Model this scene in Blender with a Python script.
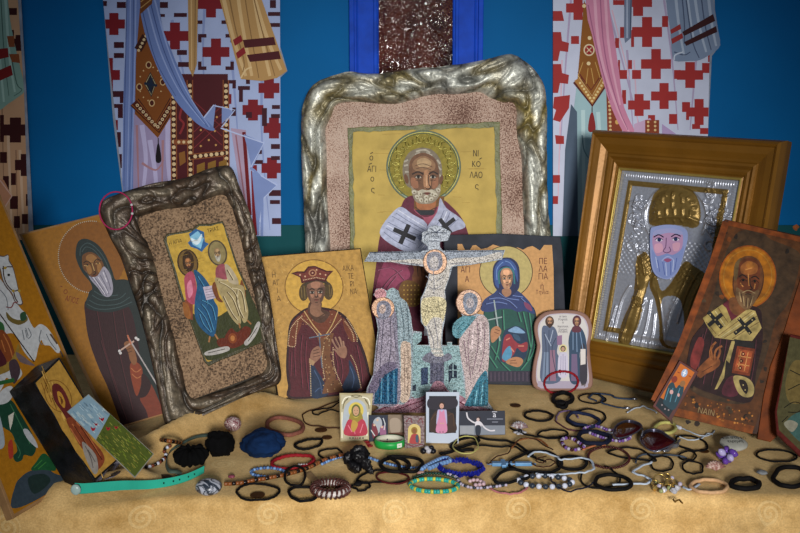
import bpy, math, random
import numpy as np
from mathutils import Vector, Matrix, noise as mn
random.seed(7)
sc = bpy.context.scene
for o in list(bpy.data.objects): bpy.data.objects.remove(o)
# ------------------------------------------------------------ camera, world, light, exposure
TZ = 0.80                       # table top height
CH = 0.56                       # camera height above the table
PITCH = math.radians(10.0)
FPX = 1000.0
cam = bpy.data.cameras.new('camera'); cam.sensor_width = 36.0; cam.sensor_fit = 'HORIZONTAL'; cam.lens = FPX / 800 * 36
co = bpy.data.objects.new('camera', cam); sc.collection.objects.link(co)
co.location = (0, 0, TZ + CH); co.rotation_euler = (math.pi / 2 - PITCH, 0, 0); sc.camera = co
cam.clip_start = 0.02
w = bpy.data.worlds.new('world'); sc.world = w; w.use_nodes = True
w.node_tree.nodes['Background'].inputs[0].default_value = (0.72, 0.84, 1.0, 1)
w.node_tree.nodes['Background'].inputs[1].default_value = 0.15
def spot(name, loc, target, power, col, angle, blend, radius):
    l = bpy.data.lights.new(name, 'SPOT'); l.energy = power; l.color = col; l.spot_size = math.radians(angle); l.spot_blend = blend; l.shadow_soft_size = radius
    o = bpy.data.objects.new(name, l); sc.collection.objects.link(o); o.location = loc
    o.rotation_euler = (Vector(target) - Vector(loc)).to_track_quat('-Z', 'Y').to_euler()
    return o
spot('added_front_spot', (0.26, -1.5, 1.58), (0.08, 1.65, 0.92), 450, (1.0, 0.97, 0.92), 34, 1.0, .22)  # added lamp behind the camera, narrow soft cone so brightness falls off sideways
sc.view_settings.view_transform = 'Standard'; sc.view_settings.look = 'None'; sc.view_settings.gamma = 1.0
sc.view_settings.use_curve_mapping = False; sc.view_settings.exposure = 0.0
# ------------------------------------------------------------ helpers
GAIN = 1.0
def lin(h, g=None):
    g = GAIN if g is None else g
    r = [int(h[i:i + 2], 16) / 255 for i in (0, 2, 4)]
    r = [(c / 12.92 if c <= .04045 else ((c + .055) / 1.055) ** 2.4) * g for c in r]
    return tuple(min(c, .92) for c in r)
def link(o, parent=None):
    sc.collection.objects.link(o)
    if parent: o.parent = parent
    return o
def tag(o, label=None, cat=None, group=None, kind=None):
    if label: o['label'] = label
    if cat: o['category'] = cat
    if group: o['group'] = group
    if kind: o['kind'] = kind
    return o
def empty(name, loc=(0, 0, 0), label=None, cat=None, group=None, kind=None, mat=None):
    o = bpy.data.objects.new(name, None); o.empty_display_size = .02; link(o)
    if mat is not None: o.matrix_world = mat
    else: o.location = loc
    return tag(o, label, cat, group, kind)
def mesh(name, verts, faces, material, parent=None, smooth=False, cols=None):
    me = bpy.data.meshes.new(name); me.from_pydata([tuple(v) for v in verts], [], [tuple(f) for f in faces]); me.update()
    if material: me.materials.append(material)
    if smooth: me.polygons.foreach_set('use_smooth', [True] * len(me.polygons))
    if cols is not None:       # per-face (len faces) or per-vertex colours, with alpha = metalness
        a = me.color_attributes.new('Col', 'FLOAT_COLOR', 'CORNER')
        arr = np.zeros((len(me.loops), 4), dtype=np.float32); cols = np.asarray(cols, dtype=np.float32)
        if len(cols) == len(me.vertices) and len(cols) != len(me.polygons):
            vi = np.zeros(len(me.loops), dtype=np.int32); me.loops.foreach_get('vertex_index', vi); arr[:] = cols[vi]
        else:
            k = 0
            for i, p in enumerate(me.polygons):
                arr[k:k + p.loop_total] = cols[i]; k += p.loop_total
        a.data.foreach_set('color', arr.ravel())
    o = bpy.data.objects.new(name, me); return link(o, parent)
def ray(px, py):
    f = Vector((0, math.cos(PITCH), -math.sin(PITCH))); u = Vector((0, math.sin(PITCH), math.cos(PITCH)))
    return f + Vector((1, 0, 0)) * ((px - 400) / FPX) + u * ((266.5 - py) / FPX)
CAM = Vector((0, 0, TZ + CH))
def T(px, py, z=0.0):           # point of the table top (z above it) seen at a pixel of the photograph
    d = ray(px, py); t = (z - CH) / d.z; return CAM + d * t
class Panel:                    # an upright or leaning plane standing at a point, local x right, z up the slope, y to the back
    def __init__(s, anchor, yaw, lean, z=0.0, origin=None):
        yaw = math.radians(yaw); lean = math.radians(lean)
        s.o = origin or T(anchor[0], anchor[1], z)
        s.n = Vector((math.sin(yaw) * math.cos(lean), -math.cos(yaw) * math.cos(lean), math.sin(lean)))
        s.u = Vector((math.cos(yaw), math.sin(yaw), 0)); s.v = (-s.n).cross(s.u) * -1
        if s.v.z < 0: s.v = -s.v
        b = -s.n
        s.M = Matrix(((s.u.x, b.x, s.v.x, s.o.x), (s.u.y, b.y, s.v.y, s.o.y), (s.u.z, b.z, s.v.z, s.o.z), (0, 0, 0, 1)))
    def q(s, px, py):
        d = ray(px, py); t = (s.o - CAM).dot(s.n) / d.dot(s.n); p = CAM + d * t - s.o
        return (p.dot(s.u), p.dot(s.v))
    def px2(s, x, y, r=1):      # local size of one pixel there
        a = s.q(x, y); b = s.q(x + 1, y); return math.hypot(a[0] - b[0], a[1] - b[1])
def crom(pts, n=6, closed=True):
    out = []; L = len(pts)
    if L < 3: return list(pts)
    rng = range(L) if closed else range(L - 1)
    for i in rng:
        if closed: p0, p1, p2, p3 = pts[i - 1], pts[i], pts[(i + 1) % L], pts[(i + 2) % L]
        else: p0, p1, p2, p3 = pts[max(i - 1, 0)], pts[i], pts[i + 1], pts[min(i + 2, L - 1)]
        for k in range(n):
            t = k / n
            out.append(tuple(.5 * ((2 * b) + (-a + c) * t + (2 * a - 5 * b + 4 * c - d) * t * t + (-a + 3 * b - 3 * c + d) * t ** 3) for a, b, c, d in zip(p0, p1, p2, p3)))
    if not closed: out.append(tuple(pts[-1]))
    return out
def ellp(cx, cy, rx, ry, rot=0, n=28, a0=0, a1=360):
    r = math.radians(rot); out = []
    full = abs(a1 - a0) >= 360
    for i in range(n if full else n + 1):
        a = math.radians(a0 + (a1 - a0) * i / n); x = rx * math.cos(a); y = ry * math.sin(a)
        out.append((cx + x * math.cos(r) - y * math.sin(r), cy + x * math.sin(r) + y * math.cos(r)))
    return out
# ------------------------------------------------------------ materials
def nt(name):
    m = bpy.data.materials.new(name); m.use_nodes = True
    return m, m.node_tree, m.node_tree.nodes['Principled BSDF']
MC = {}
def mat(name, hexcol, rough=.5, metal=0., noise=40., amount=.25, bump=.0, bscale=None, g=None, **kw):
    if name in MC: return MC[name]
    m, t, b = nt(name); N = t.nodes.new; L = t.links.new
    c = lin(hexcol, g)
    tc = N('ShaderNodeTexCoord'); nz = N('ShaderNodeTexNoise'); nz.inputs['Scale'].default_value = noise; nz.inputs['Detail'].default_value = 5
    L(tc.outputs['Object'], nz.inputs['Vector'])
    rp = N('ShaderNodeValToRGB'); rp.color_ramp.elements[0].position = .3; rp.color_ramp.elements[1].position = .7
    rp.color_ramp.elements[0].color = tuple(x * (1 - amount) for x in c) + (1,); rp.color_ramp.elements[1].color = tuple(min(x * (1 + amount), .95) for x in c) + (1,)
    L(nz.outputs['Fac'], rp.inputs['Fac']); L(rp.outputs['Color'], b.inputs['Base Color'])
    b.inputs['Roughness'].default_value = rough; b.inputs['Metallic'].default_value = metal; b.inputs['Specular IOR Level'].default_value = .12 if rough > .4 else .3
    if bump:
        n2 = N('ShaderNodeTexNoise'); n2.inputs['Scale'].default_value = bscale or noise * 4; n2.inputs['Detail'].default_value = 4; L(tc.outputs['Object'], n2.inputs['Vector'])
        bp = N('ShaderNodeBump'); bp.inputs['Strength'].default_value = bump; bp.inputs['Distance'].default_value = .002
        L(n2.outputs['Fac'], bp.inputs['Height']); L(bp.outputs['Normal'], b.inputs['Normal'])
    for k, v in kw.items(): b.inputs[k.replace('_', ' ')].default_value = v
    MC[name] = m; return m
def attr_mat(name, rough=.45, noise=300., amount=.15, bump=.15, bscale=500., coat=0., glit=False, spec=.15):
    m, t, b = nt(name); N = t.nodes.new; L = t.links.new
    at = N('ShaderNodeAttribute'); at.attribute_name = 'Col'
    tc = N('ShaderNodeTexCoord'); nz = N('ShaderNodeTexNoise'); nz.inputs['Scale'].default_value = noise; nz.inputs['Detail'].default_value = 4
    L(tc.outputs['Object'], nz.inputs['Vector'])
    mr = N('ShaderNodeMapRange'); mr.inputs['From Min'].default_value = .3; mr.inputs['From Max'].default_value = .7
    mr.inputs['To Min'].default_value = 1 - amount; mr.inputs['To Max'].default_value = 1 + amount
    L(nz.outputs['Fac'], mr.inputs['Value'])
    src = mr.outputs['Result']
    if glit:
        vo = N('ShaderNodeTexVoronoi'); vo.inputs['Scale'].default_value = 800; L(tc.outputs['Object'], vo.inputs['Vector'])
        sp = N('ShaderNodeSeparateColor'); L(vo.outputs['Color'], sp.inputs['Color'])
        m2 = N('ShaderNodeMapRange'); m2.inputs['To Min'].default_value = .35; m2.inputs['To Max'].default_value = 1.75; L(sp.outputs[0], m2.inputs['Value'])
        mm = N('ShaderNodeMath'); mm.operation = 'MULTIPLY'; L(src, mm.inputs[0]); L(m2.outputs['Result'], mm.inputs[1]); src = mm.outputs[0]
        vm = N('ShaderNodeVectorMath'); vm.operation = 'SUBTRACT'; vm.inputs[1].default_value = (.5, .5, .5); L(vo.outputs['Color'], vm.inputs[0])
        vs = N('ShaderNodeVectorMath'); vs.operation = 'SCALE'; vs.inputs['Scale'].default_value = .9; L(vm.outputs[0], vs.inputs[0])
        ge = N('ShaderNodeNewGeometry'); va = N('ShaderNodeVectorMath'); va.operation = 'ADD'; L(ge.outputs['Normal'], va.inputs[0]); L(vs.outputs[0], va.inputs[1])
        vn = N('ShaderNodeVectorMath'); vn.operation = 'NORMALIZE'; L(va.outputs[0], vn.inputs[0]); L(vn.outputs[0], b.inputs['Normal'])
    mx = N('ShaderNodeVectorMath'); mx.operation = 'SCALE'; L(at.outputs['Color'], mx.inputs[0]); L(src, mx.inputs['Scale'])
    L(mx.outputs[0], b.inputs['Base Color']); L(at.outputs['Alpha'], b.inputs['Metallic'])
    b.inputs['Roughness'].default_value = rough; b.inputs['Coat Weight'].default_value = coat; b.inputs['Specular IOR Level'].default_value = spec; b.inputs['Coat Roughness'].default_value = .2
    if bump and not glit:
        n2 = N('ShaderNodeTexNoise'); n2.inputs['Scale'].default_value = bscale; n2.inputs['Detail'].default_value = 4; L(tc.outputs['Object'], n2.inputs['Vector'])
        bp = N('ShaderNodeBump'); bp.inputs['Strength'].default_value = bump; bp.inputs['Distance'].default_value = .001
        L(n2.outputs['Fac'], bp.inputs['Height']); L(bp.outputs['Normal'], b.inputs['Normal'])
    return m
M_PAINT = attr_mat('egg_tempera_paint', .5, 160, .13, .25, 420)
M_PRINT = attr_mat('printed_picture', .55, 18, .07, .0)
M_GLOSS = attr_mat('glossy_print', .5, 90, .06, .0, spec=.1)
M_AGED = attr_mat('aged_varnished_paint', .5, 70, .5, .25, 200, spec=.08)
M_WORN = attr_mat('crackled_paint', .5, 120, .2, .5, 300)
M_GLIT = attr_mat('glitter_print', .38, 60, .12, 0, glit=True)
M_CAST = attr_mat('cast_patina_relief', .38, 150, .42, .8, 260, spec=.4)
M_FOIL = attr_mat('embossed_metal_foil', .3, 200, .12, .3, 500)
# ------------------------------------------------------------ flat painting: layers of colour shapes a hair apart
_txt = {}
def text_mesh(s):
    if s in _txt: return _txt[s]
    c = bpy.data.curves.new('t', 'FONT'); c.body = s; c.size = 1; c.align_x = 'CENTER'; c.align_y = 'CENTER'; c.resolution_u = 2
    o = bpy.data.objects.new('t', c); sc.collection.objects.link(o)
    dg = bpy.context.evaluated_depsgraph_get(); me = o.evaluated_get(dg).to_mesh()
    r = ([tuple(v.co)[:2] for v in me.vertices], [tuple(p.vertices) for p in me.polygons])
    o.evaluated_get(dg).to_mesh_clear(); bpy.data.objects.remove(o); bpy.data.curves.remove(c)
    _txt[s] = r; return r
def clip_poly(pts, hull):      # convex hull given clockwise on the picture (y down)
    n = len(hull)
    for i in range(n):
        a, b = hull[i], hull[(i + 1) % n]; out = []; f = lambda p: (b[0] - a[0]) * (p[1] - a[1]) - (b[1] - a[1]) * (p[0] - a[0])
        for j in range(len(pts)):
            p, q = pts[j - 1], pts[j]; fp, fq = f(p), f(q)
            if (fp >= 0) != (fq >= 0): t = fp / (fp - fq); out.append((p[0] + (q[0] - p[0]) * t, p[1] + (q[1] - p[1]) * t))
            if fq >= 0: out.append(q)
        pts = out
        if len(pts) < 3: return []
    return pts
class Paint:
    def __init__(s, pan, g=1.0, step=.000012, base=.0003):
        s.p = pan; s.g = g; s.V = []; s.F = []; s.C = []; s.k = 0; s.step = step; s.base = base
    def _l(s): s.k += 1; return -(s.base + s.k * s.step)
    def _col(s, c, m): return lin(c, s.g * GAIN) + (m,)
    clip = None; noclipline = False
    def raw(s, pts, col, m=0., y=None):
        if s.clip:
            pts = clip_poly(pts, s.clip)
            if len(pts) < 3: return
        y = s._l() if y is None else y
        i = len(s.V)
        for p in pts: a = s.p.q(*p[:2]); s.V.append((a[0], y, a[1]))
        s.F.append(tuple(range(i, i + len(pts)))); s.C.append(s._col(col, m))
    def poly(s, col, pts, m=0.): s.raw(pts, col, m); return s
    def blob(s, col, pts, m=0., n=5): s.raw(crom(pts, n), col, m); return s
    def ell(s, col, cx, cy, rx, ry=None, rot=0, m=0., n=26, a0=0, a1=360): s.raw(ellp(cx, cy, rx, ry or rx, rot, n, a0, a1), col, m); return s
    def line(s, col, pts, w=1., smooth=True, closed=False, w2=None, m=0., y=None):
        if smooth and len(pts) > 2: pts = crom(pts, 5, closed)
        elif closed: pts = list(pts)
        n = len(pts); y = s._l() if y is None else y; i0 = len(s.V)
        if s.clip and not s.noclipline:
            c = s.clip; ins = lambda p: all((c[(i + 1) % len(c)][0] - c[i][0]) * (p[1] - c[i][1]) - (c[(i + 1) % len(c)][1] - c[i][1]) * (p[0] - c[i][0]) >= -.5 for i in range(len(c)))
            pts = [p for p in pts if ins(p)]; n = len(pts); closed = closed and n > 2
            if n < 2: return s
        for i in range(n):
            a = pts[i - 1] if (i > 0 or closed) else pts[i]; b = pts[(i + 1) % n] if (i < n - 1 or closed) else pts[i]
            dx, dy = b[0] - a[0], b[1] - a[1]; l = math.hypot(dx, dy) or 1
            ww = (w if w2 is None else w + (w2 - w) * i / max(n - 1, 1)) / 2
            for sg in (-1, 1):
                q = s.p.q(pts[i][0] - dy / l * ww * sg, pts[i][1] + dx / l * ww * sg); s.V.append((q[0], y, q[1]))
        for i in range(n if closed else n - 1):
            j = (i + 1) % n; s.F.append((i0 + 2 * i, i0 + 2 * i + 1, i0 + 2 * j + 1, i0 + 2 * j)); s.C.append(s._col(col, m))
        return s
    def lines(s, col, lst, w=.6, m=0., smooth=True):
        y = s._l()
        for l in lst: s.line(col, l, w, smooth, m=m, y=y)
        return s
    def ring(s, col, cx, cy, rx, ry, w=1., rot=0, m=0., a0=0, a1=360):
        return s.line(col, ellp(cx, cy, rx, ry, rot, 40, a0, a1), w, False, abs(a1 - a0) >= 360, m=m)
    def dots(s, col, pts, r=.7, m=0., n=8):
        y = s._l()
        for p in pts: s.raw(ellp(p[0], p[1], r, r, 0, n), col, m, y)
        return s
    def dotline(s, col, pts, sp=2., r=.6, m=0.):
        out = []; acc = 0
        for a, b in zip(pts, pts[1:]):
            l = math.hypot(b[0] - a[0], b[1] - a[1]); d = -acc
            while d + sp <= l: d += sp; out.append((a[0] + (b[0] - a[0]) * d / l, a[1] + (b[1] - a[1]) * d / l))
            acc = l - d if l > 0 else acc
        return s.dots(col, out, r, m)
    def text(s, col, txt, x, y, size, rot=0, sx=1., bold=0):
        V, F = text_mesh(txt); yy = s._l(); i = len(s.V); r = math.radians(rot)
        for v in V:
            a, b = v[0] * size * sx, -v[1] * size
            q = s.p.q(x + a * math.cos(r) - b * math.sin(r), y + a * math.sin(r) + b * math.cos(r)); s.V.append((q[0], yy, q[1]))
        for f in F: s.F.append(tuple(i + k for k in f)); s.C.append(s._col(col, 0))
        return s
    def cross(s, col, cx, cy, L, w, rot=0, L2=None):
        y = s._l(); r = math.radians(rot)
        for (a, b) in ((L, w / 2), (w / 2, L2 or L)):
            pts = [(cx + x * math.cos(r) - z * math.sin(r), cy + x * math.sin(r) + z * math.cos(r)) for x, z in ((-a, -b), (a, -b), (a, b), (-a, b))]
            s.raw(pts, col, 0, y); y -= s.step * .3
        return s
    def build(s, name, material, parent): return mesh(name, s.V, s.F, material, parent, cols=s.C)
def shade(c, k):
    r = [max(0, min(255, int(int(c[i:i + 2], 16) * k))) for i in (0, 2, 4)]; return '%02x%02x%02x' % tuple(r)
def face(P, cx, cy, w, h, skin, hair='3a2a20', beard=None, rot=0, young=False, turn=0.):
    """small painted face: head w x h pixels, features in icon style"""
    r = math.radians(rot)
    def t(x, y): x *= w / 2; y *= h / 2; return (cx + x * math.cos(r) - y * math.sin(r), cy + x * math.sin(r) + y * math.cos(r))
    dk = shade(skin, .42); lt = shade(skin, 1.3)
    P.blob(skin, [t(-.78, -.5), t(-.4, -.95), t(.4, -.95), t(.78, -.5), t(.76, .1), t(.5, .7), t(0, 1.0), t(-.5, .7), t(-.76, .1)])
    P.blob(shade(skin, .72), [t(.35, -.3), t(.78, -.4), t(.72, .2), t(.4, .8), t(.3, .3)])
    P.blob(shade(skin, .72), [t(-.78, -.4), t(-.62, -.3), t(-.5, .3), t(-.45, .75), t(-.74, .1)])
    P.blob(lt, [t(-.4, -.75), t(0, -.85), t(.4, -.75), t(.3, -.4), t(-.3, -.4)])
    P.blob(lt, [t(-.5 + turn, .1), t(-.3 + turn, -.02), t(-.18 + turn, .2), t(-.35 + turn, .38)]); P.blob(lt, [t(.5 + turn, .1), t(.3 + turn, -.02), t(.2 + turn, .2), t(.35 + turn, .38)])
    ts = max(w * .045, .35)
    P.lines(dk, [[t(-.58 + turn, -.24), t(-.35 + turn, -.34), t(-.12 + turn, -.22)], [t(.58 + turn, -.24), t(.35 + turn, -.34), t(.14 + turn, -.22)]], ts * 1.2)
    e = max(w * .1, .5)
    for sx in (-.34, .36):
        P.ell('c9bfb0', *t(sx + turn, -.07), e * 1.1, e * .55, rot, n=10); P.ell('1c1410', *t(sx + turn, -.07), e * .55, e * .55, n=8)
        P.lines(dk, [[t(sx - .2 + turn, -.06), t(sx + turn, -.14), t(sx + .2 + turn, -.05)], [t(sx - .15 + turn, .02), t(sx + turn, .05), t(sx + .15 + turn, .02)]], ts * .8)
    P.lines(dk, [[t(.1 + turn, -.2), t(.06 + turn, .1), t(.13 + turn, .28), t(-.02 + turn, .33), t(-.1 + turn, .27)]], ts)
    P.line(lt, [t(.0 + turn, -.15), t(.02 + turn, .24)], ts * 1.2, False)
    if beard:
        P.blob(beard, [t(-.8, .0), t(-.55, .3), t(-.25, .38), t(0, .42), t(.3, .38), t(.6, .3), t(.8, .0), t(.72, .6), t(.4, 1.15), t(0, 1.3), t(-.4, 1.15), t(-.72, .6)])
        P.lines(shade(beard, .6), [[t(x, .5), t(x * .9, .8), t(x * .6, 1.15)] for x in (-.55, -.35, -.15, .15, .35, .55)], ts * .8)
        P.lines(shade(beard, 1.3), [[t(x, .45), t(x * .9, .75), t(x * .6, 1.1)] for x in (-.45, -.25, .05, .25, .45)], ts * .8)
        P.blob(shade('8a4038', .9), [t(-.2 + turn, .5), t(turn, .45), t(.22 + turn, .5), t(turn, .58)])
        P.lines(shade(beard, .55), [[t(-.45 + turn, .55), t(-.1 + turn, .4), t(.0 + turn, .44), t(.12 + turn, .4), t(.48 + turn, .55)]], ts)
    else:
        P.blob('86473c', [t(-.2 + turn, .52), t(turn, .47), t(.22 + turn, .52), t(turn, .62)]); P.line(dk, [t(-.2 + turn, .53), t(.22 + turn, .53)], ts * .7, False)
        P.line(dk, [t(-.12 + turn, .74), t(.12 + turn, .74)], ts * .6, False)
# ------------------------------------------------------------ solids
def slab(name, pan, pts, t, material, parent, bev=.0015, y0=0., smooth=0, cols=None):
    """extruded outline (pixels of the photograph on the panel's plane), thickness t to the back, bevelled front edge"""
    if smooth: pts = crom(pts, smooth)
    P = [pan.q(*p) for p in pts]; n = len(P); cx = sum(p[0] for p in P) / n; cz = sum(p[1] for p in P) / n
    rings = []
    for (ins, y) in ((bev, 0), (bev * .3, bev * .3), (0, bev), (0, t - bev), (bev, t)):
        r = []
        for p in P:
            d = math.hypot(p[0] - cx, p[1] - cz) or 1; k = 1 - ins / d; r.append((cx + (p[0] - cx) * k, y0 + y, cz + (p[1] - cz) * k))
        rings.append(r)
    V = [v for r in rings for v in r]; F = [tuple(range(n))[::-1], tuple(range(4 * n, 5 * n))]
    for k in range(4):
        for i in range(n): j = (i + 1) % n; F.append((k * n + i, k * n + j, (k + 1) * n + j, (k + 1) * n + i))
    return mesh(name, V, F, material, parent)
def box(name, x0, x1, y0, y1, z0, z1, material, parent=None, bev=0.):
    V = [(x, y, z) for x in (x0, x1) for y in (y0, y1) for z in (z0, z1)]
    F = [(0, 1, 3, 2), (4, 6, 7, 5), (0, 4, 5, 1), (2, 3, 7, 6), (0, 2, 6, 4), (1, 5, 7, 3)]
    o = mesh(name, V, F, material, parent)
    if bev: m = o.modifiers.new('bevel', 'BEVEL'); m.width = bev; m.segments = 2
    return o
def tube_data(P, r, n=7, closed=False, rfun=None, flat=1.):
    P = [Vector(p) for p in P]; L = len(P); V = []; F = []
    up = Vector((0, 0, 1)); prev = None
    for i in range(L):
        a = P[i - 1] if (i > 0 or closed) else P[i]; b = P[(i + 1) % L] if (i < L - 1 or closed) else P[i]
        tg = (b - a); tg = tg.normalized() if tg.length > 1e-9 else Vector((1, 0, 0))
        s = tg.cross(up); s = s.normalized() if s.length > 1e-3 else (prev or Vector((0, 1, 0)))
        prev = s; w2 = s.cross(tg).normalized(); rr = rfun(i / L) * r if rfun else r
        for k in range(n):
            a2 = 2 * math.pi * k / n; V.append(P[i] + s * math.cos(a2) * rr + w2 * math.sin(a2) * rr * flat)
    for i in range(L if closed else L - 1):
        j = (i + 1) % L
        for k in range(n): k2 = (k + 1) % n; F.append((i * n + k, i * n + k2, j * n + k2, j * n + k))
    if not closed: F.append(tuple(range(n))[::-1]); F.append(tuple((L - 1) * n + k for k in range(n)))
    return V, F
def merge(parts):
    V = []; F = []
    for v, f in parts: b = len(V); V += list(v); F += [tuple(i + b for i in x) for x in f]
    return V, F
def to_local(V, c): return [Vector(v) - c for v in V]
def resample(P, step, closed):
    P = [Vector(p) for p in P]
    if closed: P = P + [P[0]]
    L = [0]
    for a, b in zip(P, P[1:]): L.append(L[-1] + (b - a).length)
    n = max(3, int(round(L[-1] / step))); out = []; j = 0
    for i in range(n if closed else n + 1):
        d = L[-1] * i / n
        while j < len(L) - 2 and L[j + 1] < d: j += 1
        sg = L[j + 1] - L[j] or 1; out.append(P[j].lerp(P[j + 1], (d - L[j]) / sg))
    return out
def strands(path, r, closed, k=3, pitch=.006):
    path = resample(path, .0016, closed); parts = []
    n = len(path); turns = max(1, round(n * .0016 / pitch))
    for s in range(k):
        Q = []
        for i, p in enumerate(path):
            a = path[i - 1] if (i > 0 or closed) else p; b = path[(i + 1) % n] if (i < n - 1 or closed) else p
            tg = (b - a).normalized() if (b - a).length > 1e-9 else Vector((1, 0, 0)); sd = tg.cross(Vector((0, 0, 1))); sd = sd.normalized() if sd.length > 1e-3 else Vector((0, 1, 0)); w2 = sd.cross(tg)
            ph = 2 * math.pi * (turns * i / n + s / k); Q.append(p + sd * math.cos(ph) * r * .5 + w2 * math.sin(ph) * r * .5)
        parts.append(tube_data(Q, r * .58, 5, closed))
    return merge(parts)
def wig(P, amp=.0012, seed=0, closed=True):
    out = []; n = len(P)
    for i, p in enumerate(P):
        a = 2 * math.pi * i / n
        q = Vector((math.cos(a) * 1.3, math.sin(a) * 1.3, seed * 3.1)) if closed else Vector((i * .25, 0, seed * 3.1))
        out.append(Vector(p) + Vector((mn.noise(q), mn.noise(q + Vector((9, 0, 0))), abs(mn.noise(q + Vector((0, 9, 0)))) * .8)) * amp)
    return out
_seed = [0]
def TC(px, py, z=0.0):          # the same on the cloth's uneven surface
    p = T(px, py, z)
    for _ in range(3): p = T(px, py, z + max(cloth_z(p.x, p.y), 0))
    return p
def path_on_table(spec, lift, r):
    """spec: ('e',cx,cy,rx,ry,rot) ellipse in photo pixels, or a list of pixel points (3rd value = extra height in metres)"""
    if spec[0] == 'e': pts = ellp(*spec[1:6 + (len(spec) > 5)], n=36) if len(spec) <= 6 else None; return [TC(x, y, lift + r) for x, y in ellp(spec[1], spec[2], spec[3], spec[4], spec[5] if len(spec) > 5 else 0, 36)]
    return [TC(p[0], p[1], lift + r + (p[2] if len(p) > 2 else 0)) for p in spec]
def loop(name, label, cat, spec, r, material, closed=True, lift=0., group=None, style='tube', rfun=None, flat=1., wob=.0030):
    _seed[0] += 1
    if spec[0] == 'e': pth = path_on_table(spec, lift, r * flat)
    else: pth = [Vector(p) for p in crom([tuple(q) for q in path_on_table(spec, lift, r * flat)], 6, closed)]
    pth = wig(pth, wob, _seed[0], closed)
    c = sum((Vector(p) for p in pth), Vector()) / len(pth); c.z = TZ + lift
    if style == 'braid': V, F = strands(pth, r, closed)
    else: V, F = tube_data(pth, r, 8, closed, rfun, flat)
    o = mesh(name, to_local(V, c), F, material, None, True); o.location = c
    return tag(o, label, cat, group)
def sphere_data(r, nu=10, nv=7, sz=1.):
    V = [(0, 0, r * sz)]; F = []
    for j in range(1, nv):
        th = math.pi * j / nv
        for i in range(nu): a = 2 * math.pi * i / nu; V.append((r * math.sin(th) * math.cos(a), r * math.sin(th) * math.sin(a), r * sz * math.cos(th)))
    V.append((0, 0, -r * sz)); last = len(V) - 1
    for i in range(nu): F.append((0, 1 + i, 1 + (i + 1) % nu)); F.append((last, 1 + (nv - 2) * nu + (i + 1) % nu, 1 + (nv - 2) * nu + i))
    for j in range(nv - 2):
        for i in range(nu): a = 1 + j * nu + i; b = 1 + j * nu + (i + 1) % nu; F.append((a, a + nu, b + nu, b))
    return V, F
def cyl_data(r, l, n=9, bev=.15):     # along z
    V = []; F = []
    for z, k in ((-l / 2, 1 - bev), (-l / 2 + r * bev, 1), (l / 2 - r * bev, 1), (l / 2, 1 - bev)):
        for i in range(n): a = 2 * math.pi * i / n; V.append((r * k * math.cos(a), r * k * math.sin(a), z))
    for j in range(3):
        for i in range(n): i2 = (i + 1) % n; F.append((j * n + i, j * n + i2, (j + 1) * n + i2, (j + 1) * n + i))
    F.append(tuple(range(n))[::-1]); F.append(tuple(3 * n + i for i in range(n))); return V, F
def chip_data(r, seed):
    rnd = random.Random(seed); V, F = sphere_data(r, 5, 4)
    return [tuple(c * rnd.uniform(.4, 1.6) for c in v) for v in V], F
_shared = {}
def bead_mesh(kind, r, l, material, seed=0):
    k = (kind, round(r, 5), round(l, 5), material.name, seed)
    if k in _shared: return _shared[k]
    V, F = sphere_data(r) if kind == 's' else cyl_data(r, l) if kind == 'c' else chip_data(r, seed)
    me = bpy.data.meshes.new('bead'); me.from_pydata(V, [], F); me.materials.append(material)
    if kind != 'x': me.polygons.foreach_set('use_smooth', [kind == 's' or len(f) < 5 for f in F])
    _shared[k] = me; return me
def beads(name, label, cat, spec, r, palette, closed=True, lift=0., kind='s', l=None, gap=1.02, group=None, cordmat=None, joined=False, part='bead'):
    """string of beads: cord plus one object per bead; palette = list of materials cycled"""
    _seed[0] += 1; l = l or 2 * r
    if spec[0] == 'e': pth = path_on_table(spec, lift, r)
    else: pth = [Vector(p) for p in crom([tuple(q) for q in path_on_table(spec, lift, r)], 6, closed)]
    pth = wig(pth, .0008, _seed[0], closed); pts = resample(pth, l * gap, closed)
    c = sum(pts, Vector()) / len(pts); c.z = TZ + lift
    root = empty(name, c, label, cat, group)
    V, F = tube_data(pth, r * .25, 5, closed); mesh('cord', to_local(V, c), F, cordmat or mat('dark_thread', '1c1616', .8), root, True)
    n = len(pts); js = []
    for i, p in enumerate(pts):
        a = pts[i - 1] if (i > 0 or closed) else p; b = pts[(i + 1) % n] if (i < n - 1 or closed) else p
        tg = (b - a).normalized() if (b - a).length > 1e-9 else Vector((1, 0, 0)); q = tg.to_track_quat('Z', 'Y')
        m = palette[i % len(palette)]; me = bead_mesh(kind, r, l, m, (i % 5) if kind == 'x' else 0)
        if joined: js.append(([p - c + q @ v.co for v in me.vertices], [tuple(f.vertices) for f in me.polygons])); continue
        o = bpy.data.objects.new(part, me); link(o, root); o.location = p - c; o.rotation_mode = 'QUATERNION'; o.rotation_quaternion = q
    if joined: V, F = merge(js); tag(mesh('beads', V, F, palette[0], root, True), kind='stuff')
    return root
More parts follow.
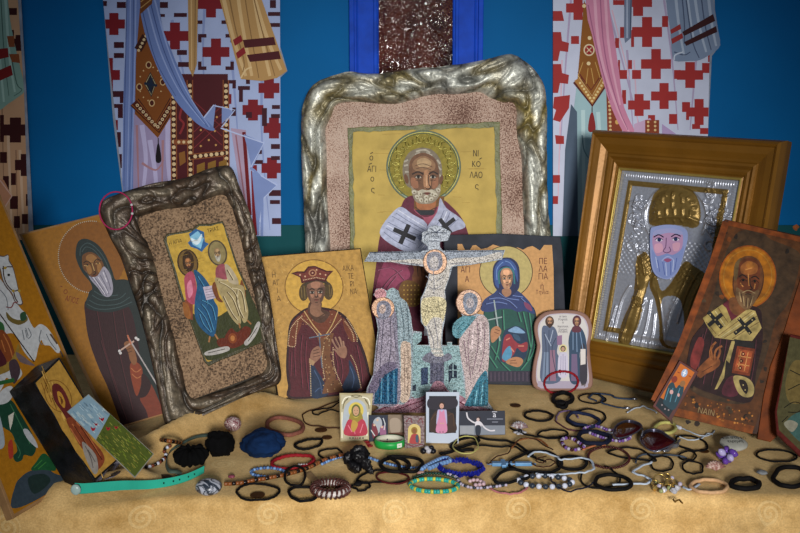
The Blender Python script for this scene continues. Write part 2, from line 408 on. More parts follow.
def blob3(name, c, rx, ry, rz, material, parent=None, rot=0, amp=.12, freq=2.5, seed=0, nu=40, nv=24, fold=0., floor=True, pinch=None):
    """rounded lump sitting on the table: centre c is the point below it"""
    V = []; F = []; r = math.radians(rot)
    def P(th, a):
        d = Vector((math.sin(th) * math.cos(a), math.sin(th) * math.sin(a), math.cos(th)))
        k = 1 + amp * mn.noise(d * freq + Vector((seed * 7.3, 0, 0))) + amp * .4 * mn.noise(d * freq * 2.7 + Vector((seed * 3.3, 5, 0)))
        if fold: k += fold * math.sin(a * 9 + 2 * mn.noise(d * 2 + Vector((seed, 1, 2)))) * math.sin(th)
        x, y, z = d.x * rx * k, d.y * ry * k, d.z * rz * k + rz * .92
        if pinch is not None: s = 1 - pinch * math.exp(-((x / rx + .95) / .5) ** 2); y *= s; z *= (s + 1) / 2
        if floor: z = max(z, .0004)
        return (x * math.cos(r) - y * math.sin(r), x * math.sin(r) + y * math.cos(r), z)
    V.append(P(0, 0))
    for j in range(1, nv):
        for i in range(nu): V.append(P(math.pi * j / nv, 2 * math.pi * i / nu))
    V.append(P(math.pi, 0)); last = len(V) - 1
    for i in range(nu): F.append((0, 1 + i, 1 + (i + 1) % nu)); F.append((last, 1 + (nv - 2) * nu + (i + 1) % nu, 1 + (nv - 2) * nu + i))
    for j in range(nv - 2):
        for i in range(nu): a = 1 + j * nu + i; b = 1 + j * nu + (i + 1) % nu; F.append((a, a + nu, b + nu, b))
    o = mesh(name, V, F, material, parent, True); o.location = c; return o
# ------------------------------------------------------------ the setting
WY = 2.10
m_wall = mat('painted_blue_wall', '005f9c', .6, noise=3, amount=.12, bump=.08, bscale=60, Specular_IOR_Level=.08)
def structure(o): o['kind'] = 'structure'; return o
structure(box('wall_back', -1.9, 1.9, WY, WY + .12, 0, 2.5, m_wall))
structure(box('floor', -1.9, 1.9, -1.9, WY, -.05, 0, mat('stone_floor', '6b6259', .7, noise=6)))
m_teal = mat('painted_teal_dado', '0a4a50', .6, noise=5, amount=.12, bump=.08, bscale=60)
WP = Panel(None, 0, 0, origin=Vector((0, WY, TZ)))
zd = TZ + WP.q(300, 225)[1]
structure(box('trim_1', -1.9, 1.9, WY - .004, WY + .01, 0, zd, m_teal))
# window: blue painted stiles around obscured amber glass
def wx(px): return WP.q(px, 60)[0]
zt = TZ + WP.q(400, -110)[1]; zb = TZ + .12
win = structure(empty('window_1', (wx(415), WY, zb)))
m_blue = mat('cobalt_gloss_paint', '1048c0', .55, noise=30, amount=.2, bump=.35, bscale=90)
def wbox(name, x0, x1, y0, y1, z0, z1, m, bev=.003):
    o = box(name, x0 - wx(415), x1 - wx(415), y0, y1, z0 - zb, z1 - zb, m, win, bev); return o
for a, b, s in ((350, 379, 1), (452, 482, -1)):
    wbox('window_frame', wx(a), wx(b), -.016, 0, zb, zt, m_blue)
    e = a if s > 0 else b
    for k, (o1, o2, h) in enumerate(((0, 5, .024), (7, 8.6, .02), (24, 27.5, .022))):
        u, v = sorted((wx(e + s * o1), wx(e + s * o2))); wbox('moulding', u, v, -h, -.010, zb, zt, m_blue, .0015)
wbox('window_frame', wx(350), wx(482), -.018, 0, zt, zt + .05, m_blue)
wbox('window_sill', wx(346), wx(486), -.03, 0, zb - .03, zb, m_blue)
# pebbled amber pane
m_gl, t_, b_ = nt('pebbled_amber_glass'); N = t_.nodes.new; L = t_.links.new
tc = N('ShaderNodeTexCoord'); vo = N('ShaderNodeTexVoronoi'); vo.inputs['Scale'].default_value = 150; vo.feature = 'SMOOTH_F1'; L(tc.outputs['Object'], vo.inputs['Vector'])
nz = N('ShaderNodeTexNoise'); nz.inputs['Scale'].default_value = 9; L(tc.outputs['Object'], nz.inputs['Vector'])
rp = N('ShaderNodeValToRGB'); rp.color_ramp.elements[0].position = .35; rp.color_ramp.elements[0].color = lin('28140e') + (1,); rp.color_ramp.elements[1].position = .65; rp.color_ramp.elements[1].color = lin('643020') + (1,)
L(nz.outputs['Fac'], rp.inputs['Fac']); L(rp.outputs['Color'], b_.inputs['Base Color'])
bp = N('ShaderNodeBump'); bp.inputs['Strength'].default_value = 1; bp.inputs['Distance'].default_value = .006; L(vo.outputs['Distance'], bp.inputs['Height']); L(bp.outputs['Normal'], b_.inputs['Normal'])
b_.inputs['Roughness'].default_value = .12; b_.inputs['Specular IOR Level'].default_value = 1.0
wbox('pane', wx(378), wx(453), -.006, -.002, zb, zt, m_gl, 0)
# ------------------------------------------------------------ table and cloth
def sstep(a, b, x): x = min(max((x - a) / (b - a), 0), 1); return x * x * (3 - 2 * x)
def edge_y(x): return 1.325 - .055 * sstep(-.30, -.47, x) + .01 * math.sin(x * 7)
RIDGE = [(112, 462, .014), (148, 451, .028), (175, 441, .036), (205, 426, .038), (240, 411, .036), (266, 404, .024), (294, 404, .005)]
RP = [(T(a, b), c) for a, b, c in RIDGE]
def cloth_z(x, y):
    z = 0.0
    best = 9; hh = 0
    for (a, ha), (b, hb) in zip(RP, RP[1:]):
        d = (b - a); t = max(0, min(1, ((x - a.x) * d.x + (y - a.y) * d.y) / (d.x ** 2 + d.y ** 2))); p = a + d * t
        dd = math.hypot(x - p.x, y - p.y)
        if dd < best: best = dd; hh = ha + (hb - ha) * t
    z += hh * math.exp(-(best / .022) ** 2)
    (ax, ay), (bx, by) = (-.475, 1.318), (-.385, 1.372); t = max(0, min(1, ((x - ax) * (bx - ax) + (y - ay) * (by - ay)) / ((bx - ax) ** 2 + (by - ay) ** 2)))
    z = max(z, .024 * math.exp(-(math.hypot(x - ax - (bx - ax) * t, y - ay - (by - ay) * t) / .03) ** 2))
    z += .0008 * (mn.noise(Vector((x * 9, y * 9, 3))) + mn.noise(Vector((x * 3, y * 14, 7)))) - .0008
    return z
V = []; F = []; NX = 300
prof = [('t', k / 60) for k in range(61)] + [('r', k / 8) for k in range(1, 9)] + [('d', k / 30) for k in range(1, 31)]
RAD = .018; YB = 2.085
for i in range(NX + 1):
    x = -1.02 + 2.06 * i / NX; ye = edge_y(x)
    for kind, s in prof:
        if kind == 't': y = YB + (ye + RAD - YB) * s; z = cloth_z(x, y)
        elif kind == 'r': a = s * math.pi / 2; y = ye + RAD - RAD * math.sin(a); z = cloth_z(x, y) * (1 - s) - RAD + RAD * math.cos(a)
        else:
            f = (.010 * math.sin(x * 9.1 + 1.7 * math.sin(x * 3.1)) + .006 * math.sin(x * 23 + 1)) * s ** .7
            # hanging folds that start at the table edge
            for fx, sl, am, wd in ((-.030, .10, .022, .010), (.50, -.45, .06, .022), (-.62, .1, .03, .03), (.80, 0, .05, .04), (-.22, .02, .012, .02)):
                f += am * math.exp(-((x - fx - sl * s) / (wd * (1 + s))) ** 2) * min(1, s * 14 + .25)
            y = ye - f - .01 * s; z = -RAD - .52 * s
        V.append((x, y, z))
n = len(prof)
for i in range(NX):
    for k in range(n - 1): F.append((i * n + k, i * n + k + 1, (i + 1) * n + k + 1, (i + 1) * n + k))
m_cl, t_, b_ = nt('gold_brocade_cloth'); N = t_.nodes.new; L = t_.links.new
tc = N('ShaderNodeTexCoord')
def mth(op, a, b=None, c=None):
    x = N('ShaderNodeMath'); x.operation = op
    for i, v in enumerate((a, b, c)):
        if v is None: continue
        if isinstance(v, (int, float)): x.inputs[i].default_value = v
        else: L(v, x.inputs[i])
    return x.outputs[0]
uv = N('ShaderNodeUVMap')
sx = N('ShaderNodeSeparateXYZ'); L(uv.outputs['UV'], sx.inputs[0])
PX, PY = .175, .150
row = mth('FLOOR', mth('DIVIDE', sx.outputs[1], PY)); off = mth('MULTIPLY', mth('MODULO', mth('ABSOLUTE', row), 2), .5)
u = mth('SUBTRACT', mth('FRACT', mth('ADD', mth('DIVIDE', sx.outputs[0], PX), off)), .5); v = mth('SUBTRACT', mth('FRACT', mth('DIVIDE', sx.outputs[1], PY)), .5)
u = mth('MULTIPLY', u, PX); v = mth('MULTIPLY', v, PY)
r = mth('SQRT', mth('ADD', mth('MULTIPLY', u, u), mth('MULTIPLY', v, v))); th = mth('ARCTAN2', v, u)
wv = mth('SINE', mth('ADD', th, mth('MULTIPLY', r, 2 * math.pi / .0085)))
sp = mth('MULTIPLY', mth('GREATER_THAN', wv, .05), mth('LESS_THAN', r, .0185))
nz = N('ShaderNodeTexNoise'); nz.inputs['Scale'].default_value = 14; nz.inputs['Detail'].default_value = 8; nz.inputs['Roughness'].default_value = .7; L(tc.outputs['Object'], nz.inputs['Vector'])
rp = N('ShaderNodeValToRGB'); rp.color_ramp.elements[0].position = .32; rp.color_ramp.elements[0].color = lin('b08a50') + (1,); rp.color_ramp.elements[1].position = .66; rp.color_ramp.elements[1].color = lin('e4be80') + (1,)
L(nz.outputs['Fac'], rp.inputs['Fac'])
mx = N('ShaderNodeMixRGB'); mx.inputs[2].default_value = lin('f4dca4') + (1,); L(mth('MULTIPLY', sp, .22), mx.inputs[0]); L(rp.outputs['Color'], mx.inputs[1])
n3 = N('ShaderNodeTexNoise'); n3.inputs['Scale'].default_value = 420; n3.inputs['Detail'].default_value = 2; L(tc.outputs['Object'], n3.inputs['Vector'])
m3 = N('ShaderNodeMixRGB'); m3.blend_type = 'MULTIPLY'; m3.inputs[0].default_value = 1; L(mx.outputs[0], m3.inputs[1])
mr = N('ShaderNodeMapRange'); mr.inputs['From Min'].default_value = .35; mr.inputs['From Max'].default_value = .65; mr.inputs['To Min'].default_value = .84; mr.inputs['To Max'].default_value = 1.06; L(n3.outputs['Fac'], mr.inputs['Value']); L(mr.outputs['Result'], m3.inputs[2])
L(m3.outputs[0], b_.inputs['Base Color']); b_.inputs['Roughness'].default_value = .8; b_.inputs['Specular IOR Level'].default_value = .15; b_.inputs['Sheen Weight'].default_value = .25; b_.inputs['Sheen Tint'].default_value = (1, .85, .5, 1)
bp = N('ShaderNodeBump'); bp.inputs['Strength'].default_value = .5; bp.inputs['Distance'].default_value = .0012
hh = mth('ADD', n3.outputs['Fac'], mth('MULTIPLY', sp, .8)); L(hh, bp.inputs['Height']); L(bp.outputs['Normal'], b_.inputs['Normal'])
cloth = mesh('tablecloth', V, F, m_cl, None, True); cloth.location = (0, 0, TZ)
me = cloth.data; ul = me.uv_layers.new(name='UVMap'); arc = []
for k in range(n):
    kind, s = prof[k]; arc.append((1 - s) * .76 if kind == 't' else -.028 * s if kind == 'r' else -.028 - .52 * s)
vi = np.zeros(len(me.loops), dtype=np.int32); me.loops.foreach_get('vertex_index', vi)
X = np.array([-1.02 + 2.06 * i / NX for i in range(NX + 1)]); uvs = np.stack([X[vi // n] + .4455, np.array(arc)[vi % n] + .109], 1).astype(np.float32)
ul.data.foreach_set('uv', uvs.ravel())
tag(cloth, 'gold ochre brocade cloth with swirl pattern covering the table and hanging down its front', 'tablecloth')
tb = empty('table', (0, 1.7, 0), 'wooden table under the gold brocade cloth', 'table')
m_wood = mat('plain_wood', '8a6238', .6, noise=12)
box('tabletop', -1.0, 1.02, 1.36 - 1.7, 2.09 - 1.7, TZ - .035, TZ - .004, m_wood, tb)
for x in (-.97, .93):
    for y in (1.40, 2.02): box('leg', x, x + .05, y - 1.7, y - 1.65, 0, TZ - .035, m_wood, tb)
# ------------------------------------------------------------ printed vestment figures on the wall
m_card = mat('board_backing', '8f97a8', .7)
def banner(name, label, outline, draw, g=1.0, base=None):
    pts = [WP.q(*p) for p in outline]; cx = sum(p[0] for p in pts) / len(pts); cz = min(p[1] for p in pts)
    root = empty(name, (cx, WY, TZ + cz), label, 'banner', 'printed vestment figures on the blue wall')
    P2 = Panel(None, 0, 0, origin=Vector((cx, WY - .0065, TZ + cz)))
    slab('backing', P2, outline, .0024, m_card, root, .0005).location = (0, -.0065, 0)
    P = Paint(P2, g); P.ol = base or outline; P.clip = P.ol; draw(P); o = P.build('print', M_PRINT, root); o.location = (0, -.0065, 0)
    return root
def plus(P, col, cx, cy, L, w, sk=0):
    P.raw([(cx - w, cy - L), (cx + w, cy - L), (cx + w, cy - w), (cx + L, cy - w), (cx + L, cy + w), (cx + w, cy + w), (cx + w, cy + L), (cx - w, cy + L), (cx - w, cy + w), (cx - L, cy + w), (cx - L, cy - w), (cx - w, cy - w)], col)
def rct(P, col, x0, y0, x1, y1): P.raw([(x0, y0), (x1, y0), (x1, y1), (x0, y1)], col)
def ells(P, col, cx, cy, L=15.5, a=8, t=4.5):
    for sx in (-1, 1):
        for sy in (-1, 1):
            x = cx + sx * L; y = cy + sy * L
            P.raw([(x, y), (x - sx * a, y), (x - sx * a, y - sy * t), (x - sx * t, y - sy * t), (x - sx * t, y - sy * a), (x, y - sy * a)], col)
def folds(P, col, lst, w=2.2, w2=.6):
    for l in lst: P.line(col, l, w, w2=w2)
RED = '7a1420'; MAR = '3e0f1e'; WHT = 'a9b8e0'
def fig_mid(P):
    P.poly(WHT, P.ol)
    cr = [(216, 52), (211, 8), (218, 99), (252, 98), (266, 46), (175, 36), (269, 88), (273, 129), (250, 8), (274, 10), (176, 4), (236, 24), (272, 168), (273, 205), (185, 70), (240, 125)]
    folds(P, '8c9ccc', [[(205, 0), (203, 60), (208, 130)], [(232, 60), (236, 110), (238, 140)], [(262, 80), (262, 140), (270, 230)], [(172, 20), (185, 80), (196, 120)]], 3)
    for c in ((216, 52), (211, 4), (218, 99), (269, 88), (175, 36), (271, 40), (253, 110), (274, 128), (272, 168)):
        if c != (271, 40): plus(P, RED, c[0], c[1], 13.5 if c[0] < 240 else 10.5, 5)
    for c in ((216, 52), (218, 98), (212, 6)): ells(P, MAR, c[0], c[1], 18, 8.5, 3.6)
    for x, y, a, b in ((160, 2, 168, 8), (174, 13, 187, 17), (160, 14, 165, 17), (177, 50, 187, 55), (178, 62, 190, 67), (186, 84, 190, 98), (182, 78, 188, 84), (246, 78, 250, 84), (238, 86, 250, 90), (239, 90, 243, 102), (268, 12, 281, 16), (270, 23, 280, 27), (270, 0, 276, 8), (262, 108, 267, 126), (272, 105, 280, 109), (271, 114, 280, 118), (246, 112, 252, 118), (254, 150, 262, 154), (254, 160, 263, 164), (271, 144, 280, 149), (271, 156, 280, 160), (269, 190, 281, 196), (270, 200, 280, 204), (272, 218, 281, 224)): rct(P, MAR, x, y, a, b)
    # left strip of crosses
    plus(P, RED, 114, 24, 11, 4.6); rct(P, RED, 107, 58, 113, 92); rct(P, RED, 107, 70, 120, 80); rct(P, RED, 112, 120, 118, 130)
    for x, y, a, b in ((117, 2, 126, 8), (114, 42, 124, 48), (114, 53, 124, 58), (112, 91, 124, 97), (120, 97, 124, 103), (111, 104, 123, 108), (118, 108, 123, 118), (116, 132, 121, 147), (118, 154, 122, 168), (103, 1, 107, 6)): rct(P, MAR, x, y, a, b)
    # long grey scarf
    P.blob('6f84bd', [(127, -90), (141, -90), (140, 30), (137, 90), (134, 150), (133, 210), (123, 206), (123, 150), (124, 80), (127, 20)], n=3)
    folds(P, '93a6d8', [[(131, -80), (130, 60), (127, 200)], [(137, -80), (135, 60), (131, 200)]], 1.6); folds(P, '4c5f94', [[(134, -80), (133, 60), (129, 205)], [(127, 0), (125, 100), (124, 200)]], 1)
    # pink robe
    P.poly('9c8fb4', [(134, 112), (158, 138), (174, 104), (178, 150), (180, 215), (133, 215)]); folds(P, 'b9b2d8', [[(142, 125), (146, 160), (142, 200)], [(150, 140), (156, 180), (152, 205)], [(168, 120), (168, 160), (172, 200)]], 5, 3); folds(P, 'a87c86', [[(137, 125), (139, 200)], [(142, 163), (156, 170), (164, 160)], [(163, 140), (162, 200)]], 2.6, 1)
    # stole panel
    P.poly('7c4416', [(140, 8), (158, 34), (186, 92), (158, 138), (135, 114), (136, 60)])
    P.line('3a1208', [(134.5, 102), (157.5, 128), (183, 86)], 11, False); P.line('8a4c1a', [(134.5, 102), (157.5, 127.5), (183, 86)], 8.5, False); P.line('4a180c', [(134.5, 102), (157.5, 127.5), (183, 86)], 6.5, False)
    P.dotline('d0b890', [(134.5, 102), (157.5, 127.5), (183, 86)], 4.4, 1.7); P.dotline('4a180c', [(134.5, 102), (157.5, 127.5), (183, 86)], 4.4, .7)
    P.line('3a1208', [(138, 50), (146, 36)], 8, False); P.dotline('d0b890', [(137, 54), (147, 34)], 4, 1.5)
    P.poly('1b1b28', [(150.5, 72), (156.5, 84), (151.5, 97), (144.5, 84)]); P.line('a89a70', [(150.5, 74), (155.5, 84), (151.5, 95), (145.5, 84)], .9, False, True); P.cross('0e2038', 150.8, 84.5, 6.5, 2.4, 10)
    for i in range(14): a = i / 14 * 6.283; P.dots('c8a878', [(150.8 + 11.5 * math.cos(a), 84 + 17 * math.sin(a))], .8)
    for x, y in ((148.8, 65), (152, 103), (139.5, 87), (163, 82)): P.ell('c8a878', x, y, 3, 3.6); P.ell('4a180c', x, y, 2, 2.6)
    P.line('120c14', [(158.4, 138), (158.5, 148)], 1, False); P.blob('120c14', [(158.5, 143), (160, 147), (161.5, 160), (158.5, 163), (155.8, 160), (157, 147)])
    # red brocade panel
    rct(P, '4c141c', 171, 74, 228, 215)
    for x in (173.5, 190, 226): P.line('8a4c2a', [(x, 80), (x + 1, 215)], 6.4, False); P.line('3a100c', [(x, 80), (x + 1, 215)], 4.2, False); P.dotline('d8bc90', [(x, 80), (x + 1, 215)], 5.6, 2)
    P.line('8a4c2a', [(190, 157), (226, 153)], 6, False); P.line('3a100c', [(190, 157), (226, 153)], 4, False); P.dotline('d8bc90', [(190, 157), (226, 153)], 5.4, 2)
    P.line('8a4c2a', [(174, 142), (190, 142)], 5, False); P.dotline('d8bc90', [(174, 142), (190, 142)], 5, 1.6)
    for k in range(-3, 7): P.line('7e2a30', [(194, 110 + k * 9), (222, 110 + k * 9 + 26)], .8, False) if 98 < 110 + k * 9 < 128 else None; P.line('7e2a30', [(194, 132 + k * 8), (222, 132 + k * 8 - 26)], .8, False) if 125 < 132 + k * 8 < 152 else None
    P.dots('c89858', [(201, 130), (208, 122), (215, 131), (209, 140), (201, 146), (216, 145), (202, 116), (217, 117)], 1.1)
    for x, y in ((197, 162), (208, 160), (219, 159)): P.poly('8a6428', [(x, y + 3), (x + 8, y), (x + 8, y + 8), (x, y + 12)])
    P.line('8a2c30', [(182, 108), (180, 118), (184, 124), (180, 134)], 2.2); P.poly('8a5a28', [(179, 153), (185, 151), (186, 162), (180, 166)])
    # pink lining, red edge
    P.poly('b09ab4', [(231, 128), (246, 130), (252, 215), (244, 215)]); P.line('9a6a78', [(236, 135), (247, 215)], 1.5, False); P.line('6e1018', [(244, 132), (250, 215)], 3.5, False); P.line('7a1420', [(254, 165), (256, 235)], 6, False)
    # turned hem of the cross robe
    P.poly('7f92c6', [(216, 104), (213, 131), (203, 119)]); P.poly('7f92c6', [(222, 106), (234, 112), (222, 124)]); P.line('b8c6ec', [(203, 119), (214, 105), (216, 106), (235, 110), (222, 127)], 1.2, False)
    P.poly('7f92c6', [(244, 134), (264, 143), (252, 169), (248, 150)]); P.poly('7f92c6', [(252, 170), (277, 185), (262, 200), (258, 240)]); P.line('b8c6ec', [(221, 128), (264, 143), (250, 169), (277, 185), (264, 198), (260, 222)], 1.4, False)
    P.line('7f92c6', [(250, 168), (256, 172), (262, 185), (262, 236)], 2.5)
    # diagonal scarf
    P.blob('6a80b8', [(146, -90), (160, -90), (160, 11), (171, 49), (184, 79), (197, 109), (215, 129), (206, 129), (192, 119), (174, 98), (156, 64), (141, 15), (143, -30)], n=3)
    folds(P, '91a4d6', [[(146, 0), (160, 50), (180, 92), (205, 124)], [(155, 0), (168, 48), (186, 90), (210, 127)]], 1.8, .8); folds(P, '465a90', [[(150, 0), (164, 50), (184, 94), (208, 127)], [(142, 8), (156, 60), (176, 96)]], 1.2, .6)
    P.poly('6a3a16', [(139, -30), (160, -30), (152, 4), (141, 14)]); P.lines('b08850', [[(141, 8), (156, -4)], [(141, 2), (154, -9)]], 1)
    P.clip = None; # beige towels
    P.poly('b08a58', [(187, -90), (200, -90), (197, 64), (193, 77), (189, 68)]); folds(P, 'd0ac78', [[(191, -80), (192, 70)]], 2, 1); folds(P, '7e5e3a', [[(196, -80), (195, 70)]], 1.2)
    P.poly('b8905a', [(212, -90), (252, -90), (262, 0), (287, 71), (277, 78), (262, 81), (241, 79), (236, 60), (226, 22), (220, 0)])
    folds(P, 'd6b480', [[(232, -60), (240, 10), (252, 76)], [(246, -60), (258, 20), (270, 76)], [(224, 0), (234, 40), (246, 76)], [(255, 0), (268, 40), (281, 70)]], 4, 3); folds(P, '8a683e', [[(238, -60), (247, 10), (259, 78)], [(228, -10), (236, 30), (244, 60), (243, 72)], [(252, -10), (262, 30), (275, 76)]], 1.3, .9)
    P.poly('4a1018', [(243, 40), (274, 37), (276, 45), (245, 48)]); P.poly('4a1018', [(247, 55), (279, 51), (281, 59), (250, 62)]); P.poly('8a1c24', [(233, 40), (241, 35), (243, 41), (235, 46)]); P.poly('8a1c24', [(236, 53), (244, 47), (246, 53), (238, 59)])
    P.line('e0c290', [(241, 78), (246, 70), (252, 67)], 1.5)
banner('vestment_figure', 'printed blue white robe with red crosses, beige towel and brown tasselled stole', [(98, -90), (278, -90), (280, 0), (280, 46), (287.5, 71), (280, 78), (281, 236), (128, 236), (122, 190), (113, 120), (108, 60), (103, 0)], fig_mid, base=[(98, -90), (278, -90), (280, 0), (281, 236), (128, 236), (103, 0)])
def fig_right(P):
    W = 'c9cfe6'; R = 'a32c2c'
    P.poly(W, P.ol); folds(P, 'b2a4c4', [[(606, 0), (622, 60), (640, 128)], [(627, 50), (633, 128)], [(664, 0), (672, 60), (678, 130)], [(696, 60), (690, 130)], [(571, 0), (566, 60), (560, 150)]], 2.4, 1); folds(P, 'dcb8cc', [[(612, 10), (630, 80)], [(634, 60), (638, 128)], [(562, 60), (558, 200)]], 1.6, 1)
    plus(P, R, 578, 8, 12, 4.6); P.poly(R, [(553, 11), (562, 11), (564, 21), (553, 21)])
    for y in (47, 79): P.poly(R, [(553, y - 15), (561, y - 15), (562, y - 6), (569, y - 4), (568, y + 5), (560, y + 4), (558, y + 14), (553, y + 14)])
    P.poly(R, [(554, 97), (570, 95), (569, 108), (560, 122), (553, 120), (556, 110), (553, 108)]); rct(P, R, 571, 36, 579, 44); P.poly(R, [(555, 135), (564, 136), (564, 144), (556, 144)]); rct(P, R, 553, 175, 560, 183); rct(P, R, 553, 196, 558, 204)
    for cx, cy, L, ww in ((638, 2, 14, 5), (647, 32, 15, 5), (656, 64, 15, 4.8), (664, 96, 13, 4.6), (690, 75, 13, 4.8), (699, 112, 13, 4.6), (639, 105, 11, 4.6), (694, 8, 10, 4)): plus(P, R, cx, cy, L, ww)
    for x, y, a, b in ((615, 38, 619, 48), (620, 27, 624, 38), (631, 30, 634, 47), (618, 60, 620, 70), (619, 70, 627, 79), (632, 70, 641, 79), (628, 60, 632, 69), (613, 0, 625, 5), (674, 70, 681, 79), (662, 16, 668, 27), (702, 63, 710, 73), (682, 102, 690, 112), (669, 114, 677, 124), (708, 55, 713, 62), (622, 90, 626, 104), (648, 115, 655, 128), (686, 112, 689, 120), (700, 128, 708, 134), (692, 124, 700, 129), (712, 8, 716, 18)): rct(P, R, x, y, a, b)
    # pale robe
    P.poly('9fc0c8', [(577, 82), (592, 107), (606, 84), (612, 150), (612, 240), (566, 240), (569, 150)]); P.poly('4e5f74', [(571, 104), (577, 112), (578, 240), (562, 240), (565, 150)]); folds(P, 'bcd8dc', [[(583, 110), (584, 230)], [(598, 112), (600, 140)]], 4, 3); P.line('6e93a0', [(590, 160), (584, 150), (582, 135)], 1.2)
    P.poly('8a3c20', [(606, 85), (614, 85), (622, 128), (622, 160), (608, 160)]); P.dotline('e0c088', [(609, 90), (611, 150)], 4, 1.4)
    for x, y in ((616, 110), (617, 122), (618, 134)): P.ell('d8ac60', x, y, 2, 2.4)
    # stole
    P.poly('8f5618', [(584, 0), (590, 20), (597, 50), (606, 84), (592, 107), (577, 84), (580, 50)])
    P.line('5a1810', [(577, 80), (592, 102), (606, 78)], 10, False); P.line('b07a3a', [(577, 79), (592, 101), (606, 77)], 7, False); P.line('6a2414', [(578, 72), (591, 90), (603, 72)], 1.4, False); P.dotline('e6cc90', [(578, 80), (592, 101), (606, 78)], 3.6, 1.3); P.line('d8b478', [(578, 76), (592, 96), (604, 74)], .8, False)
    P.ell('e0cca8', 589, 50, 5.6, 6); P.ell('9a2020', 589, 50, 4.2, 4.6); P.cross('e0cca8', 589, 50, 3.4, .9, 45); P.dots('ecd6a4', [(589.5, 38), (588.5, 63.5), (584, 6)], 2)
    P.lines('caa058', [[(583, 62), (578, 76)], [(595, 62), (600, 78)], [(588, 68), (586, 84)], [(591, 68), (594, 84)]], .7)
    P.line('3a1410', [(592, 107), (592, 114)], 1, False); P.blob('8a2020', [(592, 112), (594, 117), (595.5, 129), (592, 132), (588, 130), (589.5, 117)])
    # pink scarf
    P.blob('cf87a6', [(586, -90), (608, -90), (609, 0), (614, 36), (619, 72), (624, 107), (636, 135), (626, 136), (611, 107), (600, 70), (592, 35), (586, 5)], n=3)
    folds(P, 'e3a9c0', [[(592, -60), (598, 40), (614, 100), (630, 134)], [(603, -60), (608, 40), (620, 105)]], 3.4, 1.6); folds(P, 'a86488', [[(598, -60), (603, 40), (616, 100), (628, 130)], [(588, 5), (596, 45), (610, 100)]], 1.3, .8)
    # gold blocks of the lower hem
    P.poly('c9a8c8', [(634, 124), (650, 118), (660, 136), (634, 136)]); P.poly('8a3c20', [(645, 120), (659, 120), (659, 134), (645, 134)])
    for x in (648, 655): P.dots('e0c088', [(x, 122), (x, 126), (x, 130)], 1.3)
    P.poly('b29ac6', [(662, 124), (676, 134), (662, 134)])
    P.clip = None # grey towels
    P.poly('74819c', [(625, -90), (634, -90), (631, 38), (625, 43), (624, 36)]); P.line('a8b4cc', [(627, -80), (627, 38)], 1.6, False); P.line('3f4a64', [(633, -80), (630, 38)], 1, False)
    P.blob('7f90ac', [(660, -90), (706, -90), (713, 0), (717, 26), (720, 45), (712, 53), (700, 60), (688, 61), (675, 61), (672, 54), (670, 30), (666, 0)], n=3)
    folds(P, 'adbbd0', [[(672, -40), (678, 20), (684, 56)], [(690, -40), (698, 20), (706, 52)], [(682, -40), (690, 20), (694, 40)], [(704, -40), (711, 20), (716, 46)]], 3.4, 2); folds(P, '4c5a76', [[(678, -40), (684, 20), (684, 44)], [(697, -40), (704, 20), (711, 50)], [(686, 0), (692, 40), (699, 58)], [(674, 52), (684, 55), (690, 52)]], 1.4, 1)
    P.poly('3a1216', [(682, 32), (713, 14), (715, 21), (684, 36)]); P.poly('3a1216', [(684, 42), (716, 26), (717, 32), (686, 46)]); P.poly('9c3030', [(670, 30), (680, 24), (681, 29), (671, 34)]); P.poly('9c3030', [(671, 39), (682, 33), (683, 38), (672, 44)]); P.line('c6d0e2', [(674, 60), (675, 55), (683, 52)], 1.4)
banner('vestment_figure', 'printed white robe with brick red crosses, pink scarf and grey towel', [(553, -90), (712, -90), (715, 10), (720.5, 45), (712, 56), (708, 134), (706, 236), (553, 236)], fig_right, base=[(553, -90), (712, -90), (716, 20), (708, 134), (706, 236), (553, 236)])
def fig_left(P):
    W = 'c89c78'; D = '3a1010'
    P.poly(W, P.ol); folds(P, 'dcb898', [[(22, -20), (24, 60), (26, 110)], [(20, 150), (24, 236)], [(8, 130), (12, 236)]], 3, 2); folds(P, '9a7258', [[(26, 100), (31, 236)], [(16, 150), (18, 236)], [(2, 100), (4, 200)]], 1.2)
    plus(P, D, 15.5, 130, 12.5, 5.6); plus(P, D, 26, 165, 11, 5.2); plus(P, D, 20, 43, 8, 4.4)
    for x, y, a, b in ((0, 115, 4, 142), (0, 152, 7, 163), (3, 176, 9, 190), (11, 173, 16, 185), (10, 196, 18, 209), (26, 194, 32, 206), (9, 8, 17, 15), (0, 205, 5, 220), (14, 216, 20, 228), (8, 30, 14, 36), (22, 214, 28, 224), (9, -10, 17, -2)): rct(P, D, x, y, a, b)
    P.blob('86a89c', [(-12, -90), (4, -90), (8, 0), (14, 40), (22, 74), (25, 90), (17, 98), (8, 104), (0, 110), (-12, 112)], n=3)
    folds(P, 'a8c8bc', [[(4, -30), (9, 50), (15, 92)], [(-6, 0), (0, 60), (4, 102)]], 3, 2); folds(P, '4c6a62', [[(0, -20), (4, 50), (9, 96)], [(12, 60), (17, 84), (22, 90), (14, 96)]], 1.2)
    P.poly('7e1c1c', [(-12, 50), (8, 48), (9, 57), (-12, 62)]); P.poly('7e1c1c', [(-12, 75), (11, 65), (13, 75), (-12, 86)]); P.poly('8a4a28', [(7, 36), (14, 36), (15, 47), (9, 47)]); P.poly('8a4a28', [(9, 54), (19, 54), (20, 63), (12, 62)])
    P.poly('c08868', [(-4, 178), (4, 180), (12, 196), (4, 208), (-4, 212)]); P.line('d8b0a0', [(0, 180), (12, 196), (3, 210)], 1.2, False)
banner('vestment_figure', 'printed beige robe with dark brown crosses and green towel', [(-70, -90), (18, -90), (21, 0), (26, 88), (33, 225), (34, 240), (-70, 240)], fig_left)
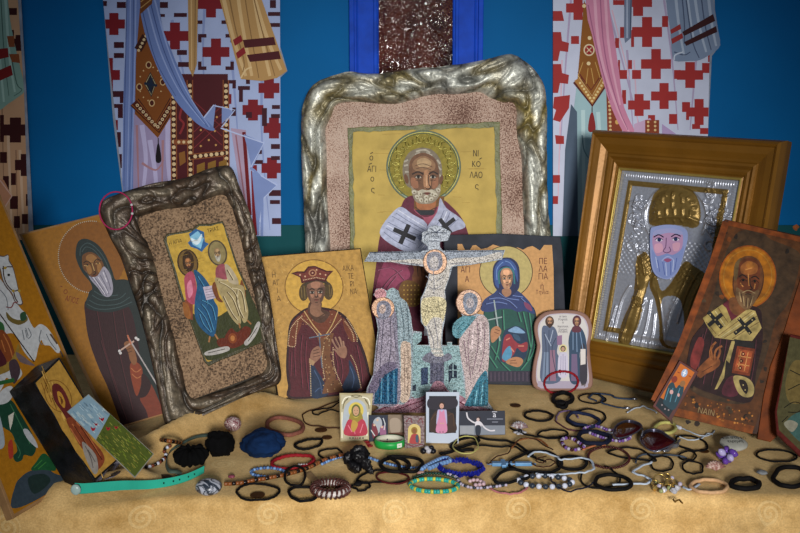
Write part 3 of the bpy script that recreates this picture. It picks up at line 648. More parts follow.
# ------------------------------------------------------------ leaning icons
def icon(name, label, cat, pan, group=None): return empty(name, label=label, cat=cat, group=group, mat=pan.M)
def hray(pts, c, n):            # radii of an outline around c at n angles
    out = []
    for i in range(n):
        a = 2 * math.pi * i / n; dx, dy = math.cos(a), math.sin(a); best = None
        for j in range(len(pts)):
            x1, y1 = pts[j - 1][0] - c[0], pts[j - 1][1] - c[1]; x2, y2 = pts[j][0] - c[0], pts[j][1] - c[1]; ex, ey = x2 - x1, y2 - y1
            den = dx * ey - dy * ex
            if abs(den) < 1e-9: continue
            t = (x1 * ey - y1 * ex) / den; s = (x1 * dy - y1 * dx) / den
            if t > 0 and -1e-6 <= s <= 1 + 1e-6 and (best is None or t > best): best = t
        out.append(best or 1)
    return out
def cast_frame(name, pan, outer, inner, H, back, palette, parent, seed=0, nf=3.0, n=420, nt_=22, fold=.5):
    """moulded frame of flowing folds between two outlines; palette = crevice, mid, crest colours"""
    c = (sum(p[0] for p in outer) / len(outer), sum(p[1] for p in outer) / len(outer))
    ro = hray(crom(outer, 5), c, n); ri = hray(crom(inner, 5), c, n); V = []; C = []; F = []
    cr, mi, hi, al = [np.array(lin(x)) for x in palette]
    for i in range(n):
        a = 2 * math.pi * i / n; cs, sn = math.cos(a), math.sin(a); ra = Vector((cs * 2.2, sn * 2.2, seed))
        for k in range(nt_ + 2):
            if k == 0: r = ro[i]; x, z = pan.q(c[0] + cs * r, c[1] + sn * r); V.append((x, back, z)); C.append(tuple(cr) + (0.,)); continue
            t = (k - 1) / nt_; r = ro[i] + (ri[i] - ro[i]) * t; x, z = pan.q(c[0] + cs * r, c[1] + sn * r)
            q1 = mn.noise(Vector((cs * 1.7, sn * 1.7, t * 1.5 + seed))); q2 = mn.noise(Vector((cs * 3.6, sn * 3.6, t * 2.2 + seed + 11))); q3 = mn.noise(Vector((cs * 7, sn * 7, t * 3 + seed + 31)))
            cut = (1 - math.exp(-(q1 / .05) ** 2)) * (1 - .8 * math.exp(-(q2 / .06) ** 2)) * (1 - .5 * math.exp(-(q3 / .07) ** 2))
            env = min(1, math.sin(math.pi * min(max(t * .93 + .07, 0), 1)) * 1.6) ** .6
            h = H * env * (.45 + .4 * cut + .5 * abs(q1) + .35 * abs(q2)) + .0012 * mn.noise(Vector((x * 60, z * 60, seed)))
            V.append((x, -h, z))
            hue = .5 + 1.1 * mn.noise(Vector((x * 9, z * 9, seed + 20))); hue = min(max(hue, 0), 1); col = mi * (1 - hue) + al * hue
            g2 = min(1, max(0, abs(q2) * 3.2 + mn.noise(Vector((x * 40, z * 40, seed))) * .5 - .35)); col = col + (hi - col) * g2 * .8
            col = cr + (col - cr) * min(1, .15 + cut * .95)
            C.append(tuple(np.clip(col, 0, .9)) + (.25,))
    m = nt_ + 2
    for i in range(n):
        j = (i + 1) % n
        for k in range(m - 1): F.append((i * m + k, j * m + k, j * m + k + 1, i * m + k + 1))
    return mesh(name, V, F, M_CAST, parent, True, cols=C)
# sandy mat material
def sand(name, a, b, dark):
    m, t, p = nt(name); N = t.nodes.new; L = t.links.new
    tc = N('ShaderNodeTexCoord'); n1 = N('ShaderNodeTexNoise'); n1.inputs['Scale'].default_value = 380; n1.inputs['Detail'].default_value = 3; L(tc.outputs['Object'], n1.inputs['Vector'])
    r1 = N('ShaderNodeValToRGB'); e = r1.color_ramp.elements; e[0].position = .36; e[0].color = lin(dark) + (1,); e[1].position = .62; e[1].color = lin(b) + (1,); x = e.new(.47); x.color = lin(a) + (1,)
    n2 = N('ShaderNodeTexNoise'); n2.inputs['Scale'].default_value = 9; L(tc.outputs['Object'], n2.inputs['Vector'])
    ad = N('ShaderNodeMath'); ad.operation = 'MULTIPLY_ADD'; L(n2.outputs['Fac'], ad.inputs[0]); ad.inputs[1].default_value = .6; s = N('ShaderNodeMath'); s.operation = 'SUBTRACT'; L(n1.outputs['Fac'], s.inputs[0]); s.inputs[1].default_value = .30; L(s.outputs[0], ad.inputs[2])
    L(ad.outputs[0], r1.inputs['Fac']); L(r1.outputs['Color'], p.inputs['Base Color']); p.inputs['Roughness'].default_value = .85
    bp = N('ShaderNodeBump'); bp.inputs['Strength'].default_value = .9; bp.inputs['Distance'].default_value = .003; L(n1.outputs['Fac'], bp.inputs['Height']); L(bp.outputs['Normal'], p.inputs['Normal'])
    return m
def clothfolds(P, dark, light, lst, w=1.):
    P.lines(dark, lst, w); P.lines(light, [[(x + w * 1.1, y) for x, y in l] for l in lst], w * .8)
# ================= big icon of the bishop in the moulded silver frame
pb = Panel((420, 368), 0, 6.5, z=.006)
big = icon('framed_icon', 'large icon of a grey bearded bishop in a wavy silver bronze moulded frame', 'icon', pb)
O = [(302, 117), (304, 104), (309, 91), (320, 81), (335, 76), (350, 72.5), (366, 74), (380, 74), (400, 71), (420, 69), (440, 67.5), (452, 65.5), (466, 64), (480, 61.5), (494, 58), (508, 55), (518, 57.5), (527, 64), (534, 71), (540, 79), (544, 90), (546, 110), (546, 140), (547, 200), (551, 250), (552, 300), (551, 345), (546, 365), (430, 367), (314, 367), (308, 340), (307, 290), (306, 250), (304, 200), (302, 150)]
I = [(332, 116), (336, 106), (345, 103), (360, 102.5), (376, 104), (396, 104.5), (410, 101), (424, 97), (438, 94.5), (452, 95), (466, 94), (480, 93), (490, 99), (503, 103), (512, 103), (516, 112), (516, 134), (521, 160), (522, 200), (524, 250), (525, 335), (515, 342), (430, 344), (340, 342), (332, 330), (331, 250), (328, 200), (327, 150), (326, 130)]
slab('board', pb, [(306, 120), (318, 84), (350, 76), (510, 60), (536, 78), (542, 120), (546, 250), (548, 362), (314, 364), (309, 250)], .02, mat('resin_back', '3a3630', .7), big, y0=.003)
slab('mat', pb, [(322, 98), (520, 90), (530, 352), (322, 354)], .012, sand('pink_sandstone_grit', 'b09080', 'ccb4a4', '6a4c40'), big, y0=-.003)
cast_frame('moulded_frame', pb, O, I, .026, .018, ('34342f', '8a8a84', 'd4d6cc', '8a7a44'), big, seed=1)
# raised gold panel with torn olive edge
rnd = random.Random(3)
def torn(x0, y0, x1, y1, x2, y2, x3, y3, n=14, a=1.3):
    out = []
    for (ax, ay), (bx, by) in (((x0, y0), (x1, y1)), ((x1, y1), (x2, y2)), ((x2, y2), (x3, y3)), ((x3, y3), (x0, y0))):
        for i in range(n): t = i / n; out.append((ax + (bx - ax) * t + rnd.uniform(-a, a), ay + (by - ay) * t + rnd.uniform(-a, a)))
    return out
slab('panel_border', pb, torn(348, 128, 499, 122, 504, 340, 352, 340, 20, .8), .006, mat('olive_patina', '66683a', .4, noise=60, amount=.4, bump=.5), big, y0=-.0068)
gpan = slab('gold_panel', pb, torn(352.5, 132.5, 494, 127.5, 499, 335, 356, 335, 26, .9), .006, mat('crackled_gold', 'bfa458', .55, noise=28, amount=.16, bump=.4, bscale=240), big, y0=-.0085)
P = Paint(pb, 1.0, base=.0090)
for k in range(60):             # fine craquelure
    y = 134 + rnd.random() * 195; x = 356 + rnd.random() * 125; P.line('a0823c', [(x, y), (x + 6 + rnd.random() * 16, y + rnd.uniform(-.6, .6))], .35, False, y=-.009006)
P.ell('5c6650', 423.5, 167, 37.3, 36.5, n=50); P.ell('8a9a86', 423.5, 167, 36, 35.2, n=50); P.ell('4c5a3c', 423.5, 167, 34.8, 34, n=50); P.ell('8a7c28', 423.5, 167, 33.6, 33, n=50)
# robe
P.blob('5e1c34', [(371, 345), (372, 300), (376, 266), (380, 236), (388, 219), (398, 209), (410, 200), (424, 206), (440, 199), (452, 207), (462, 219), (468, 234), (474, 262), (478, 300), (480, 345)])
P.blob('8c3a58', [(376, 290), (384, 262), (392, 256), (404, 262), (410, 276), (398, 284), (386, 300)])
clothfolds(P, '34101e', '9a5470', [[(380, 250), (392, 262), (408, 266)], [(377, 270), (392, 268), (404, 280)], [(376, 296), (390, 278), (402, 270)], [(384, 310), (386, 290), (396, 276)], [(466, 236), (462, 262), (468, 300)]], .8)
P.poly('6f4a20', [(414, 199), (444, 196), (444, 206), (414, 210)])
P.blob('a0643e', [(416, 196), (430, 202), (436, 196), (434, 210), (424, 214), (418, 210)]); P.lines('4a2a1a', [[(415, 207), (424, 212), (435, 208)]], 1)
P.poly('20242c', [(415, 210), (434, 210), (434, 215), (416, 215)]); P.blob('9a4a60', [(410, 203), (415, 210), (424, 217), (434, 214), (438, 206), (440, 216), (430, 224), (412, 218)]); P.blob('5e1c34', [(404, 200), (414, 196), (414, 210), (424, 219), (418, 226), (402, 214)])
# omophorion
P.blob('a7acc4', [(440, 198), (446, 208), (460, 218), (465, 227), (452, 232), (440, 242), (424, 253), (410, 253), (426, 228), (437, 212)], n=3)
P.blob('b0b6d0', [(394, 211), (402, 207), (412, 214), (427, 224), (420, 240), (411, 252), (396, 247), (381, 236), (382, 226)], n=3)
P.lines('6a708c', [[(386, 228), (400, 236), (416, 244)], [(388, 222), (404, 230), (422, 236)], [(396, 213), (410, 222), (424, 230)], [(392, 216), (408, 225), (423, 233)], [(444, 210), (436, 226), (418, 248)], [(450, 212), (442, 228), (424, 250)], [(458, 219), (448, 228), (430, 246)], [(384, 232), (396, 241), (410, 248)]], .6)
P.lines('d6daea', [[(387, 225), (402, 233), (419, 240)], [(447, 211), (439, 227), (421, 249)], [(398, 210), (412, 219), (425, 227)]], .8)
P.cross('1c1c24', 404.5, 234, 12, 4.6, 24, 10.5); P.cross('1c1c24', 445, 226, 12, 4.2, -38, 9)
# hand, cuff, book
P.blob('7a4a2e', [(412, 262), (420, 262), (428, 268), (430, 280), (424, 288), (416, 290), (412, 278), (414, 270)]); P.lines('3c2014', [[(417, 264), (418, 276)], [(421, 264), (422, 276)], [(425, 268), (425, 280)]], .8)
P.blob('6c4a1c', [(402, 282), (410, 280), (418, 284), (422, 296), (416, 306), (404, 304), (398, 294)]); P.dots('b08c3c', [(404 + i % 5 * 3.6, 285 + i // 5 * 4.6) for i in range(25)], .8)
P.poly('b8b8c4', [(424, 300), (440, 280), (470, 300), (470, 335), (424, 335)]); P.poly('7a2c34', [(430, 302), (442, 288), (466, 304), (466, 335), (430, 335)])
# head
P.blob('7c7060', [(403.5, 178), (403, 165), (408, 154), (416, 149), (424, 148), (433, 151), (440, 160), (442, 172), (440, 182), (432, 190), (410, 188)])
P.lines('aca494', [[(404, 162), (408, 160)], [(404, 166), (408, 165)], [(405, 172), (409, 172)], [(416, 152), (424, 150), (430, 153)], [(437, 160), (440, 164)], [(437, 166), (441, 170)], [(438, 174), (441, 177)], [(415, 155), (420, 153)], [(426, 153), (432, 156)]], 1.8)
P.ell('6a4630', 406.3, 179, 2, 5, -14); P.ell('6a4630', 441, 180, 1.8, 5, 12)
P.blob('6c4a34', [(409, 165), (414, 156), (424, 153), (434, 158), (438.5, 168), (439, 180), (436, 194), (426, 203), (415, 196), (410, 182)])
P.blob('8e6a4c', [(413, 162), (423, 156), (434, 162), (434, 170), (424, 172), (414, 170)]); P.blob('b0916c', [(417, 161), (424, 158), (431, 162), (429, 167), (419, 167)])
P.lines('4e3424', [[(415, 166), (423, 164), (432, 167)], [(416, 169), (423, 167.5), (431, 170)]], .6)
P.blob('96654a', [(411, 178), (417, 180), (418, 188), (412, 187)]); P.blob('96654a', [(433, 180), (438, 178), (437, 188), (432, 188)]); P.blob('a87a58', [(424, 172), (429, 172), (430.5, 187), (424, 188)])
P.lines('2a1a14', [[(412, 174.5), (418, 172), (423.5, 174.5)], [(428.5, 174.5), (433, 172), (438, 174.5)]], 1.5)
for x in (418.3, 432.8): P.ell('b0a698', x, 177, 3.1, 1.5); P.ell('120c0a', x, 176.9, 1.5, 1.6); P.lines('2a1a14', [[(x - 3.4, 177), (x, 175.2), (x + 3.4, 177.2)]], .7); P.lines('4a3024', [[(x - 3, 180), (x, 181), (x + 3, 180)]], .6)
P.lines('2a1a14', [[(428.5, 175), (428.8, 184), (430.5, 187.5), (427.5, 189), (424.5, 187.5)]], .9); P.line('caa07c', [(426, 175), (426.6, 186)], 1.2, False)
P.blob('8e8270', [(411, 186), (414, 189), (419, 191), (424, 190.5), (431, 190.5), (436, 188), (440, 184), (440, 193), (437, 199), (432, 203), (424, 204), (417, 202.5), (413, 197)])
for k, (x, y) in enumerate(((414, 192), (417, 197), (421, 200), (426, 201), (431, 199), (435, 195), (438, 190), (420, 194), (432, 194), (426, 197))): P.ell('c2bba8', x, y, 2.4, 1.9, k * 37); P.ell('80745e', x + .3, y + .5, 1.2, .8, k * 37)
P.blob('b8b09c', [(417, 192), (422, 189.5), (427, 190.5), (432, 189.5), (436, 192.5), (431, 192.5), (427, 191.8), (421, 193)]); P.blob('7e3c30', [(424, 193), (427, 192.5), (430, 193), (427, 195)]); P.line('3a201a', [(423, 193.6), (431, 193.6)], .6, False)
for s_, x, y in (('ο', 371.5, 158), ('ΑΓΙ', 372, 169.5), ('ο', 372.5, 179), ('ς', 373, 190), ('ΝΙ', 475.5, 154), ('KO', 476, 164.5), ('ΛΑΟ', 475.8, 175.5), ('ς', 476.5, 186.5)): P.text('2c241a', s_, x, y, 8.6, 1, .72 if len(s_) > 1 else .85)
P.lines('2c241a', [[(370.5, 154), (373, 152.5)], [(369, 164.5), (372, 163.5)], [(479, 159.5), (481.5, 158)]], .8)
P.build('painting', M_WORN, big)
# raised scrollwork of the halo
parts = []
for k in range(30):
    a = 2 * math.pi * k / 30
    if 46 < math.degrees(a) < 134: continue
    rr = 27.5; cx, cy = 423.5 + rr * math.cos(a), 167 + rr * math.sin(a); pts = []
    for i in range(9): b = a + (1 if k % 2 else -1) * i * .75; q = 5.4 * (1 - i / 12); x, z = pb.q(cx + q * math.cos(b), cy + q * math.sin(b)); pts.append((x, -.0112, z))
    parts.append(tube_data(pts, .0013, 5))
ring = [(pb.q(*p)[0], -.0112, pb.q(*p)[1]) for p in ellp(423.5, 167, 35, 34.3, 0, 60, 128, 412)]; parts.append(tube_data(ring, .0011, 6))
V, F = merge(parts); mesh('halo_relief', V, F, mat('gilt_olive_relief', 'b4aa58', .4, .3, noise=80, amount=.35), gpan, True)
# ================= seated figures icon in dark moulded frame
ps = Panel((168, 430), 22, 10, z=.008)
sea = icon('framed_icon', 'icon of two seated haloed figures in a dark brown moulded frame with grit mat', 'icon', ps)
O = [(100, 209), (104, 200), (118, 194), (133, 189), (155, 183), (185, 178), (205, 170), (222, 166), (231, 168), (238, 185), (246, 205), (254, 230), (262, 262), (270, 300), (276, 345), (280, 380), (262, 390), (240, 398), (212, 411), (190, 421), (169, 429), (160, 395), (150, 350), (141, 315), (131, 285), (122, 258), (110, 235)]
I = [(140, 220), (152, 214), (168, 210), (190, 208), (205, 201), (222, 196), (229, 206), (236, 225), (244, 262), (254, 300), (260, 340), (266, 364), (256, 376), (236, 385), (215, 392), (196, 398), (187, 390), (181, 362), (173, 330), (164, 300), (156, 265), (150, 245), (142, 235)]
slab('board', ps, [(108, 208), (150, 190), (226, 172), (256, 262), (274, 378), (174, 423), (140, 300)], .020, mat('resin_back', '3a3630', .7), sea, y0=.003)
slab('mat', ps, [(136, 216), (226, 192), (240, 215), (270, 370), (186, 402), (160, 300)], .012, sand('brown_sandstone_grit', '7c624a', '9c8064', '443426'), sea, y0=-.004)
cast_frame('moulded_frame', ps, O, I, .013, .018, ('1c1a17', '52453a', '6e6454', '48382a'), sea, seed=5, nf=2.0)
G = [(163, 240), (166, 234), (178, 232), (192, 229), (198, 224), (210, 224), (222, 221), (226, 232), (232, 250), (238, 268), (248, 290), (258, 315), (266, 337), (262, 342), (250, 347), (236, 354), (220, 360), (208, 366), (204, 362), (196, 340), (188, 318), (180, 296), (172, 268)]
slab('panel_border', ps, G, .006, mat('dark_olive_patina', '3c3a24', .4, noise=60, amount=.4, bump=.5), sea, y0=-.0075)
P = Paint(ps, 1.0, base=.0078); P.blob('b8963c', [((x - 215) * .93 + 214.5, (y - 292) * .95 + 291) for x, y in G], n=2)
P.blob('34381e', [(180, 296), (190, 312), (212, 318), (232, 306), (246, 290), (262, 336), (236, 350), (210, 360), (202, 352), (190, 320)])
for k in range(30): y = 235 + rnd.random() * 60; x = 170 + (y - 235) * .3 + rnd.random() * 45; P.line('94742c', [(x, y), (x + 7, y - 1.5)], .35, False, y=-.0079)
# dove medallion
P.poly('2c5c90', [(188, 234), (195, 229), (203, 232), (204, 242), (208, 244), (204, 248), (201, 252), (196, 249), (190, 247), (187, 243), (190, 240)]); P.poly('7ab0cc', [(189, 237), (197, 231), (203, 238), (200, 249), (192, 245)]); P.blob('c8d8e0', [(190, 238), (196, 240), (201, 234), (200, 241), (196, 245), (192, 243)])
# left seated figure
P.ell('3a2814', 187, 263, 10.5, 14, -12); P.ell('6c5228', 187, 263, 9, 12.5, -12); P.blob('33200f', [(182, 256), (187, 251), (192, 256), (193, 266), (189, 272), (183, 268)]); face(P, 187.5, 264, 7.4, 12, '8a5c38', beard='3a2414', rot=-8)
P.poly('7a3c24', [(184, 300), (192, 296), (192, 320), (186, 318)]); P.blob('8a5424', [(182, 302), (188, 306), (190, 318), (184, 316)])
P.blob('a0445a', [(184, 276), (192, 272), (196, 290), (194, 304), (186, 300), (184, 288)]); P.blob('c87890', [(186, 286), (190, 280), (192, 292), (188, 298)])
P.blob('1c4e74', [(193, 270), (202, 276), (210, 288), (213, 300), (217, 308), (216, 322), (214, 334), (210, 336), (200, 328), (194, 316), (194, 300), (196, 286)]); clothfolds(P, '0c2840', '4a88aa', [[(196, 276), (204, 290), (206, 304)], [(200, 300), (210, 306), (214, 320)], [(196, 308), (204, 318), (210, 332)], [(200, 304), (206, 312), (212, 330)], [(198, 314), (202, 324), (209, 332)]], .9)
P.poly('b4a8b8', [(202, 287), (211, 285.5), (215, 298), (205.5, 300)]); P.lines('6a6474', [[(204, 290), (211, 288.6)], [(204.5, 292.4), (212, 291)], [(205, 295), (213, 293.6)], [(206, 297.5), (214, 296)]], .5, smooth=False)
P.lines('9a6a40', [[(209, 336), (208, 342)], [(214, 334), (217, 339)]], 1.6)
# right seated figure
P.ell('4a4030', 216.5, 253, 9.5, 13, -14); P.ell('84764e', 216.5, 253, 8, 11.5, -14); face(P, 216.5, 254, 7.4, 12, '8a7050', beard='a8a498', rot=-8)
P.blob('6c3c20', [(214, 282), (218, 296), (222, 302), (216, 300), (211, 288)]); P.blob('6c3c20', [(240, 280), (244, 290), (244, 300), (238, 300)])
P.blob('8a4650', [(215, 268), (223, 264), (226, 274), (224, 284), (216, 282)])
P.blob('a89a80', [(224, 264), (230, 268), (237, 280), (236, 286), (228, 282), (225, 274)]); P.blob('9a8a62', [(214, 278), (224, 280), (232, 284), (242, 286), (244, 296), (247, 310), (246, 320), (242, 322), (238, 310), (240, 322), (236, 324), (228, 314), (222, 300), (217, 290)])
clothfolds(P, '4a3a22', 'cabc98', [[(218, 282), (226, 286), (234, 294), (238, 308)], [(226, 292), (232, 300), (238, 316)], [(230, 288), (240, 292), (244, 312)], [(216, 280), (226, 280)], [(226, 270), (232, 280)], [(222, 296), (230, 312), (236, 320)], [(236, 290), (236, 304), (242, 318)]], .9)
P.lines('8a5c34', [[(238, 323), (239, 328)], [(246, 320), (250, 324)]], 1.6)
# seraph and scroll
P.blob('5c2414', [(224, 336), (230, 328), (236, 332), (244, 326), (250, 330), (244, 342), (232, 348), (224, 344)]); P.ell('7a3c1c', 231.5, 338, 4.2, 5.2); P.ell('a86c38', 231.5, 338, 2.2, 2.8); P.blob('5c2414', [(216, 340), (224, 338), (226, 346), (218, 346)])
P.blob('a8a4a0', [(204, 352), (212, 349), (226, 346), (228, 350), (216, 354), (205, 355)]); P.blob('a8a4a0', [(243, 342), (250, 334), (256, 322), (259, 324), (254, 336), (246, 345)]); P.lines('3a3430', [[(207, 352.6), (224, 348.6)], [(247, 341), (256, 327)]], .7, smooth=False)
P.text('2c2010', 'Η ΑΓΙΑ', 174.5, 242.5, 5.2, -14, .8); P.text('2c2010', 'ΤΡΙΑΣ', 212, 230, 5.2, -14, .8)
P.build('painting', M_WORN, sea)
# ================= monk icon
pm = Panel((113, 429), 12, 12, z=.006)
mk = icon('icon', 'tall ochre icon of a hooded white bearded monk holding a white tipped cross', 'icon', pm)
m_ochre = mat('ochre_panel_paint', '9a6214', .5, noise=8, amount=.12, bump=.15)
m_edge = mat('pale_wood_edge', '94704a', .6, noise=60, amount=.2)
out = [(19, 234), (128, 207), (187, 408), (110, 431)]
slab('board', pm, out, .022, m_edge, mk)
P = Paint(pm, .88); P.clip = [(22, 235), (127, 209), (185, 407), (113, 428)]; P.poly('a06a16', P.clip)
P.ell('8c5618', 92, 257, 33.5, 36, -10); P.dotline('c8b8a0', ellp(92, 257, 33.5, 36, -10, 60, 100, 290), 2, .65); P.dotline('3a2010', ellp(92, 257, 33.5, 36, -10, 60, 101, 291), 2, .4)
P.blob('1c2828', [(88, 296), (96, 288), (116, 280), (130, 281), (138, 292), (152, 330), (178, 417), (150, 428), (120, 400), (90, 330)])
P.blob('33141a', [(86.5, 300), (85.5, 318), (89, 340), (98, 366), (108, 388), (119, 418), (126, 434), (154, 426), (150, 402), (148, 392), (139, 386), (140, 360), (136, 330), (128, 306), (110, 302)])
clothfolds(P, '1e0a0e', '54242a', [[(96, 310), (104, 350), (120, 400)], [(112, 308), (118, 350), (132, 410)], [(122, 310), (128, 345)], [(100, 340), (112, 380), (126, 420)]], .9)
P.blob('1f2e2f', [(76, 258), (76.5, 246), (80, 240), (87, 239), (97, 244), (105, 254), (112, 270), (116, 280), (128, 281), (136, 288), (140, 302), (130, 306), (112, 312), (96, 311), (86, 307), (87, 298), (92, 290), (90, 282), (82, 272)])
P.lines('44585a', [[(80, 256), (81, 248), (88, 243), (98, 250), (106, 262), (112, 278)], [(82, 252), (86, 247), (94, 250), (102, 260)], [(87, 304), (98, 309), (116, 308), (132, 302)], [(89, 300), (100, 305), (118, 304), (130, 297)], [(92, 295), (102, 300), (118, 299), (126, 293)], [(94, 291), (104, 296), (118, 295)]], .7)
P.blob('704724', [(82, 258), (84, 254), (91, 252), (99, 257), (104, 266), (102, 277), (96, 282), (88, 274), (83, 268)])
P.blob('a0703c', [(86, 257), (91, 254), (97, 258), (95, 262), (88, 262)]); P.blob('a0703c', [(86, 267), (90, 265), (92, 272), (89, 274)]); P.blob('a0703c', [(97, 262), (101, 264), (102, 272), (98, 272)])
P.lines('1c100a', [[(83.5, 263), (87, 261), (91, 263.5)], [(94, 262.5), (97, 259), (101, 261)], [(92.5, 264), (94, 270), (96, 273), (93, 275)]], .9); P.lines('d8b070', [[(92, 263), (94.5, 271)], [(84, 265.5), (88, 266)], [(95.5, 264), (100, 263)]], .7); P.dots('0c0806', [(87.5, 265), (98, 263)], .9)
P.blob('a4a0b0', [(85.5, 270), (89, 276), (94, 277), (98, 275), (103, 267), (106, 268), (110, 274), (113, 286), (112, 294), (108, 297), (103, 295), (98, 288), (91, 280)]); P.lines('666478', [[(90, 276), (97, 284), (104, 294)], [(95, 278), (101, 286), (107, 296)], [(100, 275), (105, 284), (109, 294)], [(104, 270), (108, 280), (111, 290)]], .7); P.lines('dcd8e2', [[(93, 277), (100, 287), (105, 294)], [(98, 277), (104, 286), (108, 293)], [(103, 272), (107, 282)]], .8); P.line('6a3020', [(92, 276), (98, 275)], .9, False)
P.blob('7a3420', [(140, 398), (148, 386), (151, 384), (157, 396), (166, 420), (160, 424), (152, 427), (146, 410)]); P.lines('b0643c', [[(144, 398), (154, 425)], [(149, 392), (158, 423)], [(153, 390), (163, 421)]], 1); P.lines('3a140e', [[(147, 398), (156, 425)], [(151, 392), (160, 422)]], .8)
P.blob('8a3c20', [(130, 365), (136, 362), (142, 368), (142, 380), (137, 396), (132, 382)]); P.lines('c07848', [[(131, 368), (136, 372), (141, 369)], [(132, 374), (137, 378), (141, 376)]], .7); P.blob('2c1014', [(142, 374), (148, 378), (151, 386), (146, 396), (139, 397), (141, 388)])
P.blob('8a5a38', [(124, 344), (128, 341), (133, 346), (137, 360), (134, 365), (130, 360), (128, 352)]); P.lines('3c2014', [[(125, 347), (130, 345)], [(126, 350), (131, 348)], [(127, 353), (132, 351)]], .6)
P.line('b0a8a8', [(128, 337), (167, 401)], 1.4, False); P.line('c8a898', [(121, 350), (134, 341)], 1.6, False); P.dots('d8d4d4', [(119.5, 351), (120.5, 353), (136, 338), (138, 339.5)], 1.5); P.line('c07050', [(127.5, 335), (131, 344)], 1.6, False)
P.text('701808', 'Ο', 65.5, 292, 6, 14); P.text('701808', 'ΑΓΙΟΣ', 72, 300, 7.5, 14, .62); P.line('6a2010', [(60.5, 286), (62.5, 287)], .7, False)
P.build('painting', M_PAINT, mk)
# ================= rider icon at the far left
pg = Panel((13, 519), 60, 23, z=.001)
gi = icon('icon', 'leaning icon of a rider on a white horse over a green dragon', 'icon', pg)
slab('board', pg, [(-95, 232), (-3, 186), (111, 460), (13, 519)], .016, m_edge, gi)
P = Paint(pg, 1.0); P.poly('a06a16', [(-94, 236), (-4, 190), (108, 459), (14, 514)])
P.blob('34404a', [(12, 508), (15, 486), (20, 478), (30, 471), (46, 469), (56, 474), (70, 476), (88, 466), (40, 498)]); P.blob('20302e', [(28, 478), (44, 474), (50, 482), (34, 494)])
P.blob('1e5230', [(31, 470), (36, 462), (42, 454), (48, 456), (56, 470), (44, 470)]); P.lines('3c7c3c', [[(34, 468), (42, 460)], [(38, 469), (46, 462)]], .8)
P.blob('1c4030', [(-4, 400), (6, 398), (13, 402), (18, 410), (24, 420), (33, 436), (36, 448), (32, 456), (24, 455), (22, 460), (16, 462), (13, 456), (17, 450), (12, 434), (4, 428), (-4, 420)]); P.lines('3c6c4c', [[(10, 404), (20, 424), (30, 444)], [(14, 440), (20, 452), (18, 458)]], .9)
P.poly('c8c4b8', [(8, 416), (14, 412), (12, 424), (10, 430)]); P.blob('b0b4b8', [(23, 430), (28, 430), (36, 442), (37, 448), (28, 440)]); P.blob('a03828', [(8, 444), (12, 440), (13, 456), (9, 458)]); P.blob('9aa4ac', [(-3, 410), (3, 430), (4, 446), (-3, 446)])
# horse
W_ = 'bcbec0'
P.blob(W_, [(-6, 278), (4, 284), (12, 296), (20, 308), (26, 314), (30, 322), (34, 328), (38, 325), (42, 324.5), (48, 329), (54, 338), (60, 350), (57, 353), (50, 346), (44, 345), (41, 340), (38, 348), (34, 361), (24, 352), (14, 334), (-4, 330)])
P.blob('5a4c48', [(-6, 255), (3, 256), (8, 254.6), (9, 260), (13, 267), (16, 279), (18.6, 290), (21.6, 299), (22.6, 304), (19, 305.4), (14.5, 302), (11, 293.5), (6, 288), (2, 280), (-1, 268), (-6, 262)])
P.blob(W_, [(-6, 256), (3, 257), (8, 255.6), (8.4, 261), (12.4, 268), (15.4, 279), (18, 290), (21, 299.6), (21.6, 303.4), (18.6, 304.2), (15.2, 301), (12, 293), (7, 287), (3, 279.4), (0, 268), (-6, 262)])
P.lines('7c3c3c', [[(6, 307), (11, 307.6), (13.4, 303)], [(13, 303), (18, 302)]], 1.1)
P.blob(W_, [(-4, 352), (6, 360), (16, 364), (22, 374), (14, 382), (6, 378), (2, 388), (-4, 392)]); P.blob(W_, [(0, 392), (10, 386), (14, 392), (8, 402), (-2, 404)])
P.lines('646a70', [[(28, 328), (31, 335), (28, 339)], [(25.5, 328), (28, 336)], [(41, 330), (39, 340), (42, 345)], [(46, 334), (50, 342), (56, 350)], [(22, 330), (24, 340)], [(0, 290), (6, 298), (8, 310)], [(25, 330), (27, 338)]], .8)
P.lines('3a2418', [[(3, 266), (3.6, 276), (7, 285), (13, 291), (18, 290)], [(2, 269), (7, 267), (12, 267)], [(13.5, 292), (15, 298), (17.5, 302)]], 1.1); P.dots('181410', [(8.5, 275)], 1.4); P.dots('a08438', [(5, 268), (13, 291), (19, 291)], 1.5)
P.blob('6a5a2c', [(6, 312), (12, 318), (20, 320), (26, 316), (27, 321), (18, 325), (8, 320)]); P.blob('2c4c34', [(20, 314), (25, 312), (26, 319), (21, 321)]); P.lines('5c4a3c', [[(50, 334), (57, 344)], [(60, 351), (63, 357)]], 1.8)
# rider
P.blob('2f5c34', [(-4, 322), (3, 324), (4, 334), (-4, 338)]); P.blob('7c4020', [(0, 330), (8, 336), (13, 348), (16, 362), (10, 366), (2, 356), (-4, 346)]); P.lines('b06c38', [[(3, 334), (9, 346), (13, 360)], [(1, 340), (5, 352)]], 1); P.blob('8c7030', [(-4, 362), (8, 362), (14, 354), (18, 344), (19, 352), (12, 368), (2, 374), (-4, 374)]); P.blob('43343a', [(9, 362), (16, 360), (20, 372), (14, 384), (10, 374)]); P.blob('4a1e24', [(-4, 346), (4, 356), (6, 364), (-4, 366)])
P.line('2a1c14', [(-2, 312), (34, 362)], 1.1, False); P.line('2a5c30', [(-4, 384), (14, 380)], 4, False); P.blob('6a5a5c', [(16, 352), (30, 362), (34, 366), (20, 362)])
P.build('painting', M_PAINT, gi)
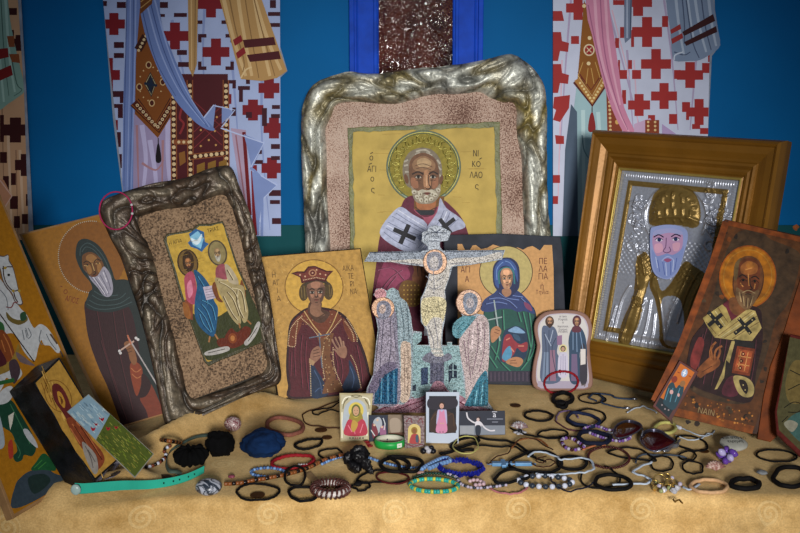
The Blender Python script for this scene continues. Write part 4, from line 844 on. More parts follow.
# ================= thick small icon with charred sides
pk = Panel((94.7, 482), 58, 22, z=.034)
tk = icon('icon', 'small thick block icon with charred black sides showing a veiled woman on gold', 'icon', pk)
m_char = mat('charred_wood', '0d0e12', .4, noise=50, amount=.8, bump=1., bscale=60)
slab('board', pk, [(34, 382), (60, 357), (121, 458), (94.7, 482)], .060, m_char, tk, bev=.003)
P = Paint(pk, 1.0); P.poly('a88038', [(35.5, 383), (59, 360), (119, 457), (95, 478), (84, 462), (76, 452), (68, 438), (62, 430), (54, 414), (46, 402), (40, 392)])
for k in range(70): x = 40 + rnd.random() * 60; y = 372 + (x - 40) * 1.5 + rnd.uniform(-12, 10); P.line(rnd.choice(['7c5420', 'c8a054', '94702c']), [(x, y), (x + 3, y + 8)], .9, False, y=-.000325)
P.ring('7a5420', 58, 396, 12, 17, .8, -30); P.blob('5c2422', [(52, 386), (58, 384), (65, 392), (70, 404), (74, 416), (70, 424), (62, 412), (54, 400)]); P.blob('b08030', [(57, 392), (61, 393), (65, 402), (64, 408), (59, 402)]); P.blob('7c4c20', [(60, 396), (63, 402), (61, 404)]); P.lines('2c1810', [[(59, 396), (60.5, 398)], [(62, 399), (63, 402)], [(61, 397), (62, 403)]], .5)
P.blob('7a3c24', [(66, 420), (74, 418), (84, 428), (92, 440), (102, 452), (104, 462), (96, 470), (88, 456), (80, 446), (74, 436)]); P.lines('a8643c', [[(72, 424), (84, 440), (96, 462)], [(76, 422), (88, 436), (100, 456)], [(70, 428), (80, 444)]], 1.1); P.lines('401810', [[(74, 426), (86, 444), (94, 460)], [(80, 426), (92, 444), (102, 460)]], .9)
P.blob('8c8680', [(82, 442), (88, 446), (96, 456), (98, 470), (94, 474), (88, 464), (84, 454)]); P.lines('504a48', [[(85, 446), (90, 456), (93, 468)], [(88, 450), (95, 462)]], .7)
P.build('painting', M_WORN, tk)
# ================= crowned woman on gold
pq = Panel((278, 399.6), 10, 17, z=.007)
qn = icon('icon', 'gold icon of a crowned woman in dark crimson robes raising one hand', 'icon', pq)
slab('board', pq, [(255.6, 256.5), (360.8, 248), (384, 387.5), (278, 400)], .018, mat('dark_board', '2c2118', .7, noise=40), qn)
P = Paint(pq, 1.0); P.poly('b58c48', [(256.6, 257.5), (360, 249.2), (383, 386.5), (279, 398.4)])
for k in range(240): x = 260 + rnd.random() * 105; y = 258 + rnd.random() * 130; P.line(rnd.choice(['96702e', 'cba660', 'a27c3a']), [(x, y), (x + rnd.uniform(-2, 2), y + rnd.uniform(-2.5, 2.5))], .6, False, y=-.00033) if x > 262 + (y - 258) * .16 and x < 356 + (y - 258) * .16 else None
P.ring('7a5624', 314, 287, 29, 27.2, 1); P.ell('c69c46', 314, 287, 28.6, 26.8)
P.blob('2a0e14', [(310, 307), (296, 315), (289.5, 324), (287.5, 340), (286, 366), (288, 385), (294, 399), (370, 390), (369.5, 372), (365, 353), (356, 332), (346, 316.5), (332.5, 309)])
P.blob('4c1620', [(310, 310), (298, 316), (291, 326), (289.5, 345), (288.5, 366), (291, 386), (296, 397), (367, 389), (367, 372), (362, 353), (353, 333), (344, 319), (332, 311)])
P.blob('1c2c46', [(311, 364), (318, 372), (324, 382), (328, 394.5), (311, 396.5)]); P.blob('1c2c46', [(349, 360), (355, 370), (360, 388), (342, 392), (344, 382), (349, 372)]); P.lines('3e5478', [[(314, 370), (320, 382), (322, 394)], [(350, 366), (354, 378), (352, 388)], [(315, 392), (320, 388), (324, 392)]], .8)
P.poly('6c4428', [(316, 333), (334, 333), (331, 344), (330, 356), (334, 372), (344, 391), (322, 394), (326, 378), (322, 360), (320, 346)])
for k in range(80): x = 318 + rnd.random() * 24; y = 334 + rnd.random() * 58; P.dots(rnd.choice(['a88458', '3a2418', 'b89870']), [(x, y)], .6) if abs(x - (326 + (y - 334) * .1)) < 4.5 + max(0, (y - 356) * .16) else None
clothfolds(P, '260a10', '783040', [[(297, 330), (294, 350), (295, 376)], [(302, 335), (300, 355), (302, 388)], [(306, 340), (305, 360), (308, 390)], [(338, 350), (342, 370), (340, 384)], [(356, 345), (360, 365), (362, 384)], [(334, 352), (337, 366), (336, 380)], [(291, 352), (290, 376)]], .8)
P.blob('6a3420', [(310, 309), (302, 314), (300, 320), (310, 326), (318, 336), (322, 338), (328, 336), (336, 326), (342, 319), (333, 310), (322, 316)]); P.blob('6a3420', [(299, 316), (293, 324), (289, 338), (288, 346), (294, 346), (297, 336), (302, 322)]); P.blob('6a3420', [(343, 318), (350, 326), (356, 338), (354, 342), (350, 340), (344, 328)])
for k in range(70): x = 292 + rnd.random() * 62; y = 311 + rnd.random() * 30; P.dots(rnd.choice(['a87850', 'c0a078']), [(x, y)], .45) if (y < 326 and 302 < x < 341) or x < 297 and y > 320 or x > 348 and y > 324 else None
for l in ([(300, 317), (310, 326), (320, 338)], [(342, 318), (334, 328), (326, 338)], [(298, 320), (296, 334), (295, 346), (289, 346)], [(344, 320), (352, 332), (354, 342)], [(310, 358), (311, 396)], [(350, 354), (356, 366), (361, 388)], [(303, 315), (291, 328), (288, 346)], [(346, 317), (356, 334), (357, 342)], [(324, 345), (322, 360), (325, 380)], [(333, 346), (334, 366), (342, 386)]): P.dotline('c8ac84', crom(l, 6, False), 1.7, .55)
P.lines('c0a068', [[(304, 311), (313, 325), (322, 336)], [(338, 311), (332, 325), (325, 336)]], .9)
# neck and head
P.blob('4e3428', [(310, 302), (321, 302), (322, 309), (330, 313), (324, 322), (316, 322), (308, 313)]); P.blob('86604a', [(312, 303), (320, 303), (321, 311), (325, 315), (316, 317), (310, 312)]); P.lines('4a3020', [[(309, 313), (316, 318), (326, 313)], [(311, 316), (317, 321), (324, 317)]], 1.1)
P.ell('4a3a20', 304, 292, 5, 9, 6); P.ell('4a3a20', 328, 291, 5, 9, -6); P.lines('7a6438', [[(301, 287), (302, 298)], [(304, 286), (305, 299)], [(329, 285), (330, 297)], [(332, 288), (331, 296)]], .7)
face(P, 315.8, 293, 23, 26, '7c5846', rot=-2, turn=.02)
P.blob('3c3020', [(304, 286), (308, 279), (316, 277), (325, 279), (328, 285), (316, 281)])
P.poly('44161a', [(291, 273.4), (297, 271.5), (304, 271.5), (308, 266.5), (315, 266), (321, 268.5), (327, 271), (333.5, 270.8), (328, 276.5), (325.5, 282), (316, 280.4), (301.5, 283.5), (300, 277.5)])
P.poly('6c3026', [(293.5, 273.6), (298, 272.8), (305, 273), (309, 268), (315, 267.4), (320, 270), (326, 272.2), (331, 272), (326.6, 276.6), (324.6, 280.4), (316, 278.8), (302.6, 281.8), (301, 277)])
P.dotline('d0b490', [(302, 280.5), (316, 277.6), (325, 279.4)], 1.6, .5); P.ell('a87858', 312.5, 273, 4, 3.6); P.ell('5a1c1c', 312.5, 273, 2.6, 2.4); P.dots('c8a080', [(300, 275), (305, 276.5), (320, 274), (325.5, 275), (312.5, 273), (316.5, 270)], .9)
# hands and cross
P.lines('5c6474', [[(319, 333), (320.5, 352), (322, 368)], [(309, 338), (330, 334)]], 1.2, smooth=False)
P.blob('8c6450', [(312, 350), (318, 346), (321, 350), (321, 356), (317, 361), (312, 364), (310, 358)]); P.lines('4a2c22', [[(313, 351), (319, 349)], [(313, 354), (320, 352)], [(313, 357), (320, 355.5)]], .7); P.poly('a08060', [(309, 358), (315, 362), (313, 366), (309, 363)])
P.blob('8c6450', [(338, 348), (345, 346), (347, 352), (345, 358), (340, 357), (336, 352)]); P.lines('94705c', [[(338, 350), (334, 344), (332, 339)], [(340, 348), (336.5, 341), (335, 337)], [(342, 347), (340, 339), (338.5, 337)], [(344, 347), (343, 341)], [(337, 352), (334, 349)]], 1.7); P.lines('4a2c22', [[(339, 347), (335.6, 340)], [(341, 347), (338, 339)], [(343, 347), (341.6, 341)]], .5)
for s_, x, y in (('Η', 273.8, 275.3), ('ΑΓ', 276, 283.2), ('Ι', 277.4, 291), ('Α', 278.8, 299)): P.text('5c4424', s_, x, y, 7.6, -6, .8)
for s_, x, y in (('ΑΙKΑ', 348, 268.6), ('ΤΕ', 350.6, 276.6), ('ΡΙ', 352, 284.4), ('ΝΑ', 353.4, 292)): P.text('5c4424', s_, x, y, 7.6, -4, .66)
P.build('painting', M_WORN, qn)
# ================= Pelagia icon
pp = Panel((489, 384.5), 0, 12, z=.006)
pe = icon('icon', 'icon of a blue veiled woman in green on a board with charcoal ragged border', 'icon', pp)
slab('board', pp, [(444, 235), (500, 233.5), (560.5, 236.6), (562.5, 250), (565, 303), (567, 383), (530, 385.5), (489, 384.5), (446, 385)], .02, mat('charcoal_board', '32353e', .6, noise=30, amount=.3, bump=.4, bscale=90), pe)
P = Paint(pp, 1.0)
P.poly('c4935c', [(457.5, 244), (462, 244), (465, 250), (470, 250), (472.5, 245.5), (476, 245), (481, 249), (487, 248), (493, 244.5), (498, 246), (503, 247), (508, 249), (513, 248), (518, 247.5), (523, 249.8), (528, 247), (532.5, 246), (536, 248), (540, 250.6), (544, 245), (552, 245), (553.5, 268), (554, 311), (554, 372), (489, 374), (458, 373)])
P.ell('3a2c1c', 506, 272, 26.8, 26.4, n=40); P.ell('b5a468', 506, 272, 26, 25.6, n=40)
P.blob('0c2830', [(484, 308), (500, 302), (520, 302), (534, 308), (537, 330), (536, 376), (488, 376)]); P.blob('164c44', [(485, 310), (500, 306), (520, 306), (533, 312), (535, 340), (534, 372), (489, 372), (487, 340)])
clothfolds(P, '0a2430', '3c8468', [[(494, 312), (498, 340), (494, 360)], [(502, 310), (503, 330)], [(522, 312), (526, 330), (530, 350)], [(528, 312), (531, 340), (526, 362)], [(490, 346), (500, 362), (510, 372)], [(488, 356), (496, 368)], [(516, 308), (520, 322)], [(534, 330), (532, 352), (520, 370)]], 1.3)
P.blob('28386a', [(481, 310), (484, 300), (494, 293), (500, 288), (516, 290), (528, 300), (534, 310), (534, 314), (524, 311), (518, 312), (510, 309), (500, 309), (490, 312)]); clothfolds(P, '141c40', '6c80b8', [[(485, 304), (496, 302), (506, 304)], [(488, 299), (498, 298), (508, 301), (516, 308)], [(498, 293), (506, 298), (518, 300)], [(520, 298), (526, 304), (530, 311)], [(502, 290), (510, 295), (522, 297)]], 1.0); P.blob('7c3c5c', [(524, 302), (530, 305), (532, 311), (526, 308)])
P.blob('1c2750', [(493.5, 284), (493, 268), (498, 260), (505, 257.5), (513, 259), (519, 267), (519.5, 285), (516, 292), (508, 298), (499, 292)]); P.blob('34508c', [(494.8, 283), (494.6, 269), (499, 261.5), (505, 259), (512, 261), (517, 269), (517.6, 282), (514, 272), (508, 266), (501, 267), (498, 274), (499, 288)]); P.lines('6c8cc0', [[(497, 280), (497, 269), (503, 262)], [(515, 270), (510, 263), (505, 261)]], .8)
P.lines('2e7076', [[(499.5, 284), (499, 272), (506, 267.5), (513, 271), (514.5, 284)]], 1.6)
face(P, 506.6, 279, 15.4, 22, 'b58868', rot=-2, turn=.04); P.blob('a07458', [(503, 289), (510, 289), (511, 294), (506, 297), (502, 293)])
P.line('9aa8a8', [(494, 300), (500, 341)], 1.3, False); P.line('9aa8a8', [(488, 320), (502, 317)], 1.2, False)
P.blob('b07c58', [(491, 330), (497, 326), (501, 330), (500, 335), (494, 342), (491, 341)]); P.lines('5a3420', [[(495, 329), (500, 331)], [(494, 332), (499, 334)]], .6)
P.blob('14304c', [(501, 362), (501, 346), (504, 332), (509, 328), (516, 326), (524, 329), (527, 336), (527, 350), (523, 360)]); P.blob('7ca0c4', [(508, 331), (512, 328), (516, 326.5), (521, 329), (525, 333), (516, 333)]); P.blob('8c2c38', [(504, 338), (510, 334), (514, 340), (520, 344), (527, 342), (527, 350), (522, 352), (517, 348), (514, 354), (508, 360), (502, 360)]); P.blob('4e8cb0', [(502, 358), (505, 350), (510, 346), (512, 354), (508, 361)]); P.lines('c87c68', [[(506, 340), (510, 338)], [(518, 346), (524, 346)], [(511, 348), (514, 352)]], 1.2); P.blob('30506c', [(513, 334), (519, 336), (520, 341), (515, 339)])
P.blob('b07c58', [(506, 361), (514, 357), (521, 358), (523, 362), (518, 367), (508, 364)]); P.lines('5a3420', [[(510, 361), (516, 360)], [(510, 363), (517, 363)]], .6)
P.poly('2a2438', [(489, 371), (535, 371), (534, 382), (489, 382)]); P.lines('5c4c5e', [[(x, 372), (x, 381)] for x in range(491, 534, 4)], .6, smooth=False)
for s_, x, y in (('ΑΓΙ', 465.5, 270), ('Α', 467, 279.5), ('ΠΕ', 543, 261.5), ('ΛΑ', 543, 269.2), ('ΓΙΑ', 543, 276.8), ('ἡ', 542, 286.5)): P.text('54201a', s_, x, y, 8.4, 0, .78)
P.text('54201a', 'Τηνία', 542, 292.3, 5.6, 0, .85)
P.build('painting', M_PAINT, pe)
# ================= arched icon with two saints and a child
pa = Panel((562, 391), -4, 12, z=.005)
ar = icon('icon', 'small arched waisted wooden icon of two saints with a child between them', 'icon', pa)
A = [(532, 380), (532.2, 372), (533.6, 362), (536, 352), (537, 345), (535, 336), (534, 327), (536.5, 319), (545, 312), (556, 310.3), (568, 310), (580, 311.4), (588, 316), (592, 325), (592, 335), (590, 345), (590.6, 358), (592, 370), (593, 381), (591, 388), (582, 390.4), (560, 391), (542, 391), (534, 387)]
slab('board', pa, A, .016, mat('rosy_wood', '8c6a5e', .55, noise=20, amount=.12), ar, bev=.0025, smooth=2)
P = Paint(pa, 1.0); sc_ = lambda k, kx=None: [((x - 563) * (kx or k) + 563, (y - 351) * k + 351) for x, y in A]
P.blob('b8aebc', sc_(.92, .87), n=3); P.blob('c9c6c4', [(x, min(y, 381)) for x, y in sc_(.9, .84)], n=1); P.poly('a69cb0', [(538, 381), (588, 381), (588, 387), (584, 388.4), (541, 388.4), (537.5, 386)])
P.blob('54607a', [(542, 328), (548, 326), (555, 328), (558.5, 340), (557, 352), (560, 360), (560, 381), (541, 381), (542, 352)]); P.poly('74849e', [(544, 352), (548.5, 352), (548.5, 381), (542, 381)]); P.poly('8c6a80', [(550, 350), (555, 350), (556, 381), (550, 381)]); P.lines('2c3850', [[(549, 330), (549, 350), (549.5, 380)], [(544, 332), (546, 348), (545, 378)], [(556, 338), (552, 350), (557, 378)]], .7); P.lines('a0acc0', [[(545, 334), (551, 346)], [(553, 330), (550, 342)]], .8)
P.ell('4a3226', 549.6, 321.5, 4.4, 5.4); face(P, 549.8, 322, 6.6, 9, '9c7458', beard='3a2820')
P.blob('2e4660', [(571, 330), (576, 326.5), (582, 329), (586, 340), (586.5, 358), (580, 352), (580, 381), (570, 381), (569, 352), (568.5, 340)]); P.blob('33303c', [(581, 345), (586, 350), (587, 381), (580, 381)]); P.poly('6c5c7c', [(571.5, 354), (577, 354), (578, 381), (571, 381)]); P.lines('7890b0', [[(573, 332), (573, 350)], [(576.5, 332), (577, 352)], [(580, 332), (583, 350)]], .8); P.poly('d2ccc8', [(580.5, 349), (585.5, 349), (585.5, 364), (580.5, 365)]); P.blob('5c2c3c', [(572, 328), (576.5, 325), (581, 328), (580, 332), (573, 332)])
P.ell('4e2434', 576.8, 321, 4.4, 5.6); face(P, 576.8, 321.8, 6, 8.4, '9c7458')
P.poly('8c6c8c', [(557, 336), (562, 335), (562, 345), (557, 345)]); P.ell('d8cc98', 563, 348.5, 4, 4.2); P.ell('3a2a24', 563, 348.6, 2.6, 3); P.ell('b8947c', 563, 349, 1.8, 2.2); P.blob('c4c0d4', [(560, 353), (563, 352), (566.5, 353), (568, 360), (567, 376), (558.5, 376), (558, 360)]); P.lines('8480a0', [[(561, 356), (560.5, 375)], [(565, 356), (565.5, 375)], [(563, 354), (563, 374)]], .5)
for k, (y, w_) in enumerate(((316.5, 8), (319.5, 9), (322.5, 3), (326.5, 9), (329.5, 10), (331.7, 10))): P.text('5a5460', ('οι αγιοι', 'Ραφαηλ', 'και', 'Νικολαος', 'Ειρηνη', 'Λεσβος')[k], 563, y, 3., 0, .8 * w_ / 9)
P.text('6a5c50', 'κφ', 583.5, 384.6, 4, 8)
P.build('painting', M_PRINT, ar)
# ================= cut-out crucifixion
pc = Panel((438, 413), 0, 7, z=.002)
cx_ = icon('cutout_icon', 'flat cut-out crucifixion scene with glittering silver cross and mourners', 'icon', pc)
O = [(364, 261.5), (370, 252), (421, 251), (428, 250), (428, 246.5), (421.6, 241), (423, 232), (427, 231), (430, 226.6), (435.6, 225), (442, 227), (451, 232), (448, 240.6), (440, 241.5), (440, 247), (443, 250.6), (505, 250), (502, 259.5), (487.5, 262), (469, 265), (452.5, 266.5), (450, 276), (445, 290), (446, 303), (445, 320), (442.5, 332), (442, 345), (447, 345.5), (447, 342), (452, 342), (452, 345), (459, 345.5), (459.5, 338), (454, 336), (452.5, 330), (456, 322), (463, 316), (457.6, 309), (456, 301), (460, 293), (469, 289.5), (478, 293), (482, 301), (479, 310), (477, 314), (484, 315), (489, 323), (490, 345), (488, 368), (488, 402), (494, 410), (490, 412), (371, 413), (379, 408), (366, 394), (367, 388), (373, 375), (375.6, 348), (378, 329), (376, 318), (372, 310), (374, 302), (378, 299), (373.6, 295), (376, 289), (382, 288), (387, 291), (393, 287.5), (398.5, 291), (400, 297), (407, 303), (411, 316), (412, 326), (414, 334), (414, 331), (422, 332), (421, 341), (416, 345), (429, 345), (427, 330), (421, 322), (420.6, 299), (424, 292), (428, 280), (429.5, 270), (425, 266.5), (402, 264), (392.5, 262), (385, 262)]
slab('backing', pc, O, .004, mat('mdf_backing', '5a4a3e', .7), cx_, bev=.0004)
P = Paint(pc, 1.0, base=.0002)
def inset(pts, d):              # shrink an outline a little so that the backing shows as a rim
    return pts
P.poly('9aa2ac', O[:]); P.k += 2
P.poly('8e96a2', [(364.8, 260.8), (370.6, 252.8), (504, 250.8), (501.5, 258.8), (469, 264), (452, 265.5), (426, 265.5), (392, 261.2)])
P.line('4c5260', [(370, 252.6), (421, 251.8)], 1.2, False); P.line('4c5260', [(445, 251.4), (504, 250.8)], 1.0, False)
P.blob('b9b4ae', [(385, 261), (400, 260), (420, 259), (430, 262), (436, 266), (444, 262), (456, 258), (480, 257), (498, 252), (502, 255), (498, 259), (470, 264), (452, 266), (449, 277), (444.5, 291), (445.5, 303), (441.5, 332), (441, 347), (444, 356), (437, 358), (431, 350), (427.5, 330), (421.5, 318), (421.5, 300), (425, 292), (428.5, 280), (430, 270), (425, 266), (402, 263)], n=3)
P.poly('a7adb6', [(422, 233), (428, 231), (431, 227), (436, 225.6), (441, 228), (450, 232.6), (447, 240.2), (439.5, 241), (439, 250), (429, 250), (429, 241), (422.4, 240.5)]); P.lines('4e5564', [[(424, 238), (429, 233), (447, 233)], [(429, 241), (439, 241)], [(431, 229), (436, 232), (441, 229)]], .9)
P.text('4e5564', 'ΙΝΒΙ', 436, 237, 5, 0, 1.)
P.ell('6a5a54', 435, 262, 12.3, 13); P.ell('e0b596', 435, 262, 11.5, 12.2); P.blob('8a8a94', [(426.5, 262), (428, 254), (435, 251.5), (441, 254), (442.5, 264), (438, 270), (430, 270)]); P.blob('b4aeac', [(430, 260), (434, 256), (438, 259), (438, 266), (434, 270), (430, 266)]); P.lines('5a5c68', [[(431, 262), (433, 262)], [(435.5, 262), (437.5, 262)], [(434, 262), (434, 266)], [(432, 268), (436, 268)]], .6)
P.blob('c3b894', [(421.5, 301), (430, 297), (440, 297), (446, 301), (445.5, 312), (443, 322), (441, 318), (432, 318), (426, 326), (422, 320)]); P.lines('7c765e', [[(423, 304), (432, 308), (444, 304)], [(424, 310), (434, 312), (443, 310)], [(424, 318), (428, 308)], [(438, 300), (441, 318)]], .7)
P.lines('7a7a84', [[(433, 268), (434, 280), (434, 294)], [(426, 276), (432, 281)], [(443, 277), (437, 281)], [(428, 286), (434, 289), (441, 286)], [(434, 318), (437, 334), (438, 346)], [(428, 326), (433, 340), (434, 350)], [(400, 262), (424, 265)], [(450, 264), (470, 262)]], .8)
# castle and base
P.poly('86a0a4', [(413.5, 333), (422, 333), (421, 341), (416, 345), (430, 346), (431, 357), (444, 357), (442, 346), (447, 346), (447, 342.6), (452, 342.6), (452, 345.6), (459, 346), (466, 400), (412, 400), (411, 345)])
for y in range(349, 396, 4): P.line('6c8c92', [(413, y), (466, y)], .5, False)
P.poly('5a5a6c', [(430, 356), (444, 357), (444, 384), (430, 384)]); P.lines('34384a', [[(432, 358), (432, 384)], [(437, 358), (437, 384)], [(441, 358), (441, 384)]], .9, smooth=False); P.blob('6c6c7a', [(422, 359), (430, 352), (438, 358), (448, 353), (452, 358), (444, 362), (430, 363)])
P.poly('33405a', [(421, 368), (428, 367), (428, 384), (421, 385)]); P.poly('26303e', [(448.5, 384), (448.5, 366), (452, 363), (457, 366), (457, 378), (452, 378)]); P.lines('a4c0c4', [[(453, 364), (453, 377)], [(449, 370), (457, 370)]], .7, smooth=False); P.poly('26303e', [(412, 386), (416, 384), (416, 391), (412, 391)]); P.poly('26303e', [(453, 390), (457, 390), (457, 395), (453, 395)])
P.blob('96707e', [(374, 411), (390, 404), (400, 399), (418, 398), (428, 392), (434, 382), (442, 382), (450, 392), (462, 396), (472, 404), (492, 410), (489, 412), (376, 412.5)]); P.lines('5c1c30', [[(384, 408), (398, 402), (410, 401)], [(396, 410), (412, 404), (424, 400)], [(410, 411), (424, 404), (432, 396)], [(426, 398), (432, 390)], [(414, 398), (408, 396)], [(444, 388), (456, 400), (478, 408)], [(452, 398), (470, 408)], [(378, 411), (388, 406)]], .9); P.lines('c8a4b0', [[(390, 408), (404, 403)], [(420, 408), (430, 400)], [(462, 402), (480, 409)]], 1.6)
# women on the left
P.ell('b8868c', 380.4, 294, 6, 5.6); P.ell('89a0a0', 392.6, 294, 6, 6)
P.blob('8898a0', [(391, 290), (398, 291), (400, 297), (407, 303), (410.5, 316), (411.5, 328), (413, 345), (413, 368), (411, 396), (398, 404), (386, 380), (386, 320), (388, 304)]); P.lines('4e6068', [[(400, 302), (404, 330), (402, 360)], [(407, 308), (409, 340), (406, 370)], [(396, 306), (398, 330)]], .9)
P.blob('b8a494', [(401, 344), (408, 342), (411, 350), (410, 396), (400, 400), (401, 370)]); P.lines('7c6458', [[(404, 348), (405, 395)], [(408, 350), (408, 394)]], .7)
P.blob('7c7888', [(375, 311), (378, 304), (388, 302), (394, 308), (397, 320), (398, 345), (400, 372), (398, 404), (370, 404), (367, 392), (373, 375), (376, 348), (378.5, 329)]); P.blob('8f8796', [(380, 315), (388, 312), (394, 330), (396, 360), (390, 376), (378, 378), (376, 356), (380, 330)])
P.poly('1c4c6c', [(374, 404), (376, 376), (384, 370), (398, 368), (397, 404)]); P.blob('675f74', [(368, 392), (374, 376), (384, 364), (394, 362), (396, 368), (384, 376), (376, 392)]); P.lines('0c2c48', [[(380, 378), (379, 404)], [(385, 374), (385, 404)], [(391, 371), (391, 404)]], 1, smooth=False); P.lines('5c98b4', [[(382, 378), (381, 402)], [(388, 374), (388, 402)], [(394, 371), (394, 402)]], .8, smooth=False)
P.lines('4c4858', [[(384, 316), (382, 340), (380, 368)], [(390, 318), (391, 345), (388, 368)], [(379, 330), (376, 362)], [(394, 330), (396, 350)]], .8)
P.ell('7a5a48', 383, 308, 11.6, 11); P.ell('d9ae90', 383, 308, 11, 10.4); P.blob('7c7c8a', [(376.5, 310), (378, 303), (384, 300.5), (390, 304), (391, 313), (386, 319), (379, 318)]); P.ell('b8a49c', 382.5, 309, 3.4, 4.6, 10); P.lines('5a5058', [[(380.5, 308), (382, 308)], [(383.5, 308), (385, 308)], [(382.6, 309), (382.4, 311)]], .6)
# figure on the right
P.blob('5c8894', [(452.6, 334), (453, 325), (458, 319), (465, 315.6), (474, 316), (478, 322), (470, 330), (464, 336), (457, 338)]); P.lines('2e606c', [[(456, 330), (464, 322)], [(459, 334), (470, 324)]], .9)
P.blob('b0a0a0', [(463, 334), (471, 324), (478, 316), (484, 316), (488.5, 323), (489, 345), (487.5, 372), (480, 380), (470, 398), (466, 402), (465, 380), (461, 358), (459, 342)]); P.lines('7c6470', [[(470, 330), (468, 350), (471, 380)], [(477, 322), (478, 345), (472, 374)], [(484, 322), (484, 350), (479, 372)], [(464, 340), (467, 365)]], .8); P.lines('d4c2c4', [[(473, 328), (472, 352)], [(481, 322), (481, 350)]], 1.4)
P.blob('386c80', [(466, 402), (472, 390), (480, 376), (487, 372), (488, 402), (484, 406), (466, 406)]); P.lines('1c4658', [[(474, 392), (472, 405)], [(480, 384), (478, 405)], [(485, 380), (484, 405)]], .9); P.lines('7cb4c4', [[(477, 390), (475, 404)], [(483, 382), (481, 404)]], .9)
P.ell('6a4a3c', 469, 302.6, 13.2, 13.4); P.ell('d4b098', 469, 302.6, 12.4, 12.6); P.blob('7e8492', [(463, 300), (465, 294), (471, 292.5), (477, 297), (477, 306), (473, 313), (468, 314), (464, 308)]); P.ell('aaa2a4', 470, 303, 3.8, 5.2); P.lines('4c4c5c', [[(467.6, 302), (469.4, 302)], [(471, 302), (473, 302)], [(470.4, 303), (470.2, 306)], [(469, 308), (472, 308)]], .6)
P.build('glitter_print', M_GLIT, cx_)
# ================= gilded frame with embossed metal icon
pr = Panel((743, 415), -38, 9, z=.005)
ri = icon('framed_icon', 'wide gilded picture frame with embossed silver and gold icon of a crowned bishop', 'picture', pr)
QO = [(596, 130), (788.5, 141), (743, 415), (565, 371)]; QI = [(622, 170.6), (740, 181), (707, 358), (594, 338)]
qo = [pr.q(*p) for p in QO]; qi = [pr.q(*p) for p in QI]
prof_ = [(0, -.020, 0), (0, .004, 0), (.015, .010, 0), (.06, .022, 0), (.12, .027, 0), (.17, .024, 0), (.20, .021, 0), (.36, .018, 0), (.50, .0125, 0), (.56, .011, 0), (.60, .014, 0), (.66, .015, 0), (.71, .011, 0), (.74, .009, 0), (.80, .010, 0), (.86, .008, 0), (.90, .005, 1), (.94, .006, 1), (.975, .004, 1), (1.0, .000, 1), (1.0, -.004, 1)]
m_gold = mat('aged_gold_wood', '7a5218', .38, .25, noise=10, amount=.22, bump=.2, bscale=120)
for k in range(4):
    a, b = qo[k], qo[(k + 1) % 4]; c, d = qi[k], qi[(k + 1) % 4]; V = []; F = []
    for t, h, _ in prof_:
        for s_ in (0, 1): p, q = (a, c) if s_ == 0 else (b, d); V.append((p[0] + (q[0] - p[0]) * t, -h, p[1] + (q[1] - p[1]) * t))
    for i in range(len(prof_) - 1): F.append((2 * i, 2 * i + 1, 2 * i + 3, 2 * i + 2))
    rail = mesh('frame_rail', V, F, m_gold, ri)
    V2 = []
    for t in (.93, .955, .98, 1.0):
        h = {.93: .0063, .955: .0078, .98: .0072, 1.0: .002}[t]
        for s_ in (0, 1): p, q = (a, c) if s_ == 0 else (b, d); V2.append((p[0] + (q[0] - p[0]) * t, -h, p[1] + (q[1] - p[1]) * t))
    mesh('gilt_liner', V2, [(2 * i, 2 * i + 1, 2 * i + 3, 2 * i + 2) for i in range(3)], mat('bright_gilt', 'b09850', .3, .5, noise=40, amount=.1), rail)
slab('backboard', pr, [(600, 136), (782, 148), (740, 408), (570, 366)], .008, mat('dark_board', '2c2118', .7), ri, y0=.012)
# embossed foil: height field
NU, NV = 200, 260
G0, G1, G2, G3 = [np.array(p) for p in (qi[0], qi[1], qi[2], qi[3])]
uu, vv = np.meshgrid(np.linspace(0, 1, NU), np.linspace(0, 1, NV))
XY = ((1 - uu)[..., None] * (1 - vv)[..., None] * G0 + uu[..., None] * (1 - vv)[..., None] * G1 + uu[..., None] * vv[..., None] * G2 + (1 - uu)[..., None] * vv[..., None] * G3)
def loc(pts): return np.array([pr.q(*p) for p in pts])
def dseg(pts):
    A_ = loc(pts); best = np.full(XY.shape[:2], 9.)
    for p, q in zip(A_, A_[1:]):
        d = q - p; t = np.clip(((XY - p) @ d) / max(d @ d, 1e-12), 0, 1); best = np.minimum(best, np.linalg.norm(XY - (p + t[..., None] * d), axis=-1))
    return best
def inside(pts):
    A_ = loc(pts); r = np.zeros(XY.shape[:2], bool); x, y = XY[..., 0], XY[..., 1]
    for i in range(len(A_)):
        (x1, y1), (x2, y2) = A_[i - 1], A_[i]
        if y1 == y2: continue
        r ^= ((y1 > y) != (y2 > y)) & (x < (x2 - x1) * (y - y1) / (y2 - y1) + x1)
    return r
PX1 = pr.px2(665, 270)
Hh = np.zeros(XY.shape[:2]); gold = np.zeros(XY.shape[:2], bool)
def ridge(pts, w, h, sm=True):
    global Hh
    pts = crom(pts, 5, False) if sm and len(pts) > 2 else pts; Hh = Hh + h * np.exp(-(dseg(pts) / (w * PX1)) ** 2)
def pillow(pts, h, w=4, g=True, sm=True):
    global Hh, gold
    pts = crom(pts, 5) if sm else pts; m = inside(pts); d = dseg(pts + [pts[0]]); Hh = Hh + m * h * (1 - np.exp(-(d / (w * PX1)) ** 2))
    if g: gold = gold | m
    else: gold = gold & ~m
edge = np.minimum(np.minimum(uu, 1 - uu) * np.linalg.norm(G1 - G0), np.minimum(vv, 1 - vv) * np.linalg.norm(G3 - G0)) / PX1
tt = (uu * np.linalg.norm(G1 - G0) * (edge == np.minimum(vv, 1 - vv) * np.linalg.norm(G3 - G0) / PX1) + vv * np.linalg.norm(G3 - G0) * (edge != np.minimum(vv, 1 - vv) * np.linalg.norm(G3 - G0) / PX1)) / PX1
